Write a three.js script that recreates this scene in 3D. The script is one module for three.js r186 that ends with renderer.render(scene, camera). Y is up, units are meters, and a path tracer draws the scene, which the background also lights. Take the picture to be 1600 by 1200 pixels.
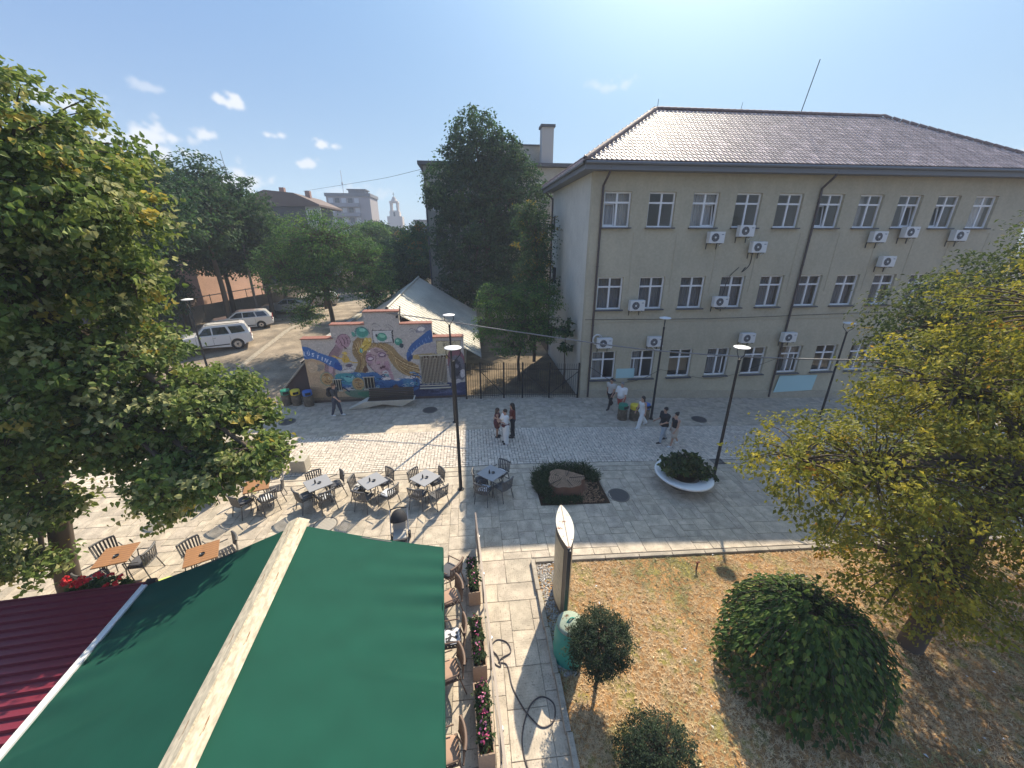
import * as THREE from 'three';
import { mergeGeometries } from 'three/addons/utils/BufferGeometryUtils.js';
import { RoundedBoxGeometry } from 'three/addons/geometries/RoundedBoxGeometry.js';

// ------------------------------------------------------------------ camera, sky, sun, exposure
const scene = new THREE.Scene();
const R = Math.PI / 180;
const camera = new THREE.PerspectiveCamera(89.81, 4 / 3, 0.1, 4000);
const YAW = 6.1 * R, PITCH = 20.9 * R;
camera.position.set(0, 8.4, 0);
camera.lookAt(Math.sin(YAW) * Math.cos(PITCH), 8.4 - Math.sin(PITCH), -Math.cos(YAW) * Math.cos(PITCH));
const renderer = new THREE.WebGLRenderer({ antialias: true });
renderer.toneMapping = THREE.LinearToneMapping;
renderer.toneMappingExposure = 1.92;
renderer.shadowMap.enabled = true;
const SUN = new THREE.Vector3(0.485 * Math.cos(44.4 * R), Math.sin(44.4 * R), -0.8745 * Math.cos(44.4 * R)).normalize();
const sun = new THREE.DirectionalLight(new THREE.Color().setRGB(1, 0.88, 0.69), 4.1);
sun.position.copy(SUN).multiplyScalar(80); sun.castShadow = true; sun.shadow.radius = 1.2;
Object.assign(sun.shadow.camera, { left: -60, right: 60, top: 60, bottom: -60, near: 1, far: 200 });
sun.shadow.mapSize.set(4096, 4096);
scene.add(sun, sun.target);

function mulberry(a) { return () => { a |= 0; a = a + 0x6D2B79F5 | 0; let t = Math.imul(a ^ a >>> 15, 1 | a); t = t + Math.imul(t ^ t >>> 7, 61 | t) ^ t; return ((t ^ t >>> 14) >>> 0) / 4294967296; }; }
const hash = (x, y, s = 0) => { let n = Math.imul(x | 0, 374761393) + Math.imul(y | 0, 668265263) + Math.imul(s, 974634777); n = Math.imul(n ^ n >>> 13, 1274126177); return ((n ^ n >>> 16) >>> 0) / 4294967296; };
function vnoise(x, y, per = 1e6, s = 0) {          // periodic value noise
  const xi = Math.floor(x), yi = Math.floor(y); let fx = x - xi, fy = y - yi;
  fx = fx * fx * (3 - 2 * fx); fy = fy * fy * (3 - 2 * fy);
  const m = v => ((v % per) + per) % per;
  const a = hash(m(xi), m(yi), s), b = hash(m(xi + 1), m(yi), s), c = hash(m(xi), m(yi + 1), s), d = hash(m(xi + 1), m(yi + 1), s);
  return a + (b - a) * fx + (c - a) * fy + (a - b - c + d) * fx * fy;
}
const fbm = (x, y, per, oct = 4, s = 0) => { let v = 0, a = 0.5, n = 0; for (let i = 0; i < oct; i++) { v += a * vnoise(x, y, per, s + i); n += a; a *= 0.5; x *= 2; y *= 2; per *= 2; } return v / n; };
const sstep = (a, b, x) => { const t = Math.min(1, Math.max(0, (x - a) / (b - a))); return t * t * (3 - 2 * t); };
const mix = (a, b, t) => a + (b - a) * t;

{ // computed clear summer sky with a few small cumulus
  const W = 2048, HH = 1024, data = new Float32Array(W * HH * 4), rnd = mulberry(11);
  // azimuth is counted from -z towards +x, in degrees; [azimuth, elevation, half width, half height, density]
  const clouds = [[-25.3, 13.2, 1.5, 0.8, 1], [-16.7, 10.0, 1.4, 0.65, 1], [-21.7, 10.5, 1.0, 0.5, 1], [-18.5, 8.0, 1.6, 0.65, 0.9], [-33.6, 8.4, 4.4, 1.9, 0.95], [-37.8, 11.0, 2.2, 1.1, 0.9], [-28.3, 9.9, 1.0, 0.5, 0.9], [17.7, 16.5, 3.2, 0.8, 0.45], [-26.4, 5.6, 3.6, 1.7, 0.9], [-32, 13.3, 2.0, 0.6, 0.45], [-14, 5.2, 4, 1.0, 0.35]];
  for (let i = 0; i < 46; i++) { const az = 50 + rnd() * 260; clouds.push([az, 5 + rnd() * 13, 1.2 + rnd() * 3.4, 0.6 + rnd() * 1.1, 0.5 + rnd() * 0.5]); }
  for (let j = 0; j < HH; j++) {
    const el = ((j + 0.5) / HH - 0.5) * Math.PI, y = Math.sin(el), ce = Math.cos(el), e = Math.max(0, el / R);
    const row = clouds.filter(c => Math.abs(e - c[1]) < c[3] * 2.2);
    for (let i = 0; i < W; i++) {
      const th = ((i + 0.5) / W - 0.5) * 2 * Math.PI, x = Math.cos(th) * ce, z = Math.sin(th) * ce;
      const ang = Math.acos(Math.min(1, Math.max(-1, x * SUN.x + y * SUN.y + z * SUN.z))) / R;
      const t = 1 - Math.exp(-e / 10), g1 = Math.exp(-ang / 8.5), g2 = Math.exp(-ang / 35);
      let r = mix(0.41, 0.100, t) + 3.2 * g1 + 0.07 * g2, g = mix(0.52, 0.168, t) + 3.3 * g1 + 0.19 * g2, b = mix(0.58, 0.365, t) + 3.2 * g1 + 0.16 * g2;
      if (row.length && el > 0) {
        const az = Math.atan2(x, -z) / R;
        for (const [ca, cl, rw, rh, dn] of row) {
          let da = az - ca; if (da > 180) da -= 360; if (da < -180) da += 360;
          const dx = da * ce / rw, dy = (e - cl) / rh; if (dx * dx + dy * dy > 4) continue;
          const n = fbm(az * 1.1 + ca * 3, e * 1.5 + 40, 1e6, 5, 3), q = 1 - Math.sqrt(dx * dx + (dy < 0 ? dy * dy * 2.2 : dy * dy));
          const k = sstep(0.0, 0.5, q * 0.8 + (n - 0.5) * 1.9) * dn * 0.85;
          r = mix(r, 0.55, k); g = mix(g, 0.56, k); b = mix(b, 0.58, k);
        }
      }
      if (el < 0) { r = 0.30; g = 0.29; b = 0.27; }
      const o = (j * W + i) * 4; data[o] = r; data[o + 1] = g; data[o + 2] = b; data[o + 3] = 1;
    }
  }
  const sky = new THREE.DataTexture(data, W, HH, THREE.RGBAFormat, THREE.FloatType);
  sky.mapping = THREE.EquirectangularReflectionMapping; sky.magFilter = sky.minFilter = THREE.LinearFilter; sky.wrapS = THREE.RepeatWrapping; sky.needsUpdate = true;
  scene.background = sky; scene.environment = sky;
}
scene.fog = new THREE.FogExp2(new THREE.Color().setRGB(0.72, 0.80, 0.92), 0.0015);

// ------------------------------------------------------------------ helpers
const used = {};
const numbered = n => { used[n] = (used[n] ?? -1) + 1; return used[n] ? `${n}_${String(used[n]).padStart(3, '0')}` : n; };
function tag(o, label, category, group, kind) { if (label) o.userData.label = label; if (category) o.userData.category = category; if (group) o.userData.group = group; if (kind) o.userData.kind = kind; return o; }
function thing(name, label, category, pos = [0, 0, 0], ry = 0, group) { const g = new THREE.Group(); g.name = numbered(name); g.position.set(...pos); g.rotation.y = ry; scene.add(g); return tag(g, label, category, group); }
function part(parent, name, geo, m) { const o = new THREE.Mesh(geo, m); o.name = name; parent.add(o); return o; }
function solo(name, geo, m, label, category, group, kind) { const o = new THREE.Mesh(geo, m); o.name = numbered(name); scene.add(o); return tag(o, label, category, group, kind); }
function setting(name, geo, m, label) { const o = new THREE.Mesh(geo, m); o.name = name; scene.add(o); return tag(o, label, null, null, 'structure'); }
function copyOf(src, name, label, pos, ry, group) { const c = src.clone(); c.name = numbered(name); c.position.set(...pos); c.rotation.y = ry; c.userData = { ...src.userData }; scene.add(c); return tag(c, label, null, group); }
const M4 = new THREE.Matrix4();
function tf(g, x = 0, y = 0, z = 0, rx = 0, ry = 0, rz = 0, s = 1) { M4.compose(new THREE.Vector3(x, y, z), new THREE.Quaternion().setFromEuler(new THREE.Euler(rx, ry, rz, 'YXZ')), Array.isArray(s) ? new THREE.Vector3(...s) : new THREE.Vector3(s, s, s)); return g.applyMatrix4(M4); }
const box = (w, h, d, x = 0, y = 0, z = 0, rx = 0, ry = 0, rz = 0) => tf(new THREE.BoxGeometry(w, h, d), x, y, z, rx, ry, rz);
const rbox = (w, h, d, r, x = 0, y = 0, z = 0, rx = 0, ry = 0, rz = 0) => tf(new RoundedBoxGeometry(w, h, d, 1, r), x, y, z, rx, ry, rz);
const cyl = (r0, r1, h, n, x = 0, y = 0, z = 0, rx = 0, ry = 0, rz = 0) => tf(new THREE.CylinderGeometry(r0, r1, h, n), x, y, z, rx, ry, rz);
function mg(list) { return mergeGeometries(list.map(g => { const q = g.index ? g.toNonIndexed() : g; for (const k of Object.keys(q.attributes)) if (!['position', 'normal', 'uv'].includes(k)) q.deleteAttribute(k); if (!q.attributes.normal) q.computeVertexNormals(); if (!q.attributes.uv) q.setAttribute('uv', new THREE.BufferAttribute(new Float32Array(q.attributes.position.count * 2), 2)); return q; })); }
const V = (x, y, z) => new THREE.Vector3(x, y, z);
function tube(pts, r, seg = 6, n = 0, r1 = r) {      // tapered tube along points
  const c = pts.length === 2 ? new THREE.LineCurve3(V(...pts[0]), V(...pts[1])) : new THREE.CatmullRomCurve3(pts.map(p => V(...p)), false, 'centripetal');
  const N = n || Math.max(1, (pts.length - 1) * 4), g = new THREE.TubeGeometry(c, N, 1, seg, false), p = g.attributes.position, C = V(0, 0, 0);
  for (let i = 0; i <= N; i++) { c.getPointAt(i / N, C); const rr = mix(r, r1, i / N); for (let j = 0; j <= seg; j++) { const k = i * (seg + 1) + j; p.setXYZ(k, C.x + (p.getX(k) - C.x) * rr, C.y + (p.getY(k) - C.y) * rr, C.z + (p.getZ(k) - C.z) * rr); } }
  return g;
}
function polyTube(pts, r, seg = 6) { const l = []; for (let i = 0; i < pts.length - 1; i++) l.push(tube([pts[i], pts[i + 1]], r, seg)); for (let i = 1; i < pts.length - 1; i++) l.push(tf(new THREE.IcosahedronGeometry(r * 1.03, 1), ...pts[i])); return mg(l); }
function boxUV(g, s = 1, ox = 0, oy = 0) { // uv in metres from the dominant axis of the face
  const q = g.index ? g.toNonIndexed() : g, p = q.attributes.position, uv = new Float32Array(p.count * 2), a = V(0, 0, 0), b = V(0, 0, 0), c = V(0, 0, 0);
  for (let i = 0; i < p.count; i += 3) {
    a.fromBufferAttribute(p, i); b.fromBufferAttribute(p, i + 1).sub(a); c.fromBufferAttribute(p, i + 2).sub(a); b.cross(c);
    const x = Math.abs(b.x), y = Math.abs(b.y), z = Math.abs(b.z);
    for (let k = 0; k < 3; k++) { const j = i + k, X = p.getX(j), Y = p.getY(j), Z = p.getZ(j); const w = y >= x && y >= z ? [X, Z] : x > z ? [Z, Y] : [X, Y]; uv[j * 2] = w[0] * s + ox; uv[j * 2 + 1] = w[1] * s + oy; }
  }
  q.setAttribute('uv', new THREE.BufferAttribute(uv, 2)); return q;
}
function tex(n, fn, srgb = true) {                   // n x n tileable texture, fn(u, v) -> [r, g, b] in 0..1
  const d = new Uint8Array(n * n * 4);
  for (let j = 0; j < n; j++) for (let i = 0; i < n; i++) { const c = fn(i / n, j / n), o = (j * n + i) * 4; for (let k = 0; k < 3; k++) d[o + k] = Math.max(0, Math.min(255, (c.length ? c[k] : c) * 255)); d[o + 3] = 255; }
  const t = new THREE.DataTexture(d, n, n); t.wrapS = t.wrapT = THREE.RepeatWrapping; t.magFilter = THREE.LinearFilter; t.minFilter = THREE.LinearMipmapLinearFilter; t.generateMipmaps = true; if (srgb) t.colorSpace = THREE.SRGBColorSpace; t.needsUpdate = true; return t;
}
const rgb = (r, g, b) => new THREE.Color().setRGB(r, g, b);
const mat = (r, g, b, rough = 0.8, o = {}) => new THREE.MeshStandardMaterial({ color: rgb(r, g, b), roughness: rough, side: THREE.DoubleSide, ...o });
const phys = (r, g, b, rough = 0.8, o = {}) => new THREE.MeshPhysicalMaterial({ color: rgb(r, g, b), roughness: rough, side: THREE.DoubleSide, ...o });

// ------------------------------------------------------------------ terrain: level on the left, falling gently to the right, rising behind the painted house
function terrain(x, z) {
  const t = Math.min(x, 34) - 1.5;
  let y = -0.045 * 0.5 * (t + Math.sqrt(t * t + 1));
  const back = Math.min(1, Math.max(0, (-20.4 - z) / 12.6)), w = sstep(-1, -9, x);
  return y + 1.25 * back * w;
}
function sheet(xs, zs, dy = 0, uvs = 1) {
  const p = [], uv = [], ix = [];
  for (const z of zs) for (const x of xs) { p.push(x, terrain(x, z) + dy, z); uv.push(x * uvs, z * uvs); }
  const n = xs.length; for (let j = 0; j < zs.length - 1; j++) for (let i = 0; i < n - 1; i++) { const a = j * n + i; ix.push(a, a + n, a + 1, a + 1, a + n, a + n + 1); }
  const g = new THREE.BufferGeometry(); g.setAttribute('position', new THREE.Float32BufferAttribute(p, 3)); g.setAttribute('uv', new THREE.Float32BufferAttribute(uv, 2)); g.setIndex(ix); g.computeVertexNormals(); return g;
}
const range = (a, b, s) => { const l = [], n = Math.max(1, Math.round((b - a) / s)); for (let i = 0; i <= n; i++) l.push(a + (b - a) * i / n); return l; };
function drape(g, dy = 0) { const p = g.attributes.position; for (let i = 0; i < p.count; i++) p.setY(i, p.getY(i) + terrain(p.getX(i), p.getZ(i)) + dy); return g; }

// ------------------------------------------------------------------ textures and shared materials
const TX = {
  stone: tex(512, (u, v) => { const s = fbm(u * 2, v * 48, 2, 3, 1), f = fbm(u * 64, v * 64, 64, 3, 5), w = fbm(u * 6, v * 6, 6, 4, 9), pit = fbm(u * 40, v * 40, 40, 2, 21) > 0.78 ? 0.14 : 0; const k = 0.78 + 0.10 * (s - 0.5) + 0.12 * (f - 0.5) + 0.26 * (w - 0.5) - pit; return [k, k * 0.975, k * 0.94]; }),
  plaster: tex(512, (u, v) => { const k = 0.86 + 0.10 * (fbm(u * 60, v * 60, 60, 3, 2) - 0.5) + 0.12 * (fbm(u * 5, v * 5, 5, 5, 7) - 0.5); return [k, k, k * 0.99]; }),
  facade: tex(1024, (u, v) => { const k = 0.86 + 0.07 * (fbm(u * 90, v * 90, 90, 3, 2) - 0.5) + 0.09 * (fbm(u * 6, v * 6, 6, 5, 7) - 0.5) + 0.05 * (fbm(u * 24, v * 3, 3, 4, 19) - 0.5); return [k, k * 0.995, k * 0.975]; }),
  asphalt: tex(512, (u, v) => { const f = vnoise(u * 256, v * 256, 256, 4), w = fbm(u * 5, v * 5, 5, 5, 8); const k = 0.62 + 0.28 * (f - 0.5) + 0.42 * (w - 0.5); return [k * 1.02, k * 0.98, k * 0.92]; }),
  soil: tex(1024, (u, v) => { const w = fbm(u * 5, v * 5, 5, 5, 3), f = fbm(u * 80, v * 80, 80, 3, 6), s = vnoise(u * 300, v * 300, 300, 9), gr = sstep(0.56, 0.70, fbm(u * 8, v * 8, 8, 4, 31)); let k = 0.52 + 0.30 * (w - 0.5) + 0.34 * (f - 0.5) + 0.22 * (s - 0.5); return [k * mix(1.14, 0.95, gr), k * mix(0.93, 0.93, gr), k * mix(0.68, 0.58, gr)]; }),
  fine: tex(256, (u, v) => { const k = 0.5 + 0.6 * (fbm(u * 32, v * 32, 32, 4, 12) - 0.5); return [k, k, k]; }, false),
  weave: tex(256, (u, v) => { const k = 0.88 + 0.05 * Math.sin(u * 2 * Math.PI * 64) * Math.sin(v * 2 * Math.PI * 64) + 0.10 * (fbm(u * 4, v * 4, 4, 5, 14) - 0.5); return [k, k, k]; }),
  wood: tex(256, (u, v) => { const k = 0.72 + 0.34 * (fbm(u * 3 + 0.3 * fbm(u * 4, v * 4, 4, 2, 2), v * 40, 4, 4, 17) - 0.5) + 0.1 * (vnoise(u * 20, v * 128, 20, 4) - 0.5); return [k, k * 0.93, k * 0.84]; }),
  rust: tex(512, (u, v) => { const w = fbm(u * 7, v * 7, 7, 5, 22), f = fbm(u * 50, v * 50, 50, 3, 23), k = sstep(0.60, 0.70, w * 0.75 + f * 0.25), s = 0.86 + 0.16 * (f - 0.5); return [mix(s, 0.50, k), mix(s * 0.98, 0.28, k), mix(s * 0.92, 0.18, k)]; }),
  peel: tex(512, (u, v) => { const w = fbm(u * 14, v * 2, 2, 5, 52), f = fbm(u * 50, v * 16, 16, 3, 53), k = sstep(0.66, 0.70, w), g = 0.86 + 0.3 * (f - 0.5) + 0.16 * (w - 0.5); return [mix(g, 0.52, k * 0.8), mix(g * 0.97, 0.36, k * 0.8), mix(g * 0.90, 0.24, k * 0.8)]; }),
  sheetmetal: tex(512, (u, v) => { const w = fbm(u * 6, v * 3, 6, 5, 41), f = fbm(u * 40, v * 40, 40, 3, 43), k = 0.84 + 0.24 * (w - 0.5) + 0.1 * (f - 0.5); return [k, k * 0.985, k * 0.95]; }),
};
const MT = {
  slab: [[0.82, 0.73, 0.60], [0.77, 0.69, 0.58], [0.86, 0.77, 0.64], [0.73, 0.66, 0.55], [0.79, 0.705, 0.60]].map(c => mat(...c, 0.78, { map: TX.stone, bumpMap: TX.fine, bumpScale: 0.001 })),
  joint: mat(0.31, 0.27, 0.22, 0.95), kerb: mat(0.62, 0.57, 0.49, 0.85, { map: TX.stone }),
  dark: mat(0.035, 0.036, 0.04, 0.5, { metalness: 0.4 }), blackIron: mat(0.018, 0.017, 0.018, 0.55, { metalness: 0.3 }),
  chair: mat(0.105, 0.100, 0.098, 0.5), chairWood: mat(0.16, 0.10, 0.07, 0.6), tableGrey: mat(0.30, 0.30, 0.31, 0.45), tableWood: mat(0.62, 0.36, 0.19, 0.5, { map: TX.wood }),
  white: mat(0.78, 0.77, 0.74, 0.5), pvc: mat(0.80, 0.80, 0.79, 0.35), concrete: mat(0.62, 0.56, 0.46, 0.85, { map: TX.plaster }),
  glass: phys(1, 1, 1, 0.02, { transmission: 1, thickness: 0, ior: 1.5 }),
  bark: mat(0.10, 0.075, 0.055, 0.95, { bumpMap: TX.fine, bumpScale: 0.01 }), soil: mat(0.11, 0.075, 0.05, 1, { map: TX.soil }),
  skinA: mat(0.50, 0.30, 0.21, 0.6), skinB: mat(0.42, 0.24, 0.16, 0.6),
};
const leafMat = new THREE.MeshPhysicalMaterial({ color: 0xffffff, vertexColors: true, roughness: 0.85, specularIntensity: 0.35, transmission: 0.5, thickness: 0, side: THREE.DoubleSide });

// ------------------------------------------------------------------ foliage
class Leaves {
  constructor() { this.p = []; this.c = []; this.i = []; this.n = 0; }
  add(pos, nrm, axis, len, wid, col, heart) {
    const a = axis, b = V(0, 0, 0).crossVectors(nrm, a).normalize(), f = wid * 0.22, P = this.p;
    const put = (s, t, u) => P.push(pos.x + a.x * s + b.x * t + nrm.x * u, pos.y + a.y * s + b.y * t + nrm.y * u, pos.z + a.z * s + b.z * t + nrm.z * u);
    const o = this.n;
    if (heart) { put(0, 0, 0); put(len * 0.12, -wid * 0.46, f); put(len * 0.5, -wid * 0.44, f); put(len, 0, -f * 0.7); put(len * 0.5, wid * 0.44, f); put(len * 0.12, wid * 0.46, f); this.i.push(o, o + 1, o + 2, o, o + 2, o + 3, o, o + 3, o + 4, o, o + 4, o + 5); this.n += 6; for (let k = 0; k < 6; k++) this.c.push(...col); }
    else { put(0, 0, 0); put(len * 0.42, -wid * 0.5, f); put(len, 0, 0); put(len * 0.42, wid * 0.5, f); this.i.push(o, o + 1, o + 2, o, o + 2, o + 3); this.n += 4; for (let k = 0; k < 4; k++) this.c.push(...col); }
  }
  geo() { const g = new THREE.BufferGeometry(); g.setAttribute('position', new THREE.Float32BufferAttribute(this.p, 3)); g.setAttribute('color', new THREE.Float32BufferAttribute(this.c, 3)); g.setIndex(this.i); return g; }
}
const gauss = r => (r() + r() + r() + r() - 2) * 0.87;
const pick = (r, pal) => { let t = r() * pal.reduce((s, c) => s + (c[3] ?? 1), 0); for (const c of pal) { t -= c[3] ?? 1; if (t <= 0) return c; } return pal[0]; };
function unit(r) { const z = r() * 2 - 1, t = r() * 6.2832, q = Math.sqrt(1 - z * z); return V(q * Math.cos(t), z, q * Math.sin(t)); }
// lobes: [cx, cy, cz, rx, ry, rz, clumps]; o: { leaf, wid, per, cr, pal, heart, droop, shell }
function foliage(L, lobes, o, r, tips) {
  const nrm = V(0, 0, 0), ax = V(0, 0, 0), p = V(0, 0, 0);
  for (const [cx, cy, cz, rx, ry, rz, n] of lobes) for (let k = 0; k < n; k++) {
    const d = unit(r), q = Math.pow(r(), o.shell ?? 0.42), c = V(cx + d.x * rx * q, cy + d.y * ry * q, cz + d.z * rz * q);
    if (o.floor !== undefined && c.y < o.floor) continue;
    if (o.keep && !o.keep(c)) continue;
    if (tips) tips.push([c, [cx, cy, cz], q]);
    const base = pick(r, o.pal), cr = o.cr * (0.6 + 0.8 * r()), per = Math.round(o.per * (0.6 + 0.8 * r()));
    const lean = unit(r).multiplyScalar(0.5).addScaledVector(d, 0.55); lean.y += 0.55;
    for (let j = 0; j < per; j++) {
      p.set(c.x + gauss(r) * cr, c.y + gauss(r) * cr * (o.flat ?? 0.55), c.z + gauss(r) * cr);
      nrm.copy(lean).addScaledVector(unit(r), o.mess ?? 0.75).normalize();
      ax.copy(unit(r)).addScaledVector(d, 0.5); ax.y -= o.droop ?? 0.35; ax.addScaledVector(nrm, -ax.dot(nrm)).normalize();
      const s = o.leaf * (0.65 + 0.6 * r()), v = 0.75 + 0.5 * r(), col = r() < 0.14 ? pick(r, o.pal) : base;
      L.add(p, nrm, ax, s, s * (o.wid ?? 0.62), [col[0] * v, col[1] * v, col[2] * v], o.heart);
    }
  }
}
function limbs(trunk, lobes, tips, r, r0, share = 0.35, tipR = 0.012) { // trunk: points, branches to lobes, twigs to clumps
  const l = [tube(trunk, r0, 10, 14, r0 * 0.45)], top = trunk[trunk.length - 1], fork = trunk[Math.max(0, trunk.length - 2)];
  for (const [cx, cy, cz, rx, ry, rz] of lobes) { const s = V(...fork).lerp(V(...top), r()); const m = s.clone().lerp(V(cx, cy, cz), 0.5); m.x += gauss(r) * 0.25; m.z += gauss(r) * 0.25; m.y += 0.15 * ry; l.push(tube([[s.x, s.y, s.z], [m.x, m.y, m.z], [cx, cy, cz]], r0 * 0.42, 6, 6, r0 * 0.16)); }
  for (const [c, o, q] of tips) if (r() < share && q > 0.4) { const a = V(...o), m = a.clone().lerp(c, 0.55); m.y += 0.12; m.x += gauss(r) * 0.12; l.push(tube([[a.x, a.y, a.z], [m.x, m.y, m.z], [c.x, c.y, c.z]], tipR * 2.4, 4, 4, tipR * 0.5)); }
  return mg(l);
}
function plantTree(name, label, category, pos, trunk, lobes, o, seed, group) { // all in the tree's own frame
  const r = mulberry(seed), t = thing(name, label, category, pos, 0, group), L = new Leaves(), tips = [];
  foliage(L, lobes, o, r, tips);
  part(t, 'trunk', limbs(trunk, lobes, tips, r, o.r0 ?? 0.18, o.twigs ?? 0.35, o.tipR), MT.bark);
  part(t, 'crown', L.geo(), leafMat);
  return t;
}
function scatter(name, geo, m, n, place, label, parent) { // uncountable stuff as one InstancedMesh
  const o = new THREE.InstancedMesh(geo, m, n), q = new THREE.Object3D(), c = new THREE.Color();
  for (let i = 0; i < n; i++) { const col = place(i, q); q.updateMatrix(); o.setMatrixAt(i, q.matrix); if (col) o.setColorAt(i, c.setRGB(...col)); }
  o.name = parent ? name : numbered(name); (parent ?? scene).add(o); o.userData.kind = 'stuff'; if (label) o.userData.label = label; return o;
}
// ------------------------------------------------------------------ ground, pavements, lawn
const far = [-1600, -700, -320, -160, -90, -64], farR = far.map(v => -v).reverse();
setting('ground', sheet([...far, ...range(-48, 48, 1.5), ...farR], [...far, ...range(-62, 12, 1.5), 64, 200, 800], -0.08, 0.2), mat(0.13, 0.115, 0.09, 1, { map: TX.soil }));
camera.updateMatrixWorld(true); camera.updateProjectionMatrix();
const seen = (x, y, z, m = 1.02) => { const p = V(x, y, z).project(camera); return Math.abs(p.x) < m && Math.abs(p.y) < m && p.z < 1; };
function slabGeo(x0, x1, z0, z1, y0, y1, turn, ox, oz) { // top and four sides, draped on the terrain, with a small chamfer
  const c = 0.006, g = new THREE.BufferGeometry(), P = [], U = [], I = [];
  const ring = (e, y) => [[x0 + e, z0 + e], [x1 - e, z0 + e], [x1 - e, z1 - e], [x0 + e, z1 - e]].map(([x, z]) => { P.push(x, terrain(x, z) + y, z); const u = (x + ox) * 0.8, v = (z + oz) * 0.8; U.push(turn ? v : u, turn ? u : v); return P.length / 3 - 1; });
  const face = (a, b, q, d) => I.push(a, q, b, a, d, q);
  const t = ring(c, y1); face(...t); const m1 = ring(c, y1), m2 = ring(0, y1 - c), b1 = ring(0, y1 - c), b2 = ring(0, y0);
  for (let k = 0; k < 4; k++) { const n = (k + 1) % 4; face(m2[k], m2[n], m1[n], m1[k]); face(b2[k], b2[n], b1[n], b1[k]); }
  g.setAttribute('position', new THREE.Float32BufferAttribute(P, 3)); g.setAttribute('uv', new THREE.Float32BufferAttribute(U, 2)); g.setIndex(I); g.computeVertexNormals(); return g;
}
function layPaving(parent, rects, seed, maxParts, gap = 0.005) {
  const r = mulberry(seed), parts = [], rest = [[], [], [], [], []];
  const list = rects.map(q => { const cx = (q[0] + q[1]) / 2, cz = (q[2] + q[3]) / 2, y = terrain(cx, cz); return { q, s: seen(cx, y, cz) ? Math.sqrt((q[1] - q[0]) * (q[3] - q[2])) / Math.hypot(cx, 8.4 - y, cz) : 0 }; }).sort((a, b) => b.s - a.s);
  list.forEach(({ q, s }, k) => {
    const m = Math.floor(r() * 5), y1 = 0.02 + (r() - 0.5) * 0.004, g = slabGeo(q[0] + gap, q[1] - gap, q[2] + gap, q[3] - gap, 0.002, y1, r() < 0.5, r() * 9, r() * 9);
    if (k < maxParts && s > 0) part(parent, 'paving_slab', g, MT.slab[m]); else rest[m].push(g);
  });
  rest.forEach((l, m) => { if (l.length) { const o = part(parent, 'distant_slabs', mg(l), MT.slab[m]); o.userData.kind = 'stuff'; } });
}
{ // cafe terrace and near pavement: random ashlar on a 0.3 m module
  const C = 0.26, X0 = -18.06, X1 = 24.06, Z0 = -12.4, Z1 = -0.7, nx = Math.round((X1 - X0) / C), nz = Math.round((Z1 - Z0) / C), full = new Uint8Array(nx * nz), r = mulberry(5);
  const open = (x, z) => !(x > 1.38 && z > -8.12) && !(x > 2.1 && x < 4.5 && z > -12.4 && z < -10.45) && !(z > -3 && x < -0.9);
  for (let j = 0; j < nz; j++) for (let i = 0; i < nx; i++) if (!open(X0 + (i + 0.5) * C, Z0 + (j + 0.5) * C)) full[j * nx + i] = 1;
  const sizes = [[3, 3, 5], [2, 3, 4], [3, 2, 4], [2, 2, 3], [1, 3, 1.5], [3, 1, 2], [2, 1, 3], [1, 2, 2], [4, 2, 1]], rects = [];
  for (let j = 0; j < nz; j++) for (let i = 0; i < nx; i++) {
    if (full[j * nx + i]) continue;
    const ok = sizes.filter(([w, h]) => { if (i + w > nx || j + h > nz) return false; for (let b = 0; b < h; b++) for (let a = 0; a < w; a++) if (full[(j + b) * nx + i + a]) return false; return true; });
    let w = 1, h = 1; if (ok.length) { let t = r() * ok.reduce((s, q) => s + q[2], 0); for (const q of ok) { t -= q[2]; if (t <= 0) { [w, h] = q; break; } } }
    for (let b = 0; b < h; b++) for (let a = 0; a < w; a++) full[(j + b) * nx + i + a] = 1;
    rects.push([X0 + i * C, X0 + (i + w) * C, Z0 + j * C, Z0 + (j + h) * C]);
  }
  const base = setting('terrace_pavement', sheet(range(-26, 30, 1), range(-13.05, -0.5, 1), 0.0), MT.joint, 'beige stone slab terrace between the cobbles and the lawn');
  layPaving(base, rects, 21, 300);
  const band = []; for (let x = -22; x < 26;) { const w = 0.9 + 0.5 * r(); band.push([x, x + w, -12.72, -12.42]); x += w; } for (let x = -22; x < 26;) { const w = 0.9 + 0.5 * r(); band.push([x, x + w, -13.02, -12.74]); x += w; }
  const edge = setting('border_stones', sheet(range(-22, 26, 1), [-13.02, -12.42], 0.001), MT.joint, 'double row of long pale border stones beside the cobbles');
  layPaving(edge, band, 22, 90);
}
{ // far pavement along the buildings, smaller slabs in rows
  const r = mulberry(8), rects = [];
  for (let k = 0, z = -20.35; k < 9; k++) { const d = 0.47; for (let x = -20 + r() * 0.5; x < 30;) { const w = 0.45 + 0.55 * r(); rects.push([x, x + w, z, z + d]); x += w; } z += d; }
  const base = setting('far_pavement', sheet(range(-20.5, 31, 1), range(-20.4, -16.1, 1), 0.0), MT.joint, 'grey stone pavement in front of the buildings');
  layPaving(base, rects, 23, 120);
}
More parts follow.
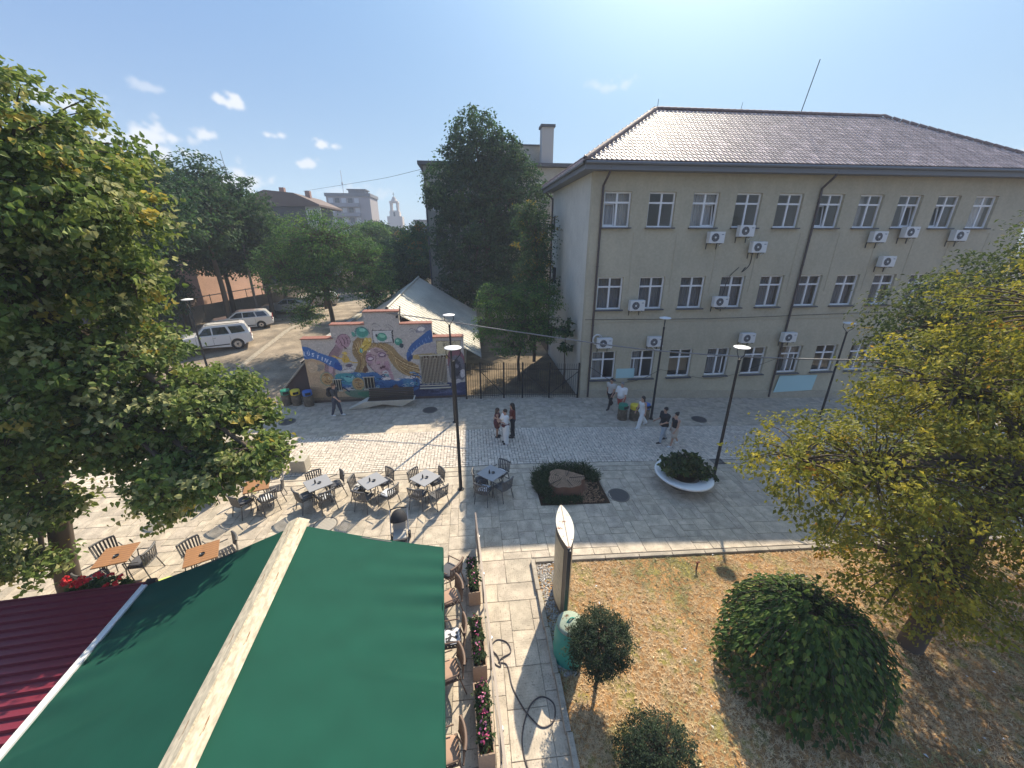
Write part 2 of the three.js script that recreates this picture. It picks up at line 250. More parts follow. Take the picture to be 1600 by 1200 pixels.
{ // cobbled carriageway: small setts in bowed rows
  const base = setting('cobbled_street', sheet(range(-26, 31, 1), range(-16.12, -13.0, 0.8), 0.002), mat(0.20, 0.175, 0.145, 1), 'strip of small stone setts down the middle of the street');
  const g = new THREE.BoxGeometry(0.112, 0.03, 0.112, 2, 1, 2), p = g.attributes.position; for (let i = 0; i < p.count; i++) { const m = Math.max(Math.abs(p.getX(i)), Math.abs(p.getZ(i))); if (p.getY(i) > 0 && m > 0.05) p.setY(i, 0.007); } g.computeVertexNormals();
  const r = mulberry(31), spots = [];
  for (let z = -16.06; z < -13.05; z += 0.128) for (let x = -22, k = 0; x < 29; x += 0.128, k++) spots.push([x + (r() - 0.5) * 0.02, z + 0.10 * Math.sin(x * 2.1) * Math.sin((z + 16.06) / 3.0 * Math.PI) + (r() - 0.5) * 0.015]);
  scatter('sett', g, mat(1, 1, 1, 0.85), spots.length, (i, q) => { const [x, z] = spots[i]; q.position.set(x, terrain(x, z) + 0.008 + r() * 0.004, z); q.rotation.set((r() - 0.5) * 0.06, (r() - 0.5) * 0.16, (r() - 0.5) * 0.06); q.scale.set(0.86 + 0.18 * r(), 1, 0.86 + 0.18 * r()); const k = 0.52 + 0.21 * r(), w = r() * 0.04; return [k, k * (0.89 - w), k * (0.74 - w)]; }, 'small pale stone setts', base);
}
{ // car park behind the painted house
  setting('car_park', sheet(range(-60, -8.75, 1), range(-56, -20.45, 1), 0.0, 0.25), mat(0.82, 0.73, 0.63, 0.95, { map: TX.asphalt }), 'worn sunlit asphalt of the car park');
  const strip = []; for (let z = -44; z < -22; z += 1.1) strip.push(drape(box(0.42, 0.03, 1.08, -15.0, 0.02, z + 0.55)));
  const s = setting('concrete_strip', strip[0], MT.kerb, 'pale concrete strip crossing the car park'); strip.slice(1).forEach(g => part(s, 'strip_block', g, MT.kerb));
  setting('yard', sheet(range(-0.6, 5.9, 0.8), range(-44, -20.42, 1), 0.0, 0.3), mat(0.40, 0.33, 0.24, 1, { map: TX.asphalt }), 'dusty yard behind the iron gate');
}
{ // dry lawn with stone kerbs
  const lawn = setting('lawn', sheet(range(1.5, 30, 0.6), range(-8.02, 2, 0.6), 0.03, 0.35), mat(0.88, 0.76, 0.58, 1, { map: TX.soil, bumpMap: TX.soil, bumpScale: 0.02 }), 'dry straw coloured lawn');
  const r = mulberry(44);
  const k1 = []; for (let z = -8.1, k = 0; z < -0.6; z += 1.0, k++) k1.push(drape(boxUV(rbox(0.11, 0.2, 0.985, 0.012, 1.43 - 0.014 * (z + 8.1) * -1 * 0.8, 0.04, z + 0.5, 0, -0.012, 0))));
  for (let x = 1.5; x < 28; x += 1.0) k1.push(drape(boxUV(rbox(0.985, 0.16, 0.11, 0.012, x + 0.5, 0.015, -8.07))));
  const kerb = setting('lawn_kerb', k1[0], MT.kerb, 'low stone kerb round the lawn'); k1.slice(1).forEach(g => part(kerb, 'kerb_stone', g, MT.kerb));
  // blades: a tuft of thin bent straws
  const tuft = n => { const P = [], I = []; for (let k = 0; k < n; k++) { const a = r() * 6.28, l = 0.035 + 0.06 * r(), w = 0.005, dx = Math.cos(a), dz = Math.sin(a), o = P.length / 3, h = 0.5 + 0.4 * r(), s = 0.02 * r(); P.push(dx * s - dz * w, 0, dz * s + dx * w, dx * s + dz * w, 0, dz * s - dx * w, dx * (s + l * 0.7), l * h * 0.6, dz * (s + l * 0.7)); I.push(o, o + 1, o + 2); } const g = new THREE.BufferGeometry(); g.setAttribute('position', new THREE.Float32BufferAttribute(P, 3)); g.setIndex(I); return g; };
  const green = (x, z) => sstep(0.56, 0.74, fbm(x * 0.8 + 7, z * 0.8 + 3, 1e6, 4, 61));
  const inLawn = () => { for (;;) { const x = 1.56 + 15 * Math.pow(r(), 1.15), z = -7.98 + 7.2 * r(); if (!(x < 2.0 && z < -5.8 && r() < 0.85)) return [x, z]; } };
  scatter('dry_grass', tuft(9), new THREE.MeshPhysicalMaterial({ color: 0xffffff, roughness: 0.9, transmission: 0.3, thickness: 0, side: THREE.DoubleSide }), 30000, (i, q) => { const [x, z] = inLawn(), g = green(x, z) * (0.4 + 0.6 * r()), s = 0.6 + 0.8 * r(), k = 0.75 + 0.5 * r(); q.position.set(x, terrain(x, z) + 0.028, z); q.rotation.set(0, r() * 6.28, 0); q.scale.set(s, s * (0.6 + 0.7 * r()), s); return [mix(0.70, 0.27, g) * k, mix(0.53, 0.28, g) * k, mix(0.31, 0.09, g) * k]; }, 'short dry grass with greener patches').userData.category = 'grass';
  const lf = new THREE.BufferGeometry(); lf.setAttribute('position', new THREE.Float32BufferAttribute([0, 0, 0, 0.022, 0.012, -0.016, 0.06, 0, 0, 0.022, 0.012, 0.016], 3)); lf.setIndex([0, 1, 2, 0, 2, 3]);
  scatter('fallen_leaves', lf, mat(1, 1, 1, 0.8), 2600, (i, q) => { const [x, z] = inLawn(), s = 0.6 + 0.9 * r(), k = 0.6 + 0.7 * r(); q.position.set(x, terrain(x, z) + 0.04 + 0.02 * r(), z); q.rotation.set((r() - 0.5) * 1.2, r() * 6.28, (r() - 0.5) * 1.2); q.scale.set(s, s, s); return r() < 0.06 ? [0.7, 0.7, 0.7] : r() < 0.3 ? [0.62 * k, 0.50 * k, 0.32 * k] : [0.52 * k, 0.35 * k, 0.20 * k]; }, 'dry fallen leaves and scraps on the lawn').userData.category = 'leaves';
  const st = new THREE.IcosahedronGeometry(0.022, 0);
  scatter('gravel', st, mat(1, 1, 1, 0.9), 1500, (i, q) => { const z = -7.98 + 2.9 * r(), x = 1.52 + 0.42 * r() + (z > -6 ? -0.1 * r() : 0), s = 0.5 + 1.1 * Math.pow(r(), 2), k = 0.30 + 0.24 * r(); q.position.set(x, terrain(x, z) + 0.035, z); q.rotation.set(r() * 6, r() * 6, r() * 6); q.scale.set(s, s * 0.7, s * 1.2); return [k, k * 0.92, k * 0.82]; }, 'pale gravel strip beside the notice board').userData.category = 'gravel';
}

// ------------------------------------------------------------------ school building
const SZ = -19.8, SX0 = 5.97, SX1 = 30.5, SB = -29.0;
{
  const front = mat(0.67, 0.605, 0.455, 0.92, { map: TX.facade }), pale = mat(0.84, 0.82, 0.75, 0.9, { map: TX.facade }), fascia = mat(0.17, 0.175, 0.185, 0.6), sillM = mat(0.09, 0.09, 0.095, 0.6), pipeM = mat(0.075, 0.055, 0.05, 0.5);
  const b = thing('school_building', 'long three storey beige building with a hipped tile roof', 'building', [0, 0, 0]);
  const rows = [[8.84, 10.43], [4.80, 6.46], [0.86, 2.50]], wx = k => 7.24 + 2.249 * k, WW = 1.36;
  // walls, with real openings
  const sh = new THREE.Shape([[SX0, -1.6], [SX1, -1.6], [SX1, 11.45], [SX0, 11.45]].map(p => new THREE.Vector2(...p)));
  for (const [y0, y1] of rows) for (let k = 0; k < 10; k++) { const x = wx(k), h = new THREE.Path([[x - WW / 2, y0], [x - WW / 2, y1], [x + WW / 2, y1], [x + WW / 2, y0]].map(p => new THREE.Vector2(...p))); sh.holes.push(h); }
  const wg = new THREE.ExtrudeGeometry(sh, { depth: 0.34, bevelEnabled: false }); wg.translate(0, 0, SZ - 0.34);
  part(b, 'front_wall', boxUV(wg, 0.13), front);
  part(b, 'end_wall', boxUV(mg([box(0.3, 13.05, SZ - 0.345 - SB, SX0 + 0.15, 4.925, (SZ - 0.345 + SB) / 2)]), 0.22), pale);
  part(b, 'rear_wall', mg([box(SX1 - SX0 - 0.31, 13.05, 0.3, (SX0 + SX1) / 2 + 0.15, 4.925, SB + 0.15), box(0.3, 13.05, SZ - 0.345 - SB - 0.31, SX1 - 0.16, 4.925, (SZ - 0.345 + SB) / 2 + 0.15)]), front);
  part(b, 'floors', mg([0.1, 3.95, 7.95, 11.3].map(y => box(SX1 - SX0 - 0.7, 0.22, 8.3, (SX0 + SX1) / 2, y, (SZ + SB) / 2 - 0.1))), mat(0.28, 0.26, 0.24, 0.9));
  part(b, 'partition', mg(Array.from({ length: 9 }, (_, k) => box(0.12, 11, 5.5, wx(k) + 1.12, 5.7, SZ - 3.2))), mat(0.42, 0.40, 0.36, 0.9));
  part(b, 'plinth', drape(boxUV(box(SX1 - SX0 - 0.02, 0.75, 0.05, (SX0 + SX1) / 2, 0.12, SZ + 0.03).toNonIndexed(), 0.22)), mat(0.58, 0.51, 0.39, 0.92, { map: TX.plaster }));
  // raised rendered panels between window bays give the faint vertical grooves
  for (let k = 0; k < 10; k++) part(b, 'wall_rib', box(0.045, 3.0, 0.018, wx(k) + 0.98, 7.1, SZ + 0.009), front);
  const course = part(b, 'string_course', box(SX1 - SX0 - 0.1, 0.05, 0.03, (SX0 + SX1) / 2, 4.12, SZ + 0.016), front);
  // windows
  const r = mulberry(77), curtainM = [mat(0.34, 0.33, 0.31, 0.9), mat(0.20, 0.20, 0.20, 0.9), mat(0.52, 0.50, 0.46, 0.9)], blindM = mat(0.55, 0.42, 0.27, 0.7);
  const bar = (w, h, x, y, z = 0, d = 0.07) => box(w, h, d, x, y, z);
  rows.forEach(([y0, y1], row) => { for (let k = 0; k < 10; k++) {
    const x = wx(k), H = y1 - y0, tr = y0 + H * 0.70, zf = SZ - 0.17, f = 0.075;
    const fr = part(b, 'window', mg([bar(WW, f, x, y0 + f / 2, zf), bar(WW, f, x, y1 - f / 2, zf), bar(f, H - 2 * f, x - WW / 2 + f / 2, (y0 + y1) / 2, zf), bar(f, H - 2 * f, x + WW / 2 - f / 2, (y0 + y1) / 2, zf), bar(WW - 2 * f, f * 1.1, x, tr, zf), bar(f * 1.15, H * 0.70 - f * 1.6, x, (y0 + f + tr - f * 0.55) / 2, zf), bar(f * 1.15, H * 0.30 - f * 1.6, x, (y1 - f + tr + f * 0.55) / 2, zf)]), MT.pvc);
    const open = row === 0 ? { 0: -1, 2: 1, 5: -1, 7: 1, 8: -1 }[k] : row === 2 ? { 1: -1, 3: 1, 5: 1 }[k] : 0;
    for (const s of [-1, 1]) {
      const pw = WW / 2 - f * 1.55, cx = x + s * (f * 0.55 + pw / 2), lh = H * 0.70 - f * 1.55, uh = H * 0.30 - f * 1.55;
      part(fr, 'pane', tf(new THREE.PlaneGeometry(pw, uh), cx, y1 - f - uh / 2, zf), MT.glass);
      if (open === s) { // sash swung inwards
        const g = [bar(pw, 0.05, 0, -lh / 2 + 0.025, 0, 0.05), bar(pw, 0.05, 0, lh / 2 - 0.025, 0, 0.05), bar(0.05, lh - 0.1, -pw / 2 + 0.025, 0, 0, 0.05), bar(0.05, lh - 0.1, pw / 2 - 0.025, 0, 0, 0.05)];
        const sash = part(fr, 'sash', mg([...g, tf(new THREE.PlaneGeometry(pw - 0.1, lh - 0.1), 0, 0, 0)].slice(0, 4).map(q => tf(q, 0, 0, 0))), MT.pvc);
        sash.position.set(cx, y0 + f + lh / 2, zf - 0.06); if (row === 2) { sash.position.set(cx + s * pw * 0.32, y0 + f + lh / 2, zf - 0.28); sash.rotation.y = s * 1.2; } else { sash.rotation.x = -0.12; sash.position.z -= 0.08; }
        const pn = part(fr, 'pane', new THREE.PlaneGeometry(pw - 0.1, lh - 0.1), MT.glass); pn.position.copy(sash.position); pn.rotation.copy(sash.rotation);
      } else part(fr, 'pane', tf(new THREE.PlaneGeometry(pw, lh), cx, y0 + f + lh / 2, zf), MT.glass);
    }
    part(fr, 'sill', box(WW + 0.14, 0.06, 0.2, x, y0 - 0.031, SZ + 0.06), sillM);
    const kind = r();
    if (row === 1 || kind < 0.55) { // gathered curtain behind the glass
      const half = row === 1 ? 0 : kind < 0.25 ? -1 : kind < 0.4 ? 1 : 0, w = half ? WW * 0.48 : WW, g = new THREE.PlaneGeometry(w, H - 0.02, 40, 1), p = g.attributes.position; for (let i = 0; i < p.count; i++) p.setZ(i, 0.025 * Math.sin(p.getX(i) * 46 + k) + 0.01 * Math.sin(p.getX(i) * 17)); g.computeVertexNormals();
      part(fr, 'curtain', tf(g, x + half * WW * 0.25, (y0 + y1) / 2, zf - 0.28), curtainM[row === 1 ? 1 : Math.floor(r() * 3)]);
    } else if (row === 2 && (k === 2 || k === 5)) part(fr, 'blind', mg(Array.from({ length: 12 }, (_, i) => box(WW - 0.1, 0.05, 0.012, x, y0 + 0.3 + i * 0.075, zf - 0.2, 0.5, 0, 0))), blindM);
  } });
  // small openings of the end wall
  for (const [y, z] of [[9.2, -28.2], [5.9, -27.9], [5.9, -27.4]]) { const w = part(b, 'slit_window', mg([box(0.06, 0.95, 0.05, SX0 - 0.025, y, z - 0.16), box(0.06, 0.95, 0.05, SX0 - 0.025, y, z + 0.16), box(0.06, 0.05, 0.37, SX0 - 0.025, y - 0.5, z), box(0.06, 0.05, 0.37, SX0 - 0.025, y + 0.5, z)]), sillM); part(w, 'pane', box(0.02, 0.92, 0.26, SX0 - 0.011, y, z), mat(0.03, 0.035, 0.04, 0.08)); }
  // painted-over patches
  const mint = mat(0.42, 0.62, 0.62, 0.85);
  part(b, 'painted_patch', box(1.06, 0.56, 0.012, 8.55, 1.19, SZ + 0.008), mint);
  part(b, 'painted_patch', tf(new THREE.ExtrudeGeometry(new THREE.Shape([[0, 0], [2.5, 0.05], [2.6, 1.02], [0.15, 1.06]].map(p => new THREE.Vector2(...p))), { depth: 0.012, bevelEnabled: false }), 17.95, -0.36, SZ + 0.058), mint);
  // eaves and roof
  const EX0 = 5.35, EX1 = 31.1, EF = -19.12, EB = -29.6, EY = 11.62, RY = 14.98, RX0 = 10.6, RX1 = 24.6, RZ = (EF + EB) / 2;
  const fasc = []; for (const [x, z, w, d] of [[(EX0 + EX1) / 2, EF - 0.06, EX1 - EX0, 0.1], [(EX0 + EX1) / 2, EB + 0.06, EX1 - EX0, 0.1], [EX0 + 0.06, RZ, 0.1, EF - EB - 0.24], [EX1 - 0.06, RZ, 0.1, EF - EB - 0.24]]) fasc.push(box(w, 0.36, d, x, EY - 0.2, z));
  part(b, 'fascia', mg(fasc), fascia); part(b, 'soffit', box(EX1 - EX0 - 0.24, 0.05, EF - EB - 0.24, (EX0 + EX1) / 2, EY - 0.33, RZ), fascia);
  const gut = []; for (const [x0, z0, x1, z1] of [[EX0, EF + 0.06, EX1, EF + 0.06], [EX0 - 0.06, EF, EX0 - 0.06, EB]]) gut.push(tube([[x0, EY - 0.1, z0], [x1, EY - 0.1, z1]], 0.07, 8)); part(b, 'gutter', mg(gut), fascia);
  const poly = (pts, idx) => { const g = new THREE.BufferGeometry(); g.setAttribute('position', new THREE.Float32BufferAttribute(pts.flat(), 3)); g.setIndex(idx); g.computeVertexNormals(); return g; };
  const roofM = mat(0.22, 0.15, 0.13, 0.75), A = [EX0, EY, EF], Bc = [EX1, EY, EF], Cc = [EX1, EY, EB], D = [EX0, EY, EB], E1 = [RX0, RY, RZ], E2 = [RX1, RY, RZ];
  const roof = part(b, 'roof', mg([poly([A, Bc, E2, E1], [0, 1, 2, 0, 2, 3]), poly([D, A, E1], [0, 1, 2]), poly([Cc, D, E1, E2], [0, 1, 2, 0, 2, 3]), poly([Bc, Cc, E2], [0, 1, 2])]), roofM);
  { // interlocking clay tiles, one by one, on the two slopes in view
    const tw = 0.232, th = 0.36, P = [], I = []; const prof = [[-0.5, 0.0], [-0.34, 0.034], [-0.16, 0.034], [0.02, 0.004], [0.36, 0.004], [0.5, 0.0]];
    for (const [u, h] of prof) { P.push(u * tw * 1.04, h + 0.028, 0.02, u * tw * 1.04, h + 0.004, -th * 1.05, u * tw * 1.04, -0.004, 0.02); } for (let i = 0; i < prof.length - 1; i++) { const a = i * 3; I.push(a, a + 3, a + 1, a + 1, a + 3, a + 4, a + 2, a + 5, a, a, a + 5, a + 3); }
    const g = new THREE.BufferGeometry(); g.setAttribute('position', new THREE.Float32BufferAttribute(P, 3)); g.setIndex(I);
    const spots = [], sl = Math.hypot(RZ - EF, RY - EY), slope = Math.atan2(RY - EY, EF - RZ), rowsN = Math.floor(sl / 0.345), q = mulberry(91);
    for (let j = 0; j < rowsN; j++) { const t = (j * 0.345) / sl; for (let x = EX0 + (RX0 - EX0) * t + 0.1; x < EX1 + (RX1 - EX1) * t - 0.1; x += tw) spots.push([x, EY + (RY - EY) * t, EF + (RZ - EF) * t, 0]); }
    const sl2 = Math.hypot(RX0 - EX0, RY - EY), slope2 = Math.atan2(RY - EY, RX0 - EX0);
    for (let j = 0; j < Math.floor(sl2 / 0.345); j++) { const t = (j * 0.345) / sl2; for (let z = EF + (RZ - EF) * t - 0.1; z > EB + (RZ - EB) * t + 0.1; z -= tw) spots.push([EX0 + (RX0 - EX0) * t, EY + (RY - EY) * t, z, 1]); }
    scatter('roof_tiles', g, mat(1, 1, 1, 0.58), spots.length, (i, o) => { const [x, y, z, s] = spots[i]; o.position.set(x, y + 0.012, z); o.rotation.set(s ? 0 : slope + (q() - 0.5) * 0.02, s ? -Math.PI / 2 : 0, 0, 'YXZ'); if (s) o.rotation.set(slope2, -Math.PI / 2, 0, 'YXZ'); const k = 0.75 + 0.5 * q(), m = q() < 0.12 ? 1.35 : 1; return [0.38 * k * m, 0.29 * k * m, 0.265 * k * m]; }, null, roof);
    const cap = new THREE.CylinderGeometry(0.13, 0.15, 0.42, 8, 1, true, -Math.PI / 2, Math.PI); cap.rotateX(-Math.PI / 2);
    const caps = []; const line = (a, c, n) => { for (let i = 0; i < n; i++) { const t = (i + 0.5) / n, o = new THREE.Object3D(); o.position.set(mix(a[0], c[0], t), mix(a[1], c[1], t) + 0.02, mix(a[2], c[2], t)); o.lookAt(c[0], c[1] + 0.02 + (q() - 0.5) * 0.1, c[2]); o.rotateZ(Math.PI / 2 * 0); o.updateMatrix(); caps.push(cap.clone().applyMatrix4(o.matrix)); } };
    line(E1, E2, 36); line(A, E1, 20); line(D, E1, 20); line(Bc, E2, 20);
    const cp = part(roof, 'ridge_tiles', mg(caps), mat(0.23, 0.155, 0.13, 0.7)); cp.userData.kind = 'stuff';
  }
  part(b, 'lightning_rod', mg([tube([[19.3, RY, RZ], [19.75, RY + 2.6, RZ]], 0.022, 6)]), MT.dark);
  part(b, 'lightning_rod', tube([[RX0 + 0.1, RY, RZ], [RX0 + 0.1, RY + 0.5, RZ]], 0.015, 5), MT.dark);
  part(b, 'lightning_rod', tube([[15.6, RY, RZ], [15.66, RY + 0.5, RZ]], 0.012, 5), MT.dark);
  // rain pipes
  for (const x of [6.44, 17.72]) { const g = [polyTube([[x + 0.1, EY - 0.25, EF - 0.05], [x + 0.1, EY - 0.45, EF - 0.1], [x, EY - 0.95, SZ + 0.08], [x, terrain(x, SZ) + 0.1, SZ + 0.08]], 0.055, 8)]; for (const y of [1, 4, 7, 10]) g.push(cyl(0.07, 0.07, 0.05, 8, x, y, SZ + 0.08)); part(b, 'rain_pipe', mg(g), pipeM); }
  part(b, 'rain_pipe', polyTube([[EX0 + 0.1, EY - 0.3, EB + 0.2], [SX0 - 0.07, EY - 0.8, EB + 0.75], [SX0 - 0.07, 0.1, EB + 0.75]], 0.055, 8), pipeM);
  // cables on the wall
  const cab = (pts, rr = 0.012) => part(b, 'wall_cable', tube(pts, rr, 5, 24), MT.dark);
  cab([[6.5, 1.62, SZ + 0.05], [8, 0.72, SZ + 0.06], [9.4, 0.78, SZ + 0.06], [10.6, 1.35, SZ + 0.05]]); cab([[10.6, 1.35, SZ + 0.05], [14, 0.72, SZ + 0.1], [18, 1.9, SZ + 0.05]], 0.009); cab([[13.5, 5.4, SZ + 0.02], [13.7, 6.4, SZ + 0.02], [14.15, 6.9, SZ + 0.02]], 0.016);
  cab([[14.75, 7.6, SZ + 0.02], [14.7, 7.0, SZ + 0.03], [14.35, 6.65, SZ + 0.03], [14.5, 6.9, SZ + 0.05]], 0.02); cab([[6.0, 4.3, SZ + 0.04], [13, 4.22, SZ + 0.05], [22, 4.34, SZ + 0.04], [29, 4.3, SZ + 0.04]], 0.012);

  // ---- outdoor air conditioning units hung on the wall: things of their own
  const acWhite = mat(0.70, 0.70, 0.68, 0.45), acDark = mat(0.035, 0.035, 0.038, 0.6), acs = [
    [12.38, 8.37, 'below the third top floor window'], [13.92, 8.68, 'pushed up under the fourth top floor window'], [14.77, 7.91, 'hung lowest below the top floor, right of two others'], [21.43, 8.40, 'below the seventh top floor window'], [23.21, 8.63, 'right under the eighth top floor window'], [26.23, 8.47, 'below the ninth top floor window, half behind yellow leaves'], [22.40, 7.16, 'between top and middle floors, mostly behind leaves'],
    [8.65, 5.05, 'between the first two middle floor windows'], [13.27, 5.17, 'at the left edge of the fourth middle floor window'], [7.08, 3.07, 'with coiled white pipes above the first ground floor window'], [9.91, 3.07, 'above the second ground floor window beside a lamp'], [15.29, 3.14, 'above the gap between the fourth and fifth ground floor windows'], [17.80, 3.11, 'on the second rain pipe above the ground floor']];
  let proto;
  acs.forEach(([x, y, where], i) => {
    const label = 'white air conditioner unit ' + where;
    if (i) { const c = copyOf(proto, 'air_conditioner', label, [x, y, SZ + 0.02], 0, 'air conditioners on the facade'); return c; }
    const t = proto = thing('air_conditioner', label, 'air conditioner', [x, y, SZ + 0.02], 0, 'air conditioners on the facade');
    part(t, 'casing', rbox(0.80, 0.54, 0.29, 0.02, 0, 0, 0.27), acWhite); const ring = part(t, 'fan_grille', cyl(0.20, 0.20, 0.012, 24, -0.1, 0, 0.418, Math.PI / 2), acDark);
    part(ring, 'fan_guard', mg([0.07, 0.11, 0.15, 0.19].map(q => tf(new THREE.TorusGeometry(q, 0.006, 4, 24), -0.1, 0, 0.43)).concat([0, 1, 2, 3].map(k => box(0.4, 0.008, 0.008, -0.1, 0, 0.436, 0, 0, k * Math.PI / 4)))), mat(0.33, 0.33, 0.34, 0.5));
    part(ring, 'hub', cyl(0.045, 0.05, 0.02, 12, -0.1, 0, 0.435, Math.PI / 2), acWhite);
    part(t, 'badge', box(0.12, 0.035, 0.004, 0.27, 0.14, 0.417), mat(0.2, 0.22, 0.26, 0.5)); for (const s of [-1, 1]) part(t, 'bracket', mg([box(0.03, 0.03, 0.42, s * 0.28, -0.29, 0.21), box(0.03, 0.3, 0.03, s * 0.28, -0.42, 0.015)]), acDark);
    part(t, 'pipe', tube([[0.4, -0.12, 0.2], [0.5, -0.16, 0.16], [0.5, -0.3, 0.06], [0.42, -0.42, 0.0]], 0.02, 6), MT.white);
  });
  const coil = thing('coiled_pipe', 'white insulated pipe coiled beside the lowest left air conditioner', 'pipe', [6.72, 3.2, SZ + 0.05]); part(coil, 'coil', mg([0.24, 0.28, 0.26].map((q, i) => tf(new THREE.TorusGeometry(q, 0.02, 6, 28), 0.02 * i, 0.01 * i, 0.03 * i, 0, 0.1, 0))), MT.white);
  const loop = thing('hanging_pipe', 'white pipe loop hanging under the unit beside the lamp', 'pipe', [10.2, 2.9, SZ + 0.06]); part(loop, 'pipe', tube([[-0.35, -0.1, 0], [-0.1, -0.34, 0.02], [0.25, -0.32, 0.02], [0.32, -0.12, 0]], 0.024, 7, 16), MT.white);
}
// ------------------------------------------------------------------ painted house
const shapeOf = pts => new THREE.Shape(pts.map(p => new THREE.Vector2(...p)));
const pathOf = pts => new THREE.Path(pts.map(p => new THREE.Vector2(...p)));
{
  const MZ = -20.1, X0 = -8.65, X1 = -0.45, HH = 4.85;
  const cv = document.createElement('canvas'); cv.width = 2048; cv.height = 1212; const c = cv.getContext('2d');
  c.scale(2048 / 253, 1212 / 139); c.translate(-473, -487);     // drawing units: 253 across the wall, 139 up
  const r = mulberry(301);
  const blob = (pts, col, soft = true) => { c.fillStyle = col; c.beginPath(); if (soft) { const n = pts.length, m = i => [(pts[i % n][0] + pts[(i + 1) % n][0]) / 2, (pts[i % n][1] + pts[(i + 1) % n][1]) / 2]; c.moveTo(...m(0)); for (let i = 1; i <= n; i++) c.quadraticCurveTo(...pts[i % n], ...m(i)); } else { c.moveTo(...pts[0]); pts.slice(1).forEach(p => c.lineTo(...p)); } c.closePath(); c.fill(); };
  const line = (pts, w, col) => { c.strokeStyle = col; c.lineWidth = w; c.lineCap = 'round'; c.beginPath(); c.moveTo(...pts[0]); for (let i = 1; i < pts.length - 1; i++) c.quadraticCurveTo(...pts[i], (pts[i][0] + pts[i + 1][0]) / 2, (pts[i][1] + pts[i + 1][1]) / 2); c.lineTo(...pts[pts.length - 1]); c.stroke(); };
  const disc = (x, y, rx, ry, col) => { c.fillStyle = col; c.beginPath(); c.ellipse(x, y, rx, ry, 0, 0, 6.2832); c.fill(); };
  c.fillStyle = '#c2bcb6'; c.fillRect(470, 480, 260, 150);
  for (let i = 0; i < 70; i++) { c.globalAlpha = 0.12; disc(473 + r() * 255, 487 + r() * 80, 4 + 10 * r(), 2 + 5 * r(), r() < 0.5 ? '#c3c0c6' : '#d9d2ca'); } c.globalAlpha = 1;
  // ground bands
  blob([[466, 552], [488, 553], [504, 562], [520, 580], [528, 600], [540, 640], [460, 640]], '#c4a988'); blob([[473, 596], [500, 604], [520, 618], [470, 640], [460, 610]], '#ab9172');
  c.fillStyle = '#85745f'; c.fillRect(470, 617, 160, 20); blob([[520, 606], [560, 608], [600, 610], [630, 618], [620, 622], [540, 622]], '#6f8c76'); blob([[540, 611], [575, 609], [605, 617], [560, 621]], '#4f8a6c');
  c.fillStyle = '#454a6e'; c.fillRect(628, 600, 110, 40); for (let i = 0; i < 26; i++) { c.globalAlpha = 0.5; blob([[640 + r() * 80, 604 + r() * 16], [650 + r() * 80, 606 + r() * 14], [645 + r() * 80, 612 + r() * 8]], r() < 0.5 ? '#2f3350' : '#6a7296'); } c.globalAlpha = 1;
  c.fillStyle = '#5d4f4a'; c.fillRect(470, 621.5, 260, 6);
  // right hand background: clouds, dunes, rocks
  blob([[648, 520], [656, 508], [672, 504], [690, 512], [684, 522], [664, 518]], '#9a9aa6'); blob([[652, 514], [660, 509], [668, 513], [660, 518]], '#efeae6'); blob([[640, 552], [660, 538], [682, 534], [690, 552], [670, 556]], '#b4aeb0'); blob([[640, 553], [672, 551], [706, 556], [706, 561], [640, 561]], '#c0a86e');
  // raised forearm and fist
  blob([[500, 588], [500, 570], [511, 548], [523, 536], [527, 527], [537, 541], [524, 554], [518, 572], [514, 588]], '#9a7f86'); blob([[506, 580], [508, 566], [517, 551], [522, 553], [514, 570], [512, 585]], '#c7a6ab');
  blob([[524, 528], [530, 520], [539, 517], [547, 521], [549, 530], [543, 538], [533, 541], [525, 536]], '#b493a0'); for (const [a, b] of [[531, 526], [536, 523.5], [541, 523]]) line([[a, b], [a + 3, b + 4], [a + 2.5, b + 10]], 0.9, '#4c3540'); line([[526, 530], [530, 521], [540, 517], [548, 522], [548, 531]], 0.7, '#5a3f4c'); line([[535, 535], [540, 540]], 1.2, '#3d2a33');
  line([[501, 572], [511, 549], [523, 537]], 0.8, '#6b4f5b');
  // golden balance
  line([[517, 551], [527, 555], [536, 557], [548, 563], [556, 562]], 1.6, '#dcb84c'); disc(536, 547, 4.2, 2.4, '#e2c25c'); blob([[534, 549], [538, 549], [543, 558], [541, 562], [532, 562], [530, 557]], '#d9b44a'); line([[536, 552], [534, 560]], 0.7, '#8d6c22'); line([[520, 551], [524, 555], [522, 557]], 1.2, '#e0c060'); c.globalAlpha = 0.35; disc(536, 548, 9, 8, '#c9b0a0'); c.globalAlpha = 1; disc(536, 547, 3.4, 1.8, '#e6c964');
  // hair
  blob([[547, 545], [553, 528], [564, 521], [578, 530], [575, 545], [568, 562], [566, 580], [554, 592], [538, 590], [548, 574], [556, 562], [551, 556]], '#98815a'); blob([[566, 542], [580, 531], [598, 532], [612, 538], [621, 552], [634, 562], [652, 570], [652, 592], [634, 588], [618, 580], [608, 566], [602, 552], [592, 543], [574, 546]], '#a58d64');
  const strands = ['#8a6a40', '#d6ba86', '#6d5234', '#e3cc9c', '#a58452'];
  for (let k = 0; k < 17; k++) { const o = k * 2.3; line([[572 + o * 0.5, 540 - o * 0.16], [596 + o * 0.45, 536 + o * 0.25], [612 + o * 0.1, 552 + o * 0.55], [630 + r() * 4, 566 + o * 0.5], [650, 570 + o * 0.56]], 0.8 + r(), strands[k % 5]); }
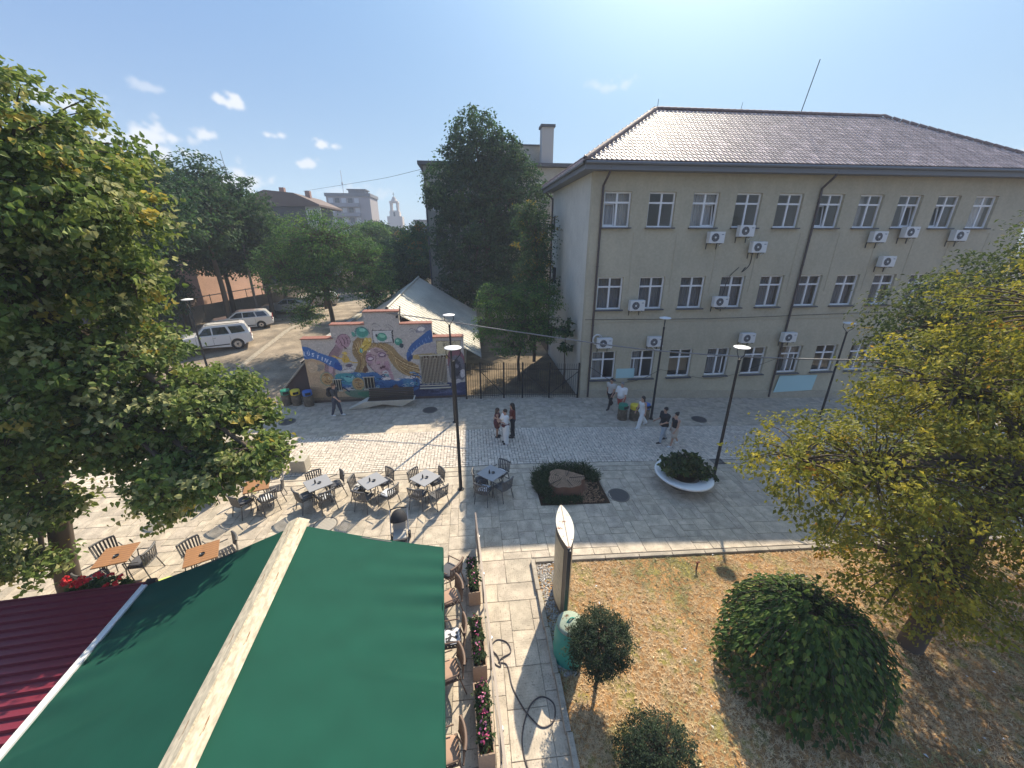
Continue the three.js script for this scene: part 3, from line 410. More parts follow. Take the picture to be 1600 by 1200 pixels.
  for (let k = 0; k < 11; k++) { const o = k * 1.5; line([[566 - o * 0.9, 528 + o * 0.5], [556 - o * 0.3 + 6, 545 + o * 0.4], [566 - o * 0.4, 562], [560 - o * 0.5, 575 + o * 0.3], [546 + o * 0.4, 590]], 0.8 + 0.7 * r(), strands[(k + 2) % 5]); }
  blob([[560, 573], [566, 566], [570, 575], [562, 580]], '#6b4a38');
  // face and neck
  blob([[588, 582], [606, 574], [609, 588], [607, 598], [591, 596]], '#bf9aa4'); blob([[567, 560], [569, 548], [578, 541], [590, 539], [600, 545], [604, 560], [606, 574], [602, 585], [594, 588], [584, 582], [573, 572]], '#c3a9aa');
  blob([[567, 560], [569, 550], [576, 544], [579, 556], [576, 568]], '#b995a2'); blob([[594, 563], [604, 560], [606, 576], [600, 584], [596, 574]], '#b692a0'); blob([[586, 551], [592, 546], [600, 548], [601, 555], [591, 556]], '#8d7188'); blob([[568, 556], [574, 552], [581, 554], [580, 560], [570, 561]], '#98798d');
  disc(594.5, 551.5, 4.2, 2.2, '#dcc9cf'); disc(575, 557, 4.2, 2.2, '#dcc9cf'); line([[590, 553], [595, 554.4], [600, 551]], 0.8, '#3f2c3a'); line([[570, 559], [575, 560.4], [580, 557.5]], 0.8, '#3f2c3a'); line([[586, 548], [592, 544.5], [600, 546]], 0.9, '#5e4452'); line([[568, 553], [574, 550], [582, 552]], 0.9, '#5e4452');
  line([[584, 552], [583, 560], [582, 565], [587, 566.5], [591, 563]], 1.0, '#7c5d6d'); blob([[582, 562], [588, 560], [592, 563], [588, 566], [583, 566]], '#c69fab'); disc(587, 566, 2.4, 0.8, '#4e3340'); blob([[586, 573], [591, 569.5], [597, 569], [597.5, 571.5], [591, 574.5]], '#5b3142'); line([[587, 575.5], [592, 575.6], [597, 573]], 1.0, '#a2768a'); line([[590, 580], [598, 578.5]], 0.7, '#9d7686'); line([[568, 562], [574, 573], [585, 583], [595, 588]], 0.7, '#6f5262');
  disc(574, 545, 2.6, 1.6, '#f0e6e4');
  // crown and helmets
  blob([[562, 538], [568, 530], [571, 523], [576, 526], [581, 524], [580, 534], [574, 541], [566, 546], [560, 551], [557, 545]], '#d9bd5a'); line([[559, 547], [568, 538], [579, 531]], 0.8, '#7d6426'); for (const [x, y] of [[571, 527], [577, 529], [566, 537]]) disc(x, y, 1.5, 1.5, '#efe0a0'); disc(562.5, 544, 2.6, 3.6, '#5fa6a4'); disc(563, 543, 1, 1.6, '#d7ece6');
  disc(567, 516.5, 11, 9, '#8fb8b0'); disc(568, 516, 9, 7.6, '#4d9c8f'); blob([[562, 514], [568, 509], [575, 513], [570, 516]], '#8fd0c2'); line([[557, 522], [558, 512], [566, 507.5], [576, 511], [579, 520]], 1.1, '#5a6a78'); blob([[551, 514], [556, 516], [557, 523], [552, 522]], '#58a195');
  c.fillStyle = '#d3d5d4'; c.fillRect(584, 515, 30, 17); disc(597, 524, 8, 6.4, '#4f9b86'); blob([[590, 521], [598, 518], [604, 524], [597, 526]], '#93d2b8'); disc(589, 521.5, 1.8, 2.2, '#34444c'); c.strokeStyle = '#3d3f46'; c.lineWidth = 0.7; c.strokeRect(583, 514, 31, 19); c.fillStyle = '#2b2d33'; c.fillRect(613, 514, 2.2, 20);
  disc(622, 532, 6, 5.6, '#4b9a86'); disc(621, 530.5, 2.6, 2.2, '#a5dcc4'); blob([[624, 534], [630, 535], [629, 542], [622, 540]], '#3e4b55');
  for (const [x, y] of [[584, 506], [603, 508], [640, 515]]) { line([[x, y], [x + 4, y - 4], [x + 9, y - 1], [x + 13, y + 2]], 0.6, '#6d6a70'); line([[x + 1, y + 3], [x + 6, y], [x + 8, y + 4]], 0.5, '#7d7a80'); }
  // robe
  blob([[512, 590], [520, 578], [534, 580], [548, 577], [562, 580], [580, 577], [592, 588], [612, 594], [630, 589], [650, 588], [650, 606], [640, 613], [600, 612], [586, 606], [566, 596], [548, 600], [530, 603], [516, 602]], '#4576ad');
  blob([[514, 580], [530, 578], [545, 580], [552, 590], [540, 600], [526, 596], [518, 590]], '#4a9aa2'); blob([[522, 582], [532, 586], [540, 582], [544, 592], [532, 594]], '#7cc4c4'); for (let k = 0; k < 24; k++) { const x = 518 + r() * 128, y = 580 + r() * 26; line([[x, y], [x + 5 + 6 * r(), y - 3 + 5 * r()], [x + 12 + 8 * r(), y + 2 + 4 * r()]], 0.8 + 1.4 * r(), ['#26436f', '#7aa6cf', '#2f5c92', '#5a90c2', '#1f3357'][k % 5]); }
  disc(632, 599, 9, 7, '#5b93b6'); line([[616, 604], [632, 611], [646, 602], [645, 594]], 2.4, '#28416c'); blob([[604, 603], [612, 598], [616, 606], [606, 611]], '#7c5a45');
  for (const [x, y, w] of [[597, 590, 8], [613, 592, 6], [636, 589.5, 12]]) blob([[x - w, y], [x - w * 0.3, y - 2.6], [x + w, y - 1.5], [x + w * 0.6, y + 2.4], [x - w * 0.5, y + 1.6]], '#e9e2de'); blob([[524, 572], [545, 566], [552, 573], [540, 577], [528, 577]], '#e3ddd8'); line([[528, 574], [540, 571], [548, 574]], 0.8, '#6f6a74'); blob([[533, 566], [541, 563], [548, 567], [538, 571]], '#6f6470');
  for (let k = 0; k < 20; k++) { const x = 510 + r() * 134, y = 580 + r() * 24, q = 2 + 3.5 * r(); line([[x - q, y], [x, y - q], [x + q, y], [x + q * 0.4, y + q * 0.7], [x - q * 0.3, y + q * 0.2]], 0.7 + 0.9 * r(), ['#9cc8cf', '#2c6f86', '#dfe6e6', '#1d3c63', '#5fa3a8'][k % 5]); }
  for (const [x, y, w] of [[572, 566, 4], [599, 574, 4], [585, 544, 5], [603, 552, 3]]) { c.globalAlpha = 0.5; blob([[x - w, y], [x, y - w * 0.7], [x + w, y], [x, y + w]], '#7f6670'); } c.globalAlpha = 1;
  // medals
  for (const [x, y] of [[502.5, 587], [550.5, 597]]) { disc(x, y, 11, 11, '#7f9c86'); disc(x, y, 9.6, 9.8, '#c3a06c'); disc(x - 3.4, y - 3, 2, 1.3, '#e8d8b8'); disc(x + 4, y - 0.5, 2, 1.3, '#e8d8b8'); disc(x - 3.4, y - 3, 0.9, 1, '#3a2418'); disc(x + 4, y - 0.5, 0.9, 1, '#3a2418'); line([[x, y - 3], [x - 1, y + 2], [x + 1.5, y + 2.4]], 0.8, '#7a5636'); line([[x - 4, y + 4], [x - 1, y + 7], [x + 4, y + 5]], 1, '#5c3b26'); blob([[x - 8, y - 5], [x, y - 9.4], [x + 7, y - 5], [x, y - 5.4]], '#94714a'); }
  blob([[486, 568], [494, 562], [503, 566], [498, 573], [488, 575]], '#9a9386'); blob([[473, 560], [486, 557], [494, 570], [478, 580]], '#cbb496');
  // ribbons with lettering
  const ribbon = (pts, col) => { blob(pts, col, true); };
  ribbon([[466, 536], [480, 535], [494, 544], [510, 551], [524, 555], [530, 570], [525, 575], [512, 567], [498, 559], [484, 553], [468, 556]], '#4272b4'); ribbon([[518, 560], [529, 562], [529, 574], [524, 575], [516, 570]], '#2d57a4');
  c.fillStyle = '#d9e6f7'; c.font = 'bold 8px sans-serif'; c.textAlign = 'center'; [['J', 474, 549, 0.05], ['U', 480, 549.5, 0.2], ['S', 486.5, 551.5, 0.3], ['T', 493, 554.5, 0.42], ['I', 499, 557.5, 0.45], ['N', 504.5, 560.5, 0.5], ['I', 510, 564, 0.5]].forEach(([ch, x, y, a]) => { c.save(); c.translate(x, y); c.rotate(a); c.fillText(ch, 0, 0); c.restore(); });
  ribbon([[632, 558], [634, 546], [644, 534], [658, 525], [672, 514], [677, 518], [677, 534], [666, 535], [652, 541], [640, 552], [634, 562]], '#3d67a6'); ribbon([[632, 560], [642, 551], [643, 559], [636, 564]], '#27477f'); for (let k = 0; k < 7; k++) { const t = k / 6, x = 640 + 30 * t, y = 548 - 22 * t; line([[x, y - 2], [x + 1.5, y + 3]], 0.7, '#8fb0e2'); }
  // lettered panel, dark figure
  c.fillStyle = '#d6c9a4'; c.fillRect(682, 532.5, 39, 22.5); c.strokeStyle = '#6b5c4c'; c.lineWidth = 0.6; c.strokeRect(682, 532.5, 39, 22.5); c.fillStyle = '#4a4038'; c.font = '7.4px sans-serif'; c.textAlign = 'left'; c.fillText('BSPK', 692, 540.5);
  blob([[698, 558], [703, 545], [714, 543], [724, 552], [728, 566], [722, 580], [700, 582]], '#8a5c66'); blob([[700, 562], [712, 553], [726, 560], [727, 600], [700, 600]], '#77757f'); blob([[706, 566], [712, 560], [720, 566], [722, 584], [712, 592], [704, 586]], '#484752'); blob([[708, 572], [713, 568], [718, 573], [713, 578]], '#8d8b96'); blob([[718, 580], [726, 577], [727, 590], [719, 594]], '#d9d5d8'); blob([[702, 598], [714, 593], [722, 598], [712, 603]], '#cfcac8'); line([[708, 584], [713, 588], [719, 583]], 1, '#22222a');
  { // brush work: short strokes in the colours already on the wall
    const im = c.getImageData(0, 0, 2048, 1212).data; c.save(); c.setTransform(1, 0, 0, 1, 0, 0); c.lineCap = 'round';
    for (let i = 0; i < 15000; i++) { const x = r() * 2047 | 0, y = r() * 1211 | 0, o = (y * 2048 + x) * 4, v = 0.78 + 0.44 * r(), a = vnoise(x / 160, y / 160, 1e6, 5) * 9, l = 6 + 22 * r(); c.globalAlpha = 0.35 + 0.4 * r(); c.strokeStyle = `rgb(${Math.min(255, im[o] * v) | 0},${Math.min(255, im[o + 1] * v) | 0},${Math.min(255, im[o + 2] * (v + 0.06 * (r() - 0.5))) | 0})`; c.lineWidth = 2 + 6 * r(); c.beginPath(); c.moveTo(x, y); c.lineTo(x + Math.cos(a) * l, y + Math.sin(a) * l); c.stroke(); }
    c.restore(); c.globalAlpha = 1;
  }
  for (let i = 0; i < 1400; i++) { c.globalAlpha = 0.10 + 0.16 * r(); disc(473 + r() * 253, 487 + r() * 139, 0.2 + 0.7 * r() * r(), 0.2 + 0.6 * r() * r(), r() < 0.6 ? '#3d3836' : '#f2ece4'); } c.globalAlpha = 1;
  const tx = new THREE.CanvasTexture(cv); tx.colorSpace = THREE.SRGBColorSpace;

  const h = thing('mural_house', 'small house with a stepped gable covered by a colourful mural', 'house', [0, 0, 0]);
  const steps = [[X0, -0.3], [X1, -0.3], [X1, 3.46], [-2.05, 3.46], [-2.05, 4.20], [-3.67, 4.20], [-3.67, 4.85], [-5.43, 4.85], [-5.43, 4.23], [-7.13, 4.23], [-7.13, 3.53], [X0, 3.53]];
  const holes = [[-7.45, -7.0, 0.66, 1.32], [-5.86, -5.28, 0.70, 1.40], [-2.80, -1.42, 0.86, 2.50]];
  const mk = () => { const s = shapeOf(steps); for (const [a, b, y0, y1] of holes) s.holes.push(pathOf([[a, y0], [a, y1], [b, y1], [b, y0]])); return s; };
  const plaster = mat(0.66, 0.62, 0.55, 0.9, { map: TX.plaster }), wallG = new THREE.ExtrudeGeometry(mk(), { depth: 0.3, bevelEnabled: false }); wallG.translate(0, 0, MZ - 0.304);
  part(h, 'gable_wall', boxUV(wallG, 0.3), plaster);
  const mg0 = new THREE.ShapeGeometry(mk()), p = mg0.attributes.position, uv = mg0.attributes.uv; for (let i = 0; i < p.count; i++) uv.setXY(i, (p.getX(i) - X0) / (X1 - X0), p.getY(i) / HH); mg0.translate(0, 0, MZ);
  const mural = part(h, 'mural', mg0, new THREE.MeshStandardMaterial({ map: tx, color: rgb(0.84, 0.82, 0.80), roughness: 0.85, side: THREE.DoubleSide, bumpMap: TX.fine, bumpScale: 0.002 })); mural.userData.label = 'mural of a sleeping crowned woman with blue ribbons';
  part(h, 'body_walls', boxUV(mg([box(0.3, 3.2, 13.8, X0 + 0.16, 1.3, MZ - 7.22), box(0.3, 3.2, 13.8, X1 - 0.16, 0.7, MZ - 7.22), box(7.8, 2.4, 0.3, -4.5, 0.9, -34.2)]), 0.3), plaster);
  // copings of small red tiles
  const cop = mat(0.27, 0.11, 0.08, 0.8), segs = [[X0, -7.13, 3.53], [-7.13, -5.43, 4.23], [-5.43, -3.67, 4.85], [-3.67, -2.05, 4.20], [-2.05, X1, 3.46]];
  for (const [a, b, y] of segs) { const c0 = part(h, 'coping', box(b - a + 0.04, 0.035, 0.44, (a + b) / 2, y + 0.019, MZ - 0.15), cop); for (let x = a; x < b - 0.1; x += 0.2) part(c0, 'coping_tile', box(0.19, 0.022, 0.47, x + 0.1, y + 0.049 + 0.006 * r(), MZ - 0.15, 0.05, 0, 0.02 * (r() - 0.5)), cop); }
  // windows
  const pale = mat(0.62, 0.55, 0.42, 0.6), black = mat(0.02, 0.02, 0.022, 0.4);
  for (const [a, b, y0, y1] of holes.slice(0, 2)) { const w = part(h, 'window', box(b - a, y1 - y0, 0.04, (a + b) / 2, (y0 + y1) / 2, MZ - 0.2), black); for (let k = 0; k < 4; k++) part(w, 'bar', cyl(0.013, 0.013, y1 - y0 + 0.06, 6, mix(a + 0.05, b - 0.05, k / 3), (y0 + y1) / 2, MZ + 0.03), pale); for (const y of [y0, y1]) part(w, 'bar', box(b - a + 0.06, 0.03, 0.03, (a + b) / 2, y, MZ + 0.03), pale); }
  { const [a, b, y0, y1] = holes[2], w = part(h, 'window', box(b - a, y1 - y0, 0.05, (a + b) / 2, (y0 + y1) / 2, MZ - 0.2), mat(0.22, 0.16, 0.12, 0.8, { map: TX.wood }));
    part(w, 'grille_frame', mg([box(b - a + 0.2, 0.045, 0.04, (a + b) / 2, y0 - 0.06, MZ + 0.06), box(b - a + 0.1, 0.04, 0.04, (a + b) / 2, y1 + 0.02, MZ + 0.06), box(b - a + 0.3, 0.05, 0.1, (a + b) / 2 + 0.03, y0 - 0.2, MZ + 0.08)]), pale);
    for (let k = 0; k < 6; k++) { const x = mix(a + 0.12, b - 0.12, k / 5), lo = k % 2 ? y0 + 0.02 : y0 + 0.14, hi = k % 2 ? y1 - 0.14 : y1 - 0.02; part(w, 'grille_loop', polyTube([[x - 0.075, lo, MZ + 0.06], [x - 0.075, hi, MZ + 0.06], [x + 0.075, hi, MZ + 0.06], [x + 0.075, lo, MZ + 0.06], [x - 0.075, lo, MZ + 0.06]], 0.012, 5), pale); part(w, 'grille_bar', cyl(0.012, 0.012, y1 - y0, 5, x, (y0 + y1) / 2, MZ + 0.085), pale); } }
  // standing seam metal roof
  const tin = mat(0.66, 0.645, 0.60, 0.5, { map: TX.sheetmetal, metalness: 0.15 }), RXm = -4.3, RYm = 4.95, run = 4.75, dropY = 2.75, za = MZ - 0.42, zb = -34.6, a0 = Math.atan2(dropY, run), L = Math.hypot(run, dropY);
  for (const s of [-1, 1]) {
    const q = [[RXm, RYm, za], [RXm + s * run, RYm - dropY, za], [RXm + s * run, RYm - dropY, zb], [RXm, RYm + 0.25, zb]], g = new THREE.BufferGeometry(); g.setAttribute('position', new THREE.Float32BufferAttribute(q.flat(), 3)); g.setAttribute('uv', new THREE.Float32BufferAttribute([0, 0, 1, 0, 1, 3, 0, 3], 2)); g.setIndex(s > 0 ? [0, 2, 1, 0, 3, 2] : [0, 1, 2, 0, 2, 3]); g.computeVertexNormals();
    const rf = part(h, 'roof_slope', g, tin); for (let z = za - 0.1; z > zb; z -= 0.52) part(rf, 'seam', box(L, 0.02, 0.022, RXm + s * run / 2, RYm - dropY / 2 + 0.02 + 0.25 * (za - z) / (za - zb) * 0.5, z, 0, 0, -s * (a0 + 0.0)), tin);
    part(rf, 'eave_trim', box(0.05, 0.12, za - zb, RXm + s * (run + 0.02), RYm - dropY - 0.04, (za + zb) / 2), mat(0.3, 0.27, 0.24, 0.7));
  }
  part(h, 'ridge_cap', tube([[RXm, RYm + 0.03, za], [RXm, RYm + 0.28, zb]], 0.07, 8), tin);
  part(h, 'cable_bracket', mg([tube([[-3.62, 4.4, MZ + 0.02], [-3.55, 5.15, MZ + 0.06]], 0.03, 6), cyl(0.06, 0.06, 0.1, 8, -3.75, 4.6, MZ + 0.06), cyl(0.06, 0.06, 0.1, 8, -3.5, 4.5, MZ + 0.06)]), MT.dark);
}
{ // dark brown lean-to beside the painted house
  const t = thing('lean_to', 'dark brown sloping lean-to at the left side of the mural house', 'lean-to', [0, 0, 0]); const br = mat(0.055, 0.030, 0.026, 0.7);
  const g = new THREE.BufferGeometry(); g.setAttribute('position', new THREE.Float32BufferAttribute([-8.70, 2.3, -20.6, -10.55, 0.35, -20.9, -10.55, 0.75, -23.5, -8.70, 2.6, -23.5, -8.70, 0.05, -20.55], 3)); g.setIndex([0, 1, 2, 0, 2, 3, 0, 4, 1]); g.computeVertexNormals(); part(t, 'sheeting', g, br);
  part(t, 'edge_rail', tube([[-8.72, 2.36, -20.58], [-10.6, 0.38, -20.88]], 0.04, 6), mat(0.35, 0.32, 0.28, 0.7)); part(t, 'post', cyl(0.04, 0.04, 0.9, 8, -10.5, 0.2, -21), br);
}
{ // iron gate and fence between the two houses
  const GZ = -19.78, f = thing('iron_gate', 'black iron double gate of thin bars between mural house and school', 'gate', [0, 0, 0]);
  const B = (x) => terrain(x, GZ), panel = (x0, x1, leaf) => {
    const n = Math.round((x1 - x0) / 0.125); for (let k = 1; k < n; k++) { const x = mix(x0, x1, k / n); part(f, 'bar', cyl(0.010, 0.010, 1.98, 5, x, B(x) + 1.06, GZ), MT.blackIron); }
    part(f, 'rail', mg([tube([[x0, B(x0) + 1.72, GZ], [x1, B(x1) + 1.72, GZ]], 0.022, 6), tube([[x0, B(x0) + 0.2, GZ], [x1, B(x1) + 0.2, GZ]], 0.022, 6)]), MT.blackIron);
    if (leaf) part(f, 'brace', tube(leaf > 0 ? [[x0, B(x0) + 1.6, GZ + 0.025], [x1, B(x1) + 0.25, GZ + 0.025]] : [[x0, B(x0) + 0.25, GZ + 0.025], [x1, B(x1) + 1.6, GZ + 0.025]], 0.02, 6), MT.blackIron);
  };
  panel(-0.40, 0.35, 0); panel(0.42, 1.62, 1); panel(1.70, 2.65, 0); panel(2.74, 4.18, 1); panel(4.24, 5.82, -1);
  for (const x of [-0.40, 0.38, 1.66, 2.70, 4.21, 5.86]) part(f, 'post', box(0.08, 2.1, 0.08, x, B(x) + 1.05, GZ), MT.blackIron);
}

// ------------------------------------------------------------------ buildings further off
function block(name, label, [x0, x1], [z0, z1], [y0, y1], wallM, category = 'building') { const t = thing(name, label, category); part(t, 'wall', boxUV(box(x1 - x0, y1 - y0, z0 - z1, (x0 + x1) / 2, (y0 + y1) / 2, (z0 + z1) / 2), 0.2), wallM); return t; }
function facadeWindow(t, x, y, z, w, h, frameM, paneM) { const f = part(t, 'window', mg([box(w, 0.08, 0.06, x, y - h / 2, z + 0.03), box(w, 0.08, 0.06, x, y + h / 2, z + 0.03), box(0.08, h, 0.06, x - w / 2, y, z + 0.03), box(0.08, h, 0.06, x + w / 2, y, z + 0.03), box(0.06, h, 0.05, x, y, z + 0.03)]), frameM); part(f, 'pane', box(w, h, 0.03, x, y, z + 0.012), paneM); return f; }
{
  const dk = mat(0.05, 0.06, 0.075, 0.12), eave = mat(0.10, 0.10, 0.11, 0.7), beige = mat(0.58, 0.54, 0.46, 0.9, { map: TX.plaster });
  const a = block('apartment_house', 'tall beige house half hidden behind the tall dark tree', [-4.0, 13.5], [-42, -54], [0, 14.7], beige);
  part(a, 'eaves', box(18.4, 0.3, 12.8, 4.75, 14.9, -48), eave); const up = part(a, 'roof_storey', boxUV(box(6.2, 1.9, 6, 5.4, 15.95, -47), 0.2), beige); part(up, 'roof_edge', box(6.4, 0.12, 6.2, 5.4, 16.95, -47), eave); const ch = part(a, 'chimney', boxUV(box(1.15, 3.3, 1.1, 8.0, 16.6, -43), 0.2), mat(0.50, 0.47, 0.43, 0.9)); part(ch, 'chimney_cap', box(1.4, 0.22, 1.35, 8.0, 18.3, -43), eave);
  part(a, 'rain_pipe', polyTube([[-4.3, 14.8, -41.6], [-3.9, 13.9, -41.9], [-3.9, 0, -41.9]], 0.08, 6), eave); for (const [x, y] of [[7.6, 12.6], [9.6, 12.6], [7.6, 9], [-2.6, 11.6], [-2.6, 8], [0, 11.6], [3, 11.6]]) facadeWindow(a, x, y, -42, 1.3, 1.5, MT.pvc, dk);

  const d = block('gabled_house', 'house with a dark navy gable wall and brown roof over the trees', [-33.5, -22.8], [-75, -86], [0, 13.3], mat(0.045, 0.055, 0.085, 0.85));
  const rg = new THREE.ExtrudeGeometry(shapeOf([[-35.2, 13.2], [-21.2, 13.2], [-21.2, 13.5], [-25, 15.2], [-29.5, 15.6], [-35.2, 13.6]]), { depth: 13, bevelEnabled: false }); rg.translate(0, 0, -87); const rf = part(d, 'roof', rg, mat(0.13, 0.085, 0.07, 0.8)); for (const [x, y] of [[-31, 15.4], [-28.6, 15.9], [-24.4, 15.4]]) part(rf, 'chimney', box(0.8, 1.1, 0.8, x, y, -79), mat(0.34, 0.2, 0.16, 0.9));
  part(d, 'side_wall', box(2.4, 4, 0.2, -22.5, 11.4, -74.7), mat(0.45, 0.44, 0.42, 0.9)); for (const x of [-23.1, -22.1]) facadeWindow(d, x, 11.8, -74.6, 0.7, 1.8, MT.pvc, dk); part(d, 'side_wall', box(2.2, 3, 0.2, -34.4, 11.7, -74.7), mat(0.55, 0.52, 0.46, 0.9));

  d.position.x = -3.4;
  const t = block('apartment_block', 'distant grey apartment block with rows of balconies', [-42.5, -29.6], [-135, -146], [0, 20.6], mat(0.40, 0.36, 0.36, 0.9)); part(t, 'roof_band', box(13.5, 0.9, 11.6, -36.05, 20.4, -140.5), mat(0.20, 0.20, 0.22, 0.8)); part(t, 'roof_house', box(5.0, 1.3, 5, -34.4, 21.6, -142), mat(0.16, 0.16, 0.18, 0.8)); part(t, 'roof_house_cap', box(5.8, 0.3, 5.6, -34.4, 22.3, -142), mat(0.12, 0.12, 0.14, 0.8));
  for (let k = 0; k < 5; k++) { const bl = part(t, 'balcony', box(9.2, 1.0, 1.0, -37.4, 18.0 - k * 2.7 - 0.5, -134.4), mat(0.32, 0.31, 0.33, 0.9)); for (let j = 0; j < 5; j++) part(bl, 'window', box(1.3, 1.3, 0.1, -41.2 + j * 1.9, 18.0 - k * 2.7 + 0.8, -134.9), j % 2 ? dk : mat(0.6, 0.6, 0.6, 0.5)); }
  part(t, 'mast', mg([tube([[-38.5, 20.8, -140], [-38.5, 27.6, -140]], 0.09, 6), cyl(0.3, 0.3, 0.7, 8, -38.5, 24, -140)]), MT.white);

  const c = thing('bell_tower', 'distant pale church bell tower with open arches and a cross', 'tower', [-41.4, 0, -250]); const st = mat(0.66, 0.57, 0.50, 0.9);
  part(c, 'shaft', mg([box(5.6, 22, 5.6, 0, 11, 0), box(8.4, 19.5, 7, 0, 9.7, 0)]), st); for (const sx of [-1, 1]) for (const sz of [-1, 1]) part(c, 'pillar', box(1.0, 4.6, 1.0, sx * 1.75, 24.4, sz * 1.75), st); part(c, 'belfry', mg([box(4.9, 0.8, 4.9, 0, 27.0, 0), box(4.9, 0.5, 4.9, 0, 22.3, 0)]), st); part(c, 'cap', mg([cyl(1.1, 2.2, 1.5, 12, 0, 28.1, 0), tf(new THREE.SphereGeometry(1.1, 12, 8), 0, 28.9, 0)]), mat(0.5, 0.42, 0.36, 0.8)); part(c, 'cross', mg([box(0.2, 2.4, 0.2, 0, 30.8, 0), box(1.1, 0.2, 0.2, 0, 31.2, 0)]), MT.dark); part(c, 'window', box(0.9, 2.2, 0.1, 0, 20.5, 3.55), mat(0.05, 0.05, 0.06, 0.4));

  const w = block('white_house', 'small pale distant house left of the tall dark tree', [-11.4, -5], [-92, -100], [0, 11.6], mat(0.72, 0.70, 0.66, 0.9)); part(w, 'roof', box(6.8, 0.3, 8.4, -8.2, 11.7, -96), mat(0.4, 0.36, 0.34, 0.8)); part(w, 'chimney', box(0.8, 1.3, 0.8, -6.2, 12.4, -95), mat(0.36, 0.2, 0.16, 0.9));

  const pk = mat(0.66, 0.40, 0.30, 0.9, { map: TX.plaster }), p = block('pink_house', 'salmon pink house behind the trees at the car park', [-42, -26.5], [-42, -54], [0, 10.4], pk); part(p, 'roof', tf(new THREE.ConeGeometry(11.5, 2.6, 4), -34.2, 11.7, -48, 0, Math.PI / 4, 0), mat(0.30, 0.14, 0.09, 0.8)); for (const x of [-38.5, -35, -31.5, -28.5]) for (const y of [3.2, 6.6, 9.0]) facadeWindow(p, x, y, -42, 1.3, 1.6, MT.white, dk);
  const p2 = block('pink_annexe', 'low pink wall building left of the parked cars', [-36, -24.6], [-33.5, -38], [0, 3.9], mat(0.62, 0.42, 0.34, 0.9, { map: TX.plaster })); part(p2, 'roof', box(11.9, 0.16, 5, -30.3, 4.0, -35.6, 0.05, 0, 0), mat(0.36, 0.24, 0.19, 0.8)); for (const x of [-33, -30, -27]) facadeWindow(p2, x, 2.6, -33.5, 1.1, 1.2, MT.dark, dk);
  // boundary wall with railing behind the cars
  const wl = thing('boundary_wall', 'grey boundary wall with a metal handrail behind the parked cars', 'wall', [0, 0, 0]); const A = [-25.5, -31.5], Bp = [-20.5, -49], n = 9; for (let k = 0; k < n; k++) { const x = mix(A[0], Bp[0], (k + 0.5) / n), z = mix(A[1], Bp[1], (k + 0.5) / n), ry = Math.atan2(Bp[0] - A[0], Bp[1] - A[1]); part(wl, 'wall_panel', boxUV(box(0.2, 1.5, 1.98, x, terrain(x, z) + 0.7, z, 0, ry, 0), 0.3), mat(0.33, 0.29, 0.26, 0.95, { map: TX.plaster })); part(wl, 'post', cyl(0.03, 0.03, 0.9, 6, x, terrain(x, z) + 1.85, z), MT.dark); } part(wl, 'handrail', tube([[A[0], 3.4, A[1]], [Bp[0], 3.5, Bp[1]]], 0.04, 6), mat(0.45, 0.45, 0.45, 0.5));
  // wires
  solo('sky_wire', tube([[-29, 16, -80], [-16, 15.0, -60], [-9, 14.6, -50], [-4.2, 14.4, -42.2]], 0.018, 5, 30), MT.dark, 'thin wire sagging between the far house and the beige house', 'wire');
}
solo('overhead_cable', tube([[-5.4, 4.85, -20.25], [-3.62, 4.72, -20.0], [2, 4.18, -18.0], [8, 3.92, -14.8], [13.5, 4.35, -11.6], [18.5, 5.02, -9.4]], 0.028, 6, 60), mat(0.22, 0.21, 0.20, 0.6), 'thick grey cable strung across the street in front of the school', 'cable');

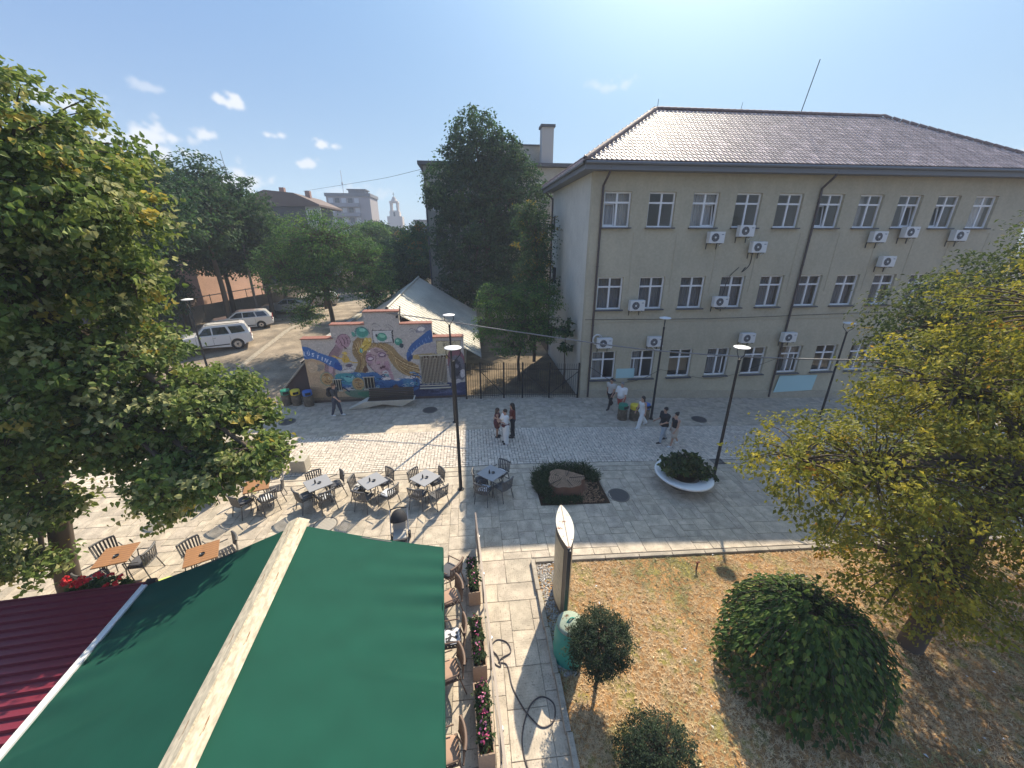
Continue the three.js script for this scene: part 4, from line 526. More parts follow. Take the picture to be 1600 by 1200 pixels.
// ------------------------------------------------------------------ trees
{
  const linden = [[0.165, 0.235, 0.05, 4], [0.25, 0.305, 0.07, 3.2], [0.115, 0.17, 0.045, 3.2], [0.46, 0.46, 0.20, 1.8], [0.50, 0.40, 0.08, 0.3]];
  plantTree('linden_tree', 'large leafy linden leaning over the cafe tables at the left', 'tree', [-9.1, 0, -8.2], [[-1.0, 0, 0], [-0.9, 0.7, 0], [-0.37, 2.7, 0], [0.0, 4.2, 0], [0.1, 5.6, -0.1], [0.7, 7.4, -0.2]],
    [[1.5, 9.7, -0.1, 1.7, 1.5, 2.0, 330], [2.4, 8.75, 0.2, 1.3, 1.1, 1.5, 190], [0.9, 7.7, 0, 1.9, 1.7, 2.2, 390], [2.6, 7.7, 0.1, 0.7, 0.65, 0.9, 66], [1.85, 6.1, 0.1, 1.2, 0.95, 1.5, 240], [3.35, 5.15, 0.1, 1.15, 0.75, 1.2, 170], [4.25, 4.85, 0.1, 0.6, 0.32, 0.6, 36], [2.7, 3.8, 0.2, 1.1, 0.7, 1.0, 120], [0.9, 5.3, 0.9, 1.3, 0.75, 1.0, 150], [-0.8, 6.4, 0.2, 1.5, 1.3, 1.7, 190], [-1.5, 8.6, 0, 1.9, 1.8, 2.0, 230], [-1.1, 2.9, 0.5, 1.1, 0.8, 0.9, 90], [-0.35, 1.75, 0.7, 0.5, 0.55, 0.45, 26], [2.0, 2.75, 0.2, 0.62, 0.5, 0.6, 38], [0.6, 3.4, 0.9, 0.8, 0.5, 0.6, 40], [0.9, 10.9, 0, 1.0, 0.7, 1.0, 80], [-1.9, 3.9, 0.4, 1.2, 0.7, 1.0, 80], [-1.6, 1.9, 0.6, 0.8, 0.6, 0.6, 46], [2.2, 5.0, 0.4, 1.2, 0.6, 0.9, 110], [1.5, 4.4, 0.6, 0.9, 0.5, 0.7, 60], [4.7, 4.4, 1.0, 0.62, 0.45, 0.6, 52], [4.0, 4.0, 1.1, 0.75, 0.5, 0.7, 64], [3.3, 4.1, 1.2, 0.8, 0.6, 0.7, 60], [0.1, 4.2, 0.8, 0.9, 0.6, 0.8, 56]],
    { leaf: 0.108, wid: 0.85, per: 25, cr: 0.25, pal: linden, heart: true, r0: 0.24, twigs: 0.25, droop: 0.7, mess: 0.8, shell: 0.42 }, 501);
  const maple = [[0.28, 0.27, 0.035, 4], [0.38, 0.35, 0.04, 3], [0.19, 0.20, 0.03, 4], [0.56, 0.46, 0.055, 1.4], [0.50, 0.28, 0.04, 0.25]];
  plantTree('maple_tree', 'broad yellow green maple on the dry lawn at the right', 'tree', [9.7, -0.35, -5.1], [[0, 0, 0], [0.05, 1.3, 0], [-0.1, 2.6, 0.1], [0.2, 4.4, 0], [0.4, 6.2, -0.2]],
    [[0.6, 4.4, -0.3, 3.0, 2.1, 2.7, 560], [-2.3, 4.6, -0.3, 2.0, 1.3, 1.8, 240], [-3.6, 4.8, -0.6, 1.35, 0.75, 1.1, 75], [-1.0, 2.7, 0.1, 1.9, 0.9, 1.6, 240], [2.6, 5.9, -0.2, 2.6, 2.4, 2.6, 430], [3.2, 3.2, 0.2, 2.6, 1.5, 2.2, 320], [-0.4, 6.0, -0.8, 2.0, 1.2, 1.8, 260], [1.4, 7.4, -0.6, 2.3, 1.5, 2.1, 300], [0.1, 1.3, 0.1, 0.7, 0.9, 0.7, 42]],
    { leaf: 0.095, wid: 0.55, per: 27, cr: 0.24, pal: maple, r0: 0.23, twigs: 0.3, droop: 0.8, mess: 0.9, shell: 0.42 }, 502);
  const ash = [[0.09, 0.125, 0.03, 4], [0.13, 0.155, 0.035, 3], [0.07, 0.10, 0.03, 3], [0.34, 0.26, 0.04, 0.35]];
  plantTree('rear_maple_tree', 'darker green tree rising behind the yellow green maple', 'tree', [15.6, -0.6, -10.0], [[0, 0, 0], [0, 2, 0], [-0.2, 4.2, 0], [0, 6, 0]],
    [[-1.8, 6.5, 0, 1.8, 1.5, 1.7, 210], [0.6, 6.9, 0, 2.6, 2.2, 2.2, 330], [3.2, 8.2, 0, 2.6, 2.6, 2.4, 300], [-0.2, 4.8, 0.3, 2.6, 1.4, 2.0, 210]],
    { leaf: 0.13, wid: 0.6, per: 20, cr: 0.36, pal: ash, r0: 0.2, twigs: 0.3, droop: 0.6 }, 503);
  const dark = [[0.050, 0.11, 0.040, 4], [0.070, 0.14, 0.046, 3], [0.036, 0.08, 0.034, 3], [0.11, 0.18, 0.055, 1]];
  plantTree('tall_linden_tree', 'tall dense dark green tree behind the white metal roof', 'tree', [1.7, 0.2, -37], [[0, 0, 0], [0, 3, 0], [0, 8, 0], [0, 14, 0]],
    [[-0.7, 15.1, 0, 2.3, 2.8, 2.3, 320], [1.4, 13.6, 0, 2.4, 2.8, 2.3, 330], [-2.5, 12.2, 0, 2.8, 3.0, 2.6, 420], [2.0, 11.2, 0.3, 3.4, 3.2, 2.8, 460], [-1.6, 8.0, 0.2, 3.6, 3.2, 3.0, 470], [2.6, 7.2, 0.2, 3.4, 3.2, 3.0, 430], [-1.4, 4.2, 0.2, 3.2, 2.4, 2.6, 330], [2.4, 3.8, 0.3, 3.2, 2.4, 2.6, 300]],
    { leaf: 0.24, wid: 0.72, per: 20, cr: 0.46, pal: dark, r0: 0.4, twigs: 0.06, droop: 0.7, shell: 0.3 }, 504);
  const fresh = [[0.09, 0.19, 0.05, 4], [0.14, 0.255, 0.06, 3], [0.062, 0.135, 0.042, 3], [0.20, 0.30, 0.07, 1]];
  plantTree('locust_tree', 'spreading light green tree behind the left step of the mural house', 'tree', [-10.2, 0.9, -29.5], [[0, 0, 0], [0.05, 2.0, 0], [0, 3.4, 0], [0.3, 5.4, 0]],
    [[0.2, 7.2, 0, 3.3, 2.0, 2.8, 430], [-2.5, 5.4, 0.2, 2.3, 1.7, 2.2, 240], [2.8, 5.7, 0, 2.4, 1.9, 2.2, 260], [-0.3, 4.6, 0.8, 2.6, 1.4, 1.8, 230], [3.2, 3.8, 0.2, 1.8, 1.2, 1.6, 130], [-1.4, 2.5, 1.0, 1.2, 0.9, 1.1, 70]],
    { leaf: 0.17, wid: 0.5, per: 20, cr: 0.42, pal: fresh, r0: 0.2, twigs: 0.5, tipR: 0.016, droop: 0.6 }, 505);
  plantTree('fig_tree', 'small bright green tree standing behind the iron gate', 'tree', [2.9, -0.05, -22.6], [[0, 0, 0], [-0.1, 1.2, 0], [0.1, 2.4, 0], [0.2, 3.6, 0]],
    [[-1.2, 5.0, 0, 1.5, 1.1, 1.3, 150], [0.9, 4.9, -0.2, 1.7, 1.3, 1.4, 170], [-1.9, 3.4, 0.3, 1.1, 0.8, 0.9, 70], [0.6, 3.4, 0.1, 1.9, 1.0, 1.4, 140], [2.0, 3.3, 0, 0.8, 0.9, 0.8, 40], [-0.5, 2.2, 0.1, 1.4, 0.7, 1.0, 60]],
    { leaf: 0.16, wid: 0.4, per: 22, cr: 0.32, pal: fresh, r0: 0.1, twigs: 0.5, droop: 0.8 }, 506);
  plantTree('thin_street_tree', 'young tree with yellowing leaves squeezed beside the school end wall', 'tree', [4.4, 0, -26.2], [[0, 0, 0], [0, 3, 0], [0.1, 6, 0], [0, 8, 0]], [[0, 8.2, 0, 1.4, 2.2, 1.4, 150], [-0.2, 5.6, 0.2, 1.7, 1.8, 1.5, 170], [-0.8, 9.6, 0, 1.0, 1.0, 1.0, 60]], { leaf: 0.17, wid: 0.55, per: 18, cr: 0.36, pal: [...dark, [0.33, 0.25, 0.04, 1.1]], r0: 0.12, twigs: 0.3 }, 507);
  plantTree('catalpa_sapling', 'slender sapling with big leaves against the pale end wall', 'sapling', [5.35, -0.2, -21.2], [[0, 0, 0], [0.05, 1.4, 0], [0, 2.4, 0], [0.02, 3.6, 0]], [[0, 2.7, 0.05, 0.42, 0.22, 0.42, 12], [-0.1, 3.6, 0, 0.42, 0.26, 0.42, 14], [0.1, 4.1, 0, 0.2, 0.15, 0.2, 5]], { leaf: 0.26, wid: 0.7, per: 6, cr: 0.16, pal: dark, heart: true, r0: 0.05, twigs: 0.6, droop: 1.0 }, 508);
  // trees of the background, each with its own shape
  const bg = [[-25.2, -32.4, 7.4, 3.4, dark, 'low dark bushy tree before the pink house wall', 0.2, 0.3], 
    [-18.3, -22.5, 13.0, 4.6, dark, 'dark feathery tree rising behind the left linden', 0.2, 0.62], [-23.0, -28.5, 11.2, 3.6, dark, 'dark tree with a rounded top behind the off-road car', 0.2, 0.5], [-19.6, -33.5, 12.6, 4.6, dark, 'tall dark tree on the left edge of the car park', 0.22, 0.6], [-27.5, -31.0, 14.8, 4.6, dark, 'tallest dark tree at the far left', 0.24], [-23.5, -34.5, 12.8, 4.4, dark, 'dark tree hiding most of the pink house', 0.24, 0.4], [-18.6, -38.5, 9.8, 3.4, dark, 'dark tree between the bare branches and the navy gable', 0.24, 0.55], [-22.8, -40, 11.4, 4.0, dark, 'dark round tree behind the white cars', 0.24, 0.5],
    [-20.5, -46, 9.0, 3.9, [...fresh, [0.30, 0.25, 0.05, 1.2]], 'yellow tinged tree over the silver car', 0.24], [-15.2, -43, 7.9, 3.6, fresh, 'light green tree behind the locust tree on its left', 0.24], [-12.5, -56, 8.8, 3.6, fresh, 'rounded tree in front of the grey apartment block', 0.28], [-5.5, -47, 9.0, 3.4, [...fresh, [0.38, 0.24, 0.05, 1.4]], 'green tree with orange tips left of the tall dark tree', 0.25], [-7.6, -39, 6.9, 3.0, dark, 'low dark tree behind the metal roof', 0.22], [-30, -62, 10.6, 4.6, fresh, 'broad tree in front of the navy gable', 0.34], [-14, -66, 9.2, 4.4, dark, 'far dark tree below the church tower', 0.34]];
  bg.forEach(([x, z, hh, w, pal, label, leaf, low = 0.42], k) => { const q = mulberry(600 + k), y0 = terrain(x, z), lobes = [[0, hh * 0.82, 0, w * 0.62, hh * 0.2, w * 0.6, 230]]; for (let j = 0; j < 6; j++) { const a = j / 6 * 6.28 + q(), d = w * (0.45 + 0.2 * q()); lobes.push([Math.cos(a) * d, hh * (low + (0.78 - low) * q()), Math.sin(a) * d, w * 0.5, hh * (0.15 + 0.06 * q()), w * 0.48, 165]); } plantTree('background_tree', label, 'tree', [x, y0, z], [[0, 0, 0], [0.1, hh * 0.25, 0], [0, hh * 0.5, 0], [0.1, hh * 0.75, 0]], lobes, { leaf: leaf * 1.15, wid: 0.6, per: 20, cr: 0.5, pal, r0: 0.22, twigs: 0.25, tipR: 0.02 }, 700 + k, 'trees round the car park'); });
  { const t = thing('bare_tree', 'leafless branches of a dead tree against the sky', 'tree', [-18.6, 1.0, -36]); const q = mulberry(88), l = [tube([[0, 0, 0], [0.1, 6, 0], [0.3, 10.4, 0]], 0.12, 6, 8, 0.05)]; for (let k = 0; k < 16; k++) { const y = 8.6 + q() * 2.4, a = q() * 6.28, L = 0.7 + q() * 1.3; const p1 = [0.25 + Math.cos(a) * L * 0.5, y + L * 0.6, Math.sin(a) * L * 0.5], p2 = [0.25 + Math.cos(a) * L * 0.8, y + L * 1.2, Math.sin(a) * L * 0.8]; l.push(tube([[0.25, y - 0.4, 0], p1, p2], 0.035, 5, 5, 0.012)); l.push(tube([p1, [p1[0] + (q() - 0.5) * 0.9, p1[1] + 0.5, p1[2] + (q() - 0.5) * 0.8]], 0.018, 4, 1, 0.008)); } part(t, 'trunk', mg(l), mat(0.20, 0.17, 0.15, 0.9)); }
}
// ------------------------------------------------------------------ cafe canopy, kiosk roof
{
  const TH = 3.8 * R, len = 5.6, rw = 2.62, lw = 2.74, RYc = 3.36, EYc = 2.38;
  const green = phys(0.012, 0.088, 0.058, 0.85, { map: TX.weave, specularIntensity: 0.3 });
  const t = thing('cafe_canopy', 'large green fabric canopy with a peeling white ridge beam', 'canopy', [-3.38, 0, -6.2], TH);
  const slope = (s, w) => { const nx = 60, nz = 110, g = new THREE.PlaneGeometry(1, 1, nx, nz), p = g.attributes.position, uv = g.attributes.uv; for (let i = 0; i < p.count; i++) { const a = p.getX(i) + 0.5, b = p.getY(i) + 0.5, x = 0.12 + a * (w - 0.12), z = b * len; let y = RYc + (EYc - RYc) * x / w; y -= 0.05 * Math.sin(a * Math.PI) * (0.6 + 0.4 * Math.sin(z * 1.3)); const edge = Math.pow(a, 3); y += edge * 0.034 * Math.sin(z * 15 + 3 * a) * Math.exp(-Math.pow((z - 1.1) / 0.9, 2)); y += 0.010 * edge * Math.sin(z * 7 + 1); y += 0.012 * Math.exp(-Math.pow((z - 2.4 - 0.25 * a) / 0.05, 2)) * sstep(0.15, 0.9, a) + 0.012 * (fbm(x * 1.4, z * 1.1, 1e6, 3, s + 5) - 0.5); p.setXYZ(i, s * x, y, z); uv.setXY(i, x * 0.7, z * 0.7); } g.computeVertexNormals(); return g; };
  for (const [s, w] of [[1, rw], [-1, lw]]) { part(t, 'canopy_slope', slope(s, w), green); part(t, 'valance', box(0.02, 0.10, len, s * (w + 0.005), EYc - 0.05, len / 2), green); }
  const peel = mat(0.72, 0.66, 0.56, 0.85, { map: TX.peel }), a = Math.atan2(RYc - EYc, rw);
  for (const s of [-1, 1]) part(t, 'ridge_board', boxUV(box(0.195, 0.03, len + 0.1, s * 0.094, RYc + 0.035, len / 2 - 0.05, 0, 0, -s * (a + 0.08)), 1, s * 0.4, 0.2), peel);
  part(t, 'ridge_strip', boxUV(box(0.045, 0.012, len, -0.03, RYc + 0.066, len / 2 - 0.02, 0, 0, 0.1), 1), mat(0.40, 0.22, 0.12, 0.8, { map: TX.wood }));
  part(t, 'front_rafter', mg([tube([[0, RYc - 0.06, 0.03], [rw, EYc - 0.05, 0.03]], 0.03, 6), tube([[0, RYc - 0.06, 0.03], [-lw, EYc - 0.05, 0.03]], 0.03, 6)]), MT.dark);
  for (const [x, z] of [[rw - 0.1, 0.1], [rw - 0.1, 3], [-lw + 0.1, 0.1], [-lw + 0.1, 3], [0, 0.1]]) part(t, 'post', box(0.07, x ? EYc - 0.06 : RYc - 0.1, 0.07, x, (x ? EYc - 0.06 : RYc - 0.1) / 2, z), MT.dark);
  part(t, 'gutter', mg([box(0.07, 0.05, len, -lw - 0.06, EYc + 0.0, len / 2), box(0.012, 0.12, len, -lw - 0.1, EYc - 0.02, len / 2)]), mat(0.78, 0.77, 0.75, 0.4));
  part(t, 'gutter_end', box(0.16, 0.1, 0.06, -lw + 0.02, EYc + 0.02, -0.06), MT.dark);
  // kiosk with a ribbed metal roof
  const k = thing('kiosk', 'kiosk with a ribbed dark red metal roof beside the canopy', 'kiosk', [-6.22, 0, -5.92], TH), red = phys(0.18, 0.022, 0.036, 0.36, { clearcoat: 0.2, clearcoatRoughness: 0.3 });
  const rp = [], pitch = 0.168; for (let z = -0.25; z < len - 0.2; z += pitch) rp.push([z, 0], [z + 0.105, 0], [z + 0.118, 0.05], [z + 0.155, 0.05], [z + pitch - 0.001, 0]);
  const P = [], I = []; for (const [z, y] of rp) for (const x of [0, -9.5]) P.push(x, 2.26 + y + 0.006 * x, z); for (let i = 0; i < rp.length - 1; i++) I.push(i * 2, i * 2 + 2, i * 2 + 1, i * 2 + 1, i * 2 + 2, i * 2 + 3);
  let g = new THREE.BufferGeometry(); g.setAttribute('position', new THREE.Float32BufferAttribute(P, 3)); g.setIndex(I); g = g.toNonIndexed(); g.computeVertexNormals(); part(k, 'roof_sheet', g, red);
  part(k, 'roof_edge', box(9.5, 0.12, 0.03, -4.75, 2.2, -0.27, 0, 0, 0.006), red); part(k, 'wall', mg([box(9.2, 2.1, 0.1, -4.8, 1.05, -0.1), box(0.1, 2.1, len, -0.2, 1.05, len / 2)]), mat(0.4, 0.36, 0.3, 0.8));
  part(k, 'roof_bracket', mg([tube([[-4.6, 2.25, 0.5], [-4.7, 2.55, 0.3]], 0.012, 5), cyl(0.03, 0.03, 0.05, 8, -4.7, 2.57, 0.3), tube([[-4.7, 2.55, 0.3], [-5.2, 2.3, 0.9], [-5.6, 2.29, 1.5]], 0.006, 4)]), mat(0.4, 0.4, 0.42, 0.5));
}
// ------------------------------------------------------------------ street lamps
{
  let proto; const spots = [[-0.59, -11.6, 'nearest slim street lamp, standing left of the shaded cafe table'], [-0.96, -16.99, 'slim street lamp in front of the mural near its right edge'], [8.98, -16.96, 'slim street lamp beside the waste bins before the school'], [9.18, -11.85, 'slim street lamp beside the round white planter bench'], [18.42, -16.82, 'slim street lamp half hidden by the yellow green maple'], [-14.6, -21.9, 'slim street lamp at the car park beside the white off-road car']];
  const top = mat(0.80, 0.80, 0.78, 0.45);
  spots.forEach(([x, z, label], i) => {
    const y = terrain(x, z) + 0.015; if (i) return copyOf(proto, 'street_lamp', label, [x, y, z], i * 0.5, 'slim street lamps');
    const t = proto = thing('street_lamp', label, 'street lamp', [x, y, z], 0, 'slim street lamps'), H = 4.72;
    part(t, 'pole', mg([cyl(0.040, 0.062, H, 12, 0, H / 2, 0), cyl(0.048, 0.048, 0.12, 12, 0, H, 0)]), MT.dark); part(t, 'base_plate', cyl(0.12, 0.12, 0.02, 16, 0, 0.01, 0), MT.dark);
    for (const s of [-1, 1]) part(t, 'fork_arm', tube([[0, H + 0.02, 0], [s * 0.1, H + 0.14, 0], [s * 0.215, H + 0.28, 0], [s * 0.205, H + 0.45, 0]], 0.014, 6), MT.dark);
    part(t, 'lamp_head', new THREE.LatheGeometry([[0, 0.46], [0.24, 0.46], [0.262, 0.475], [0.262, 0.495], [0.10, 0.535], [0, 0.54]].map(([a, b]) => new THREE.Vector2(a, H + b)), 28), top);
    part(t, 'lens', cyl(0.2, 0.2, 0.012, 20, 0, H + 0.452, 0), mat(0.5, 0.5, 0.48, 0.3));
  });
}
// ------------------------------------------------------------------ recycling bins, cube, manholes
{
  const stone = mat(0.42, 0.36, 0.29, 0.95, { map: TX.asphalt, bumpMap: TX.fine, bumpScale: 0.01 }), cols = { green: mat(0.02, 0.20, 0.13, 0.45), yellow: mat(0.72, 0.55, 0.04, 0.45), blue: mat(0.04, 0.14, 0.45, 0.45) };
  const bin = (x, z, c, ry, label) => {
    const t = thing('waste_bin', label, 'waste bin', [x, terrain(x, z) + 0.02, z], ry, 'recycling bins with coloured lids');
    part(t, 'drum', boxUV(new THREE.LatheGeometry([[0, 0], [0.22, 0], [0.24, 0.02], [0.235, 0.58], [0.2, 0.6], [0, 0.6]].map(q => new THREE.Vector2(...q)), 20), 1.4), stone);
    const lid = part(t, 'lid', new THREE.LatheGeometry([[0.225, 0.6], [0.235, 0.62], [0.235, 0.80], [0.22, 0.84], [0, 0.86]].map(q => new THREE.Vector2(...q)), 20), cols[c]); part(lid, 'slot', box(0.26, 0.13, 0.12, 0, 0.72, 0.19), mat(0.012, 0.012, 0.014, 0.7));
  };
  bin(-9.92, -20.05, 'green', 0.5, 'green lidded stone waste bin left of the mural'); bin(-9.40, -19.98, 'yellow', 0.5, 'yellow lidded stone waste bin left of the mural'); bin(-8.72, -19.80, 'blue', 0.5, 'blue lidded stone waste bin at the left corner of the mural');
  bin(7.42, -16.95, 'green', 0.4, 'green lidded waste bin next to the two men by the school'); bin(8.02, -16.90, 'yellow', 0.4, 'yellow lidded waste bin behind the woman in white'); bin(8.62, -17.00, 'blue', 0.4, 'blue lidded waste bin hidden behind the woman in white');
  const cube = solo('stone_block', boxUV(rbox(0.55, 0.5, 0.5, 0.015, 0, 0.27, 0), 0.6), MT.concrete, 'beige concrete cube seat on the cobbles behind the cafe tables', 'stone block'); cube.position.set(-6.72, 0.0, -13.5);
  const iron = mat(0.095, 0.09, 0.09, 0.6, { metalness: 0.3 }), iron2 = mat(0.16, 0.14, 0.12, 0.7);
  for (const [x, z, rr, label] of [[-9.04, -17.85, 0.36, 'round manhole cover in front of the recycling bins at left'], [-2.29, -18.5, 0.36, 'round manhole cover right of the white bench'], [4.95, -10.86, 0.36, 'round manhole cover beside the tree stump'], [11.53, -16.85, 0.36, 'round manhole cover in front of the school'], [-4.75, -10.2, 0.34, 'round pale manhole cover in front of the leftmost grey table']]) {
    const y = terrain(x, z) + 0.021, t = thing('manhole_cover', label, 'manhole cover', [x, y, z], 0.3, 'round manhole covers'); const m = rr < 0.35 ? mat(0.42, 0.38, 0.32, 0.8) : iron;
    part(t, 'frame', tf(new THREE.TorusGeometry(rr, 0.025, 6, 36), 0, 0.004, 0, Math.PI / 2), iron2); const lid = part(t, 'lid', cyl(rr - 0.02, rr - 0.02, 0.02, 36, 0, 0.004, 0), m); const st = []; for (let i = -4; i <= 4; i++) st.push(box(2 * Math.sqrt(Math.max(0, (rr - 0.05) ** 2 - (i * 0.07) ** 2)), 0.008, 0.02, 0, 0.017, i * 0.07)); part(lid, 'relief', mg(st), m); part(t, 'collar', tf(new THREE.RingGeometry(rr + 0.02, rr + 0.14, 4, 1), 0, 0.002, 0, -Math.PI / 2, 0, Math.PI / 4, 1), MT.slab[3]);
  }
  const dr = thing('drain_grate', 'small square drain grate behind the round planter bench', 'drain', [10.0, terrain(10, -12.9) + 0.022, -12.88]); part(dr, 'frame', mg([box(0.5, 0.02, 0.05, 0, 0, 0.17), box(0.5, 0.02, 0.05, 0, 0, -0.17), box(0.05, 0.02, 0.3, 0.225, 0, 0), box(0.05, 0.02, 0.3, -0.225, 0, 0)]), iron); for (let i = 0; i < 6; i++) part(dr, 'bar', box(0.03, 0.016, 0.29, -0.16 + i * 0.064, 0, 0), iron);
}
// ------------------------------------------------------------------ benches
{
  const slat = mat(0.085, 0.065, 0.055, 0.6, { map: TX.wood }), benchM = mat(0.86, 0.81, 0.71, 0.8, { map: TX.plaster });
  const facet = (parent, pts, m) => { const g = new THREE.BufferGeometry(); g.setAttribute('position', new THREE.Float32BufferAttribute(pts.flat(2), 3)); g.computeVertexNormals(); return part(parent, 'concrete_body', boxUV(g, 0.6), m); };
  const quad = (a, b, c, d) => [a, b, c, a, c, d];
  const build = (pos, ry, label) => { // faceted concrete wedge with a slatted back
    const t = thing('bench', label, 'bench', pos, ry, 'faceted concrete benches');
    const A = [-1.95, 0.02, 0.15], A2 = [-1.95, 0.02, -0.10], B = [-1.05, 0.45, 0.30], B2 = [-1.05, 0.45, -0.30], C = [1.45, 0.45, 0.30], C2 = [1.45, 0.45, -0.30], D = [0.75, 0.0, 0.10], D2 = [0.75, 0, -0.2], E = [-0.2, 0.22, 0.18], E2 = [-0.2, 0.22, -0.22], F = [-1.2, 0.0, 0.1], F2 = [-1.2, 0, -0.2];
    facet(t, [...quad(A, B, B2, A2), ...quad(B, C, C2, B2), A, F, B, F, E, B, E, C, B, E, D, C, A2, B2, F2, F2, B2, E2, E2, B2, C2, E2, C2, D2, ...quad(C, D, D2, C2), ...quad(A, A2, F2, F), ...quad(F, F2, E2, E), ...quad(E, E2, D2, D)], benchM);
    for (let k = 0; k < 6; k++) part(t, 'seat_slat', box(2.3, 0.025, 0.075, 0.22, 0.463, 0.22 - k * 0.082), slat); for (let k = 0; k < 5; k++) part(t, 'back_slat', box(2.3, 0.085, 0.025, 0.22, 0.52 + k * 0.092, -0.24 - k * 0.022, -0.24, 0, 0), slat); for (const x of [-0.9, 1.34]) part(t, 'back_support', box(0.03, 0.5, 0.03, x, 0.7, -0.29, -0.24, 0, 0), MT.white);
  };
  build([-4.55, 0.02, -19.2], 0.02, 'white faceted bench with dark slatted back below the mural'); build([-8.55, 0.02, -13.55], 0.05, 'pale faceted bench behind the wooden cafe table at left');
  // round planter bench
  const [x, z] = [7.55, -11.35], y = terrain(x, z) + 0.02, t = thing('planter_bench', 'round tilted white ring bench around a leafy shrub', 'planter', [x, y, z]), ring = new THREE.LatheGeometry([[0.52, 0.40], [0.60, 0.40], [0.98, 0.44], [1.03, 0.48], [1.02, 0.53], [0.98, 0.54], [0.60, 0.47], [0.52, 0.46]].map(q => new THREE.Vector2(...q)), 48);
  const rg = part(t, 'ring_seat', ring, mat(0.84, 0.83, 0.80, 0.5)); rg.rotation.set(0.02, 0, -0.05); part(t, 'tub', new THREE.LatheGeometry([[0.42, 0], [0.58, 0.44], [0.5, 0.46], [0.4, 0.4], [0, 0.38]].map(q => new THREE.Vector2(...q)), 32), mat(0.16, 0.13, 0.11, 0.8)); part(t, 'soil', cyl(0.5, 0.5, 0.03, 24, 0, 0.42, 0), MT.soil);
  const pal = [[0.045, 0.085, 0.025, 4], [0.07, 0.12, 0.03, 3], [0.14, 0.16, 0.04, 1]];
  plantTree('leafy_shrub', 'broad leaved dark shrub growing in the round white bench', 'shrub', [x, y + 0.4, z], [[0, 0, 0], [0.05, 0.2, 0], [0, 0.5, 0]], [[-0.3, 0.45, 0, 0.55, 0.3, 0.5, 42], [0.35, 0.4, 0.1, 0.5, 0.28, 0.5, 40], [0, 0.75, -0.05, 0.4, 0.25, 0.4, 26], [-0.55, 0.55, -0.1, 0.25, 0.25, 0.3, 12], [0.6, 0.55, -0.1, 0.28, 0.28, 0.3, 14], [0.9, 0.1, 0.25, 0.25, 0.12, 0.2, 8]], { leaf: 0.15, wid: 0.8, per: 12, cr: 0.11, pal, heart: true, r0: 0.04, twigs: 0.5, tipR: 0.006, droop: 0.5 }, 811);
}
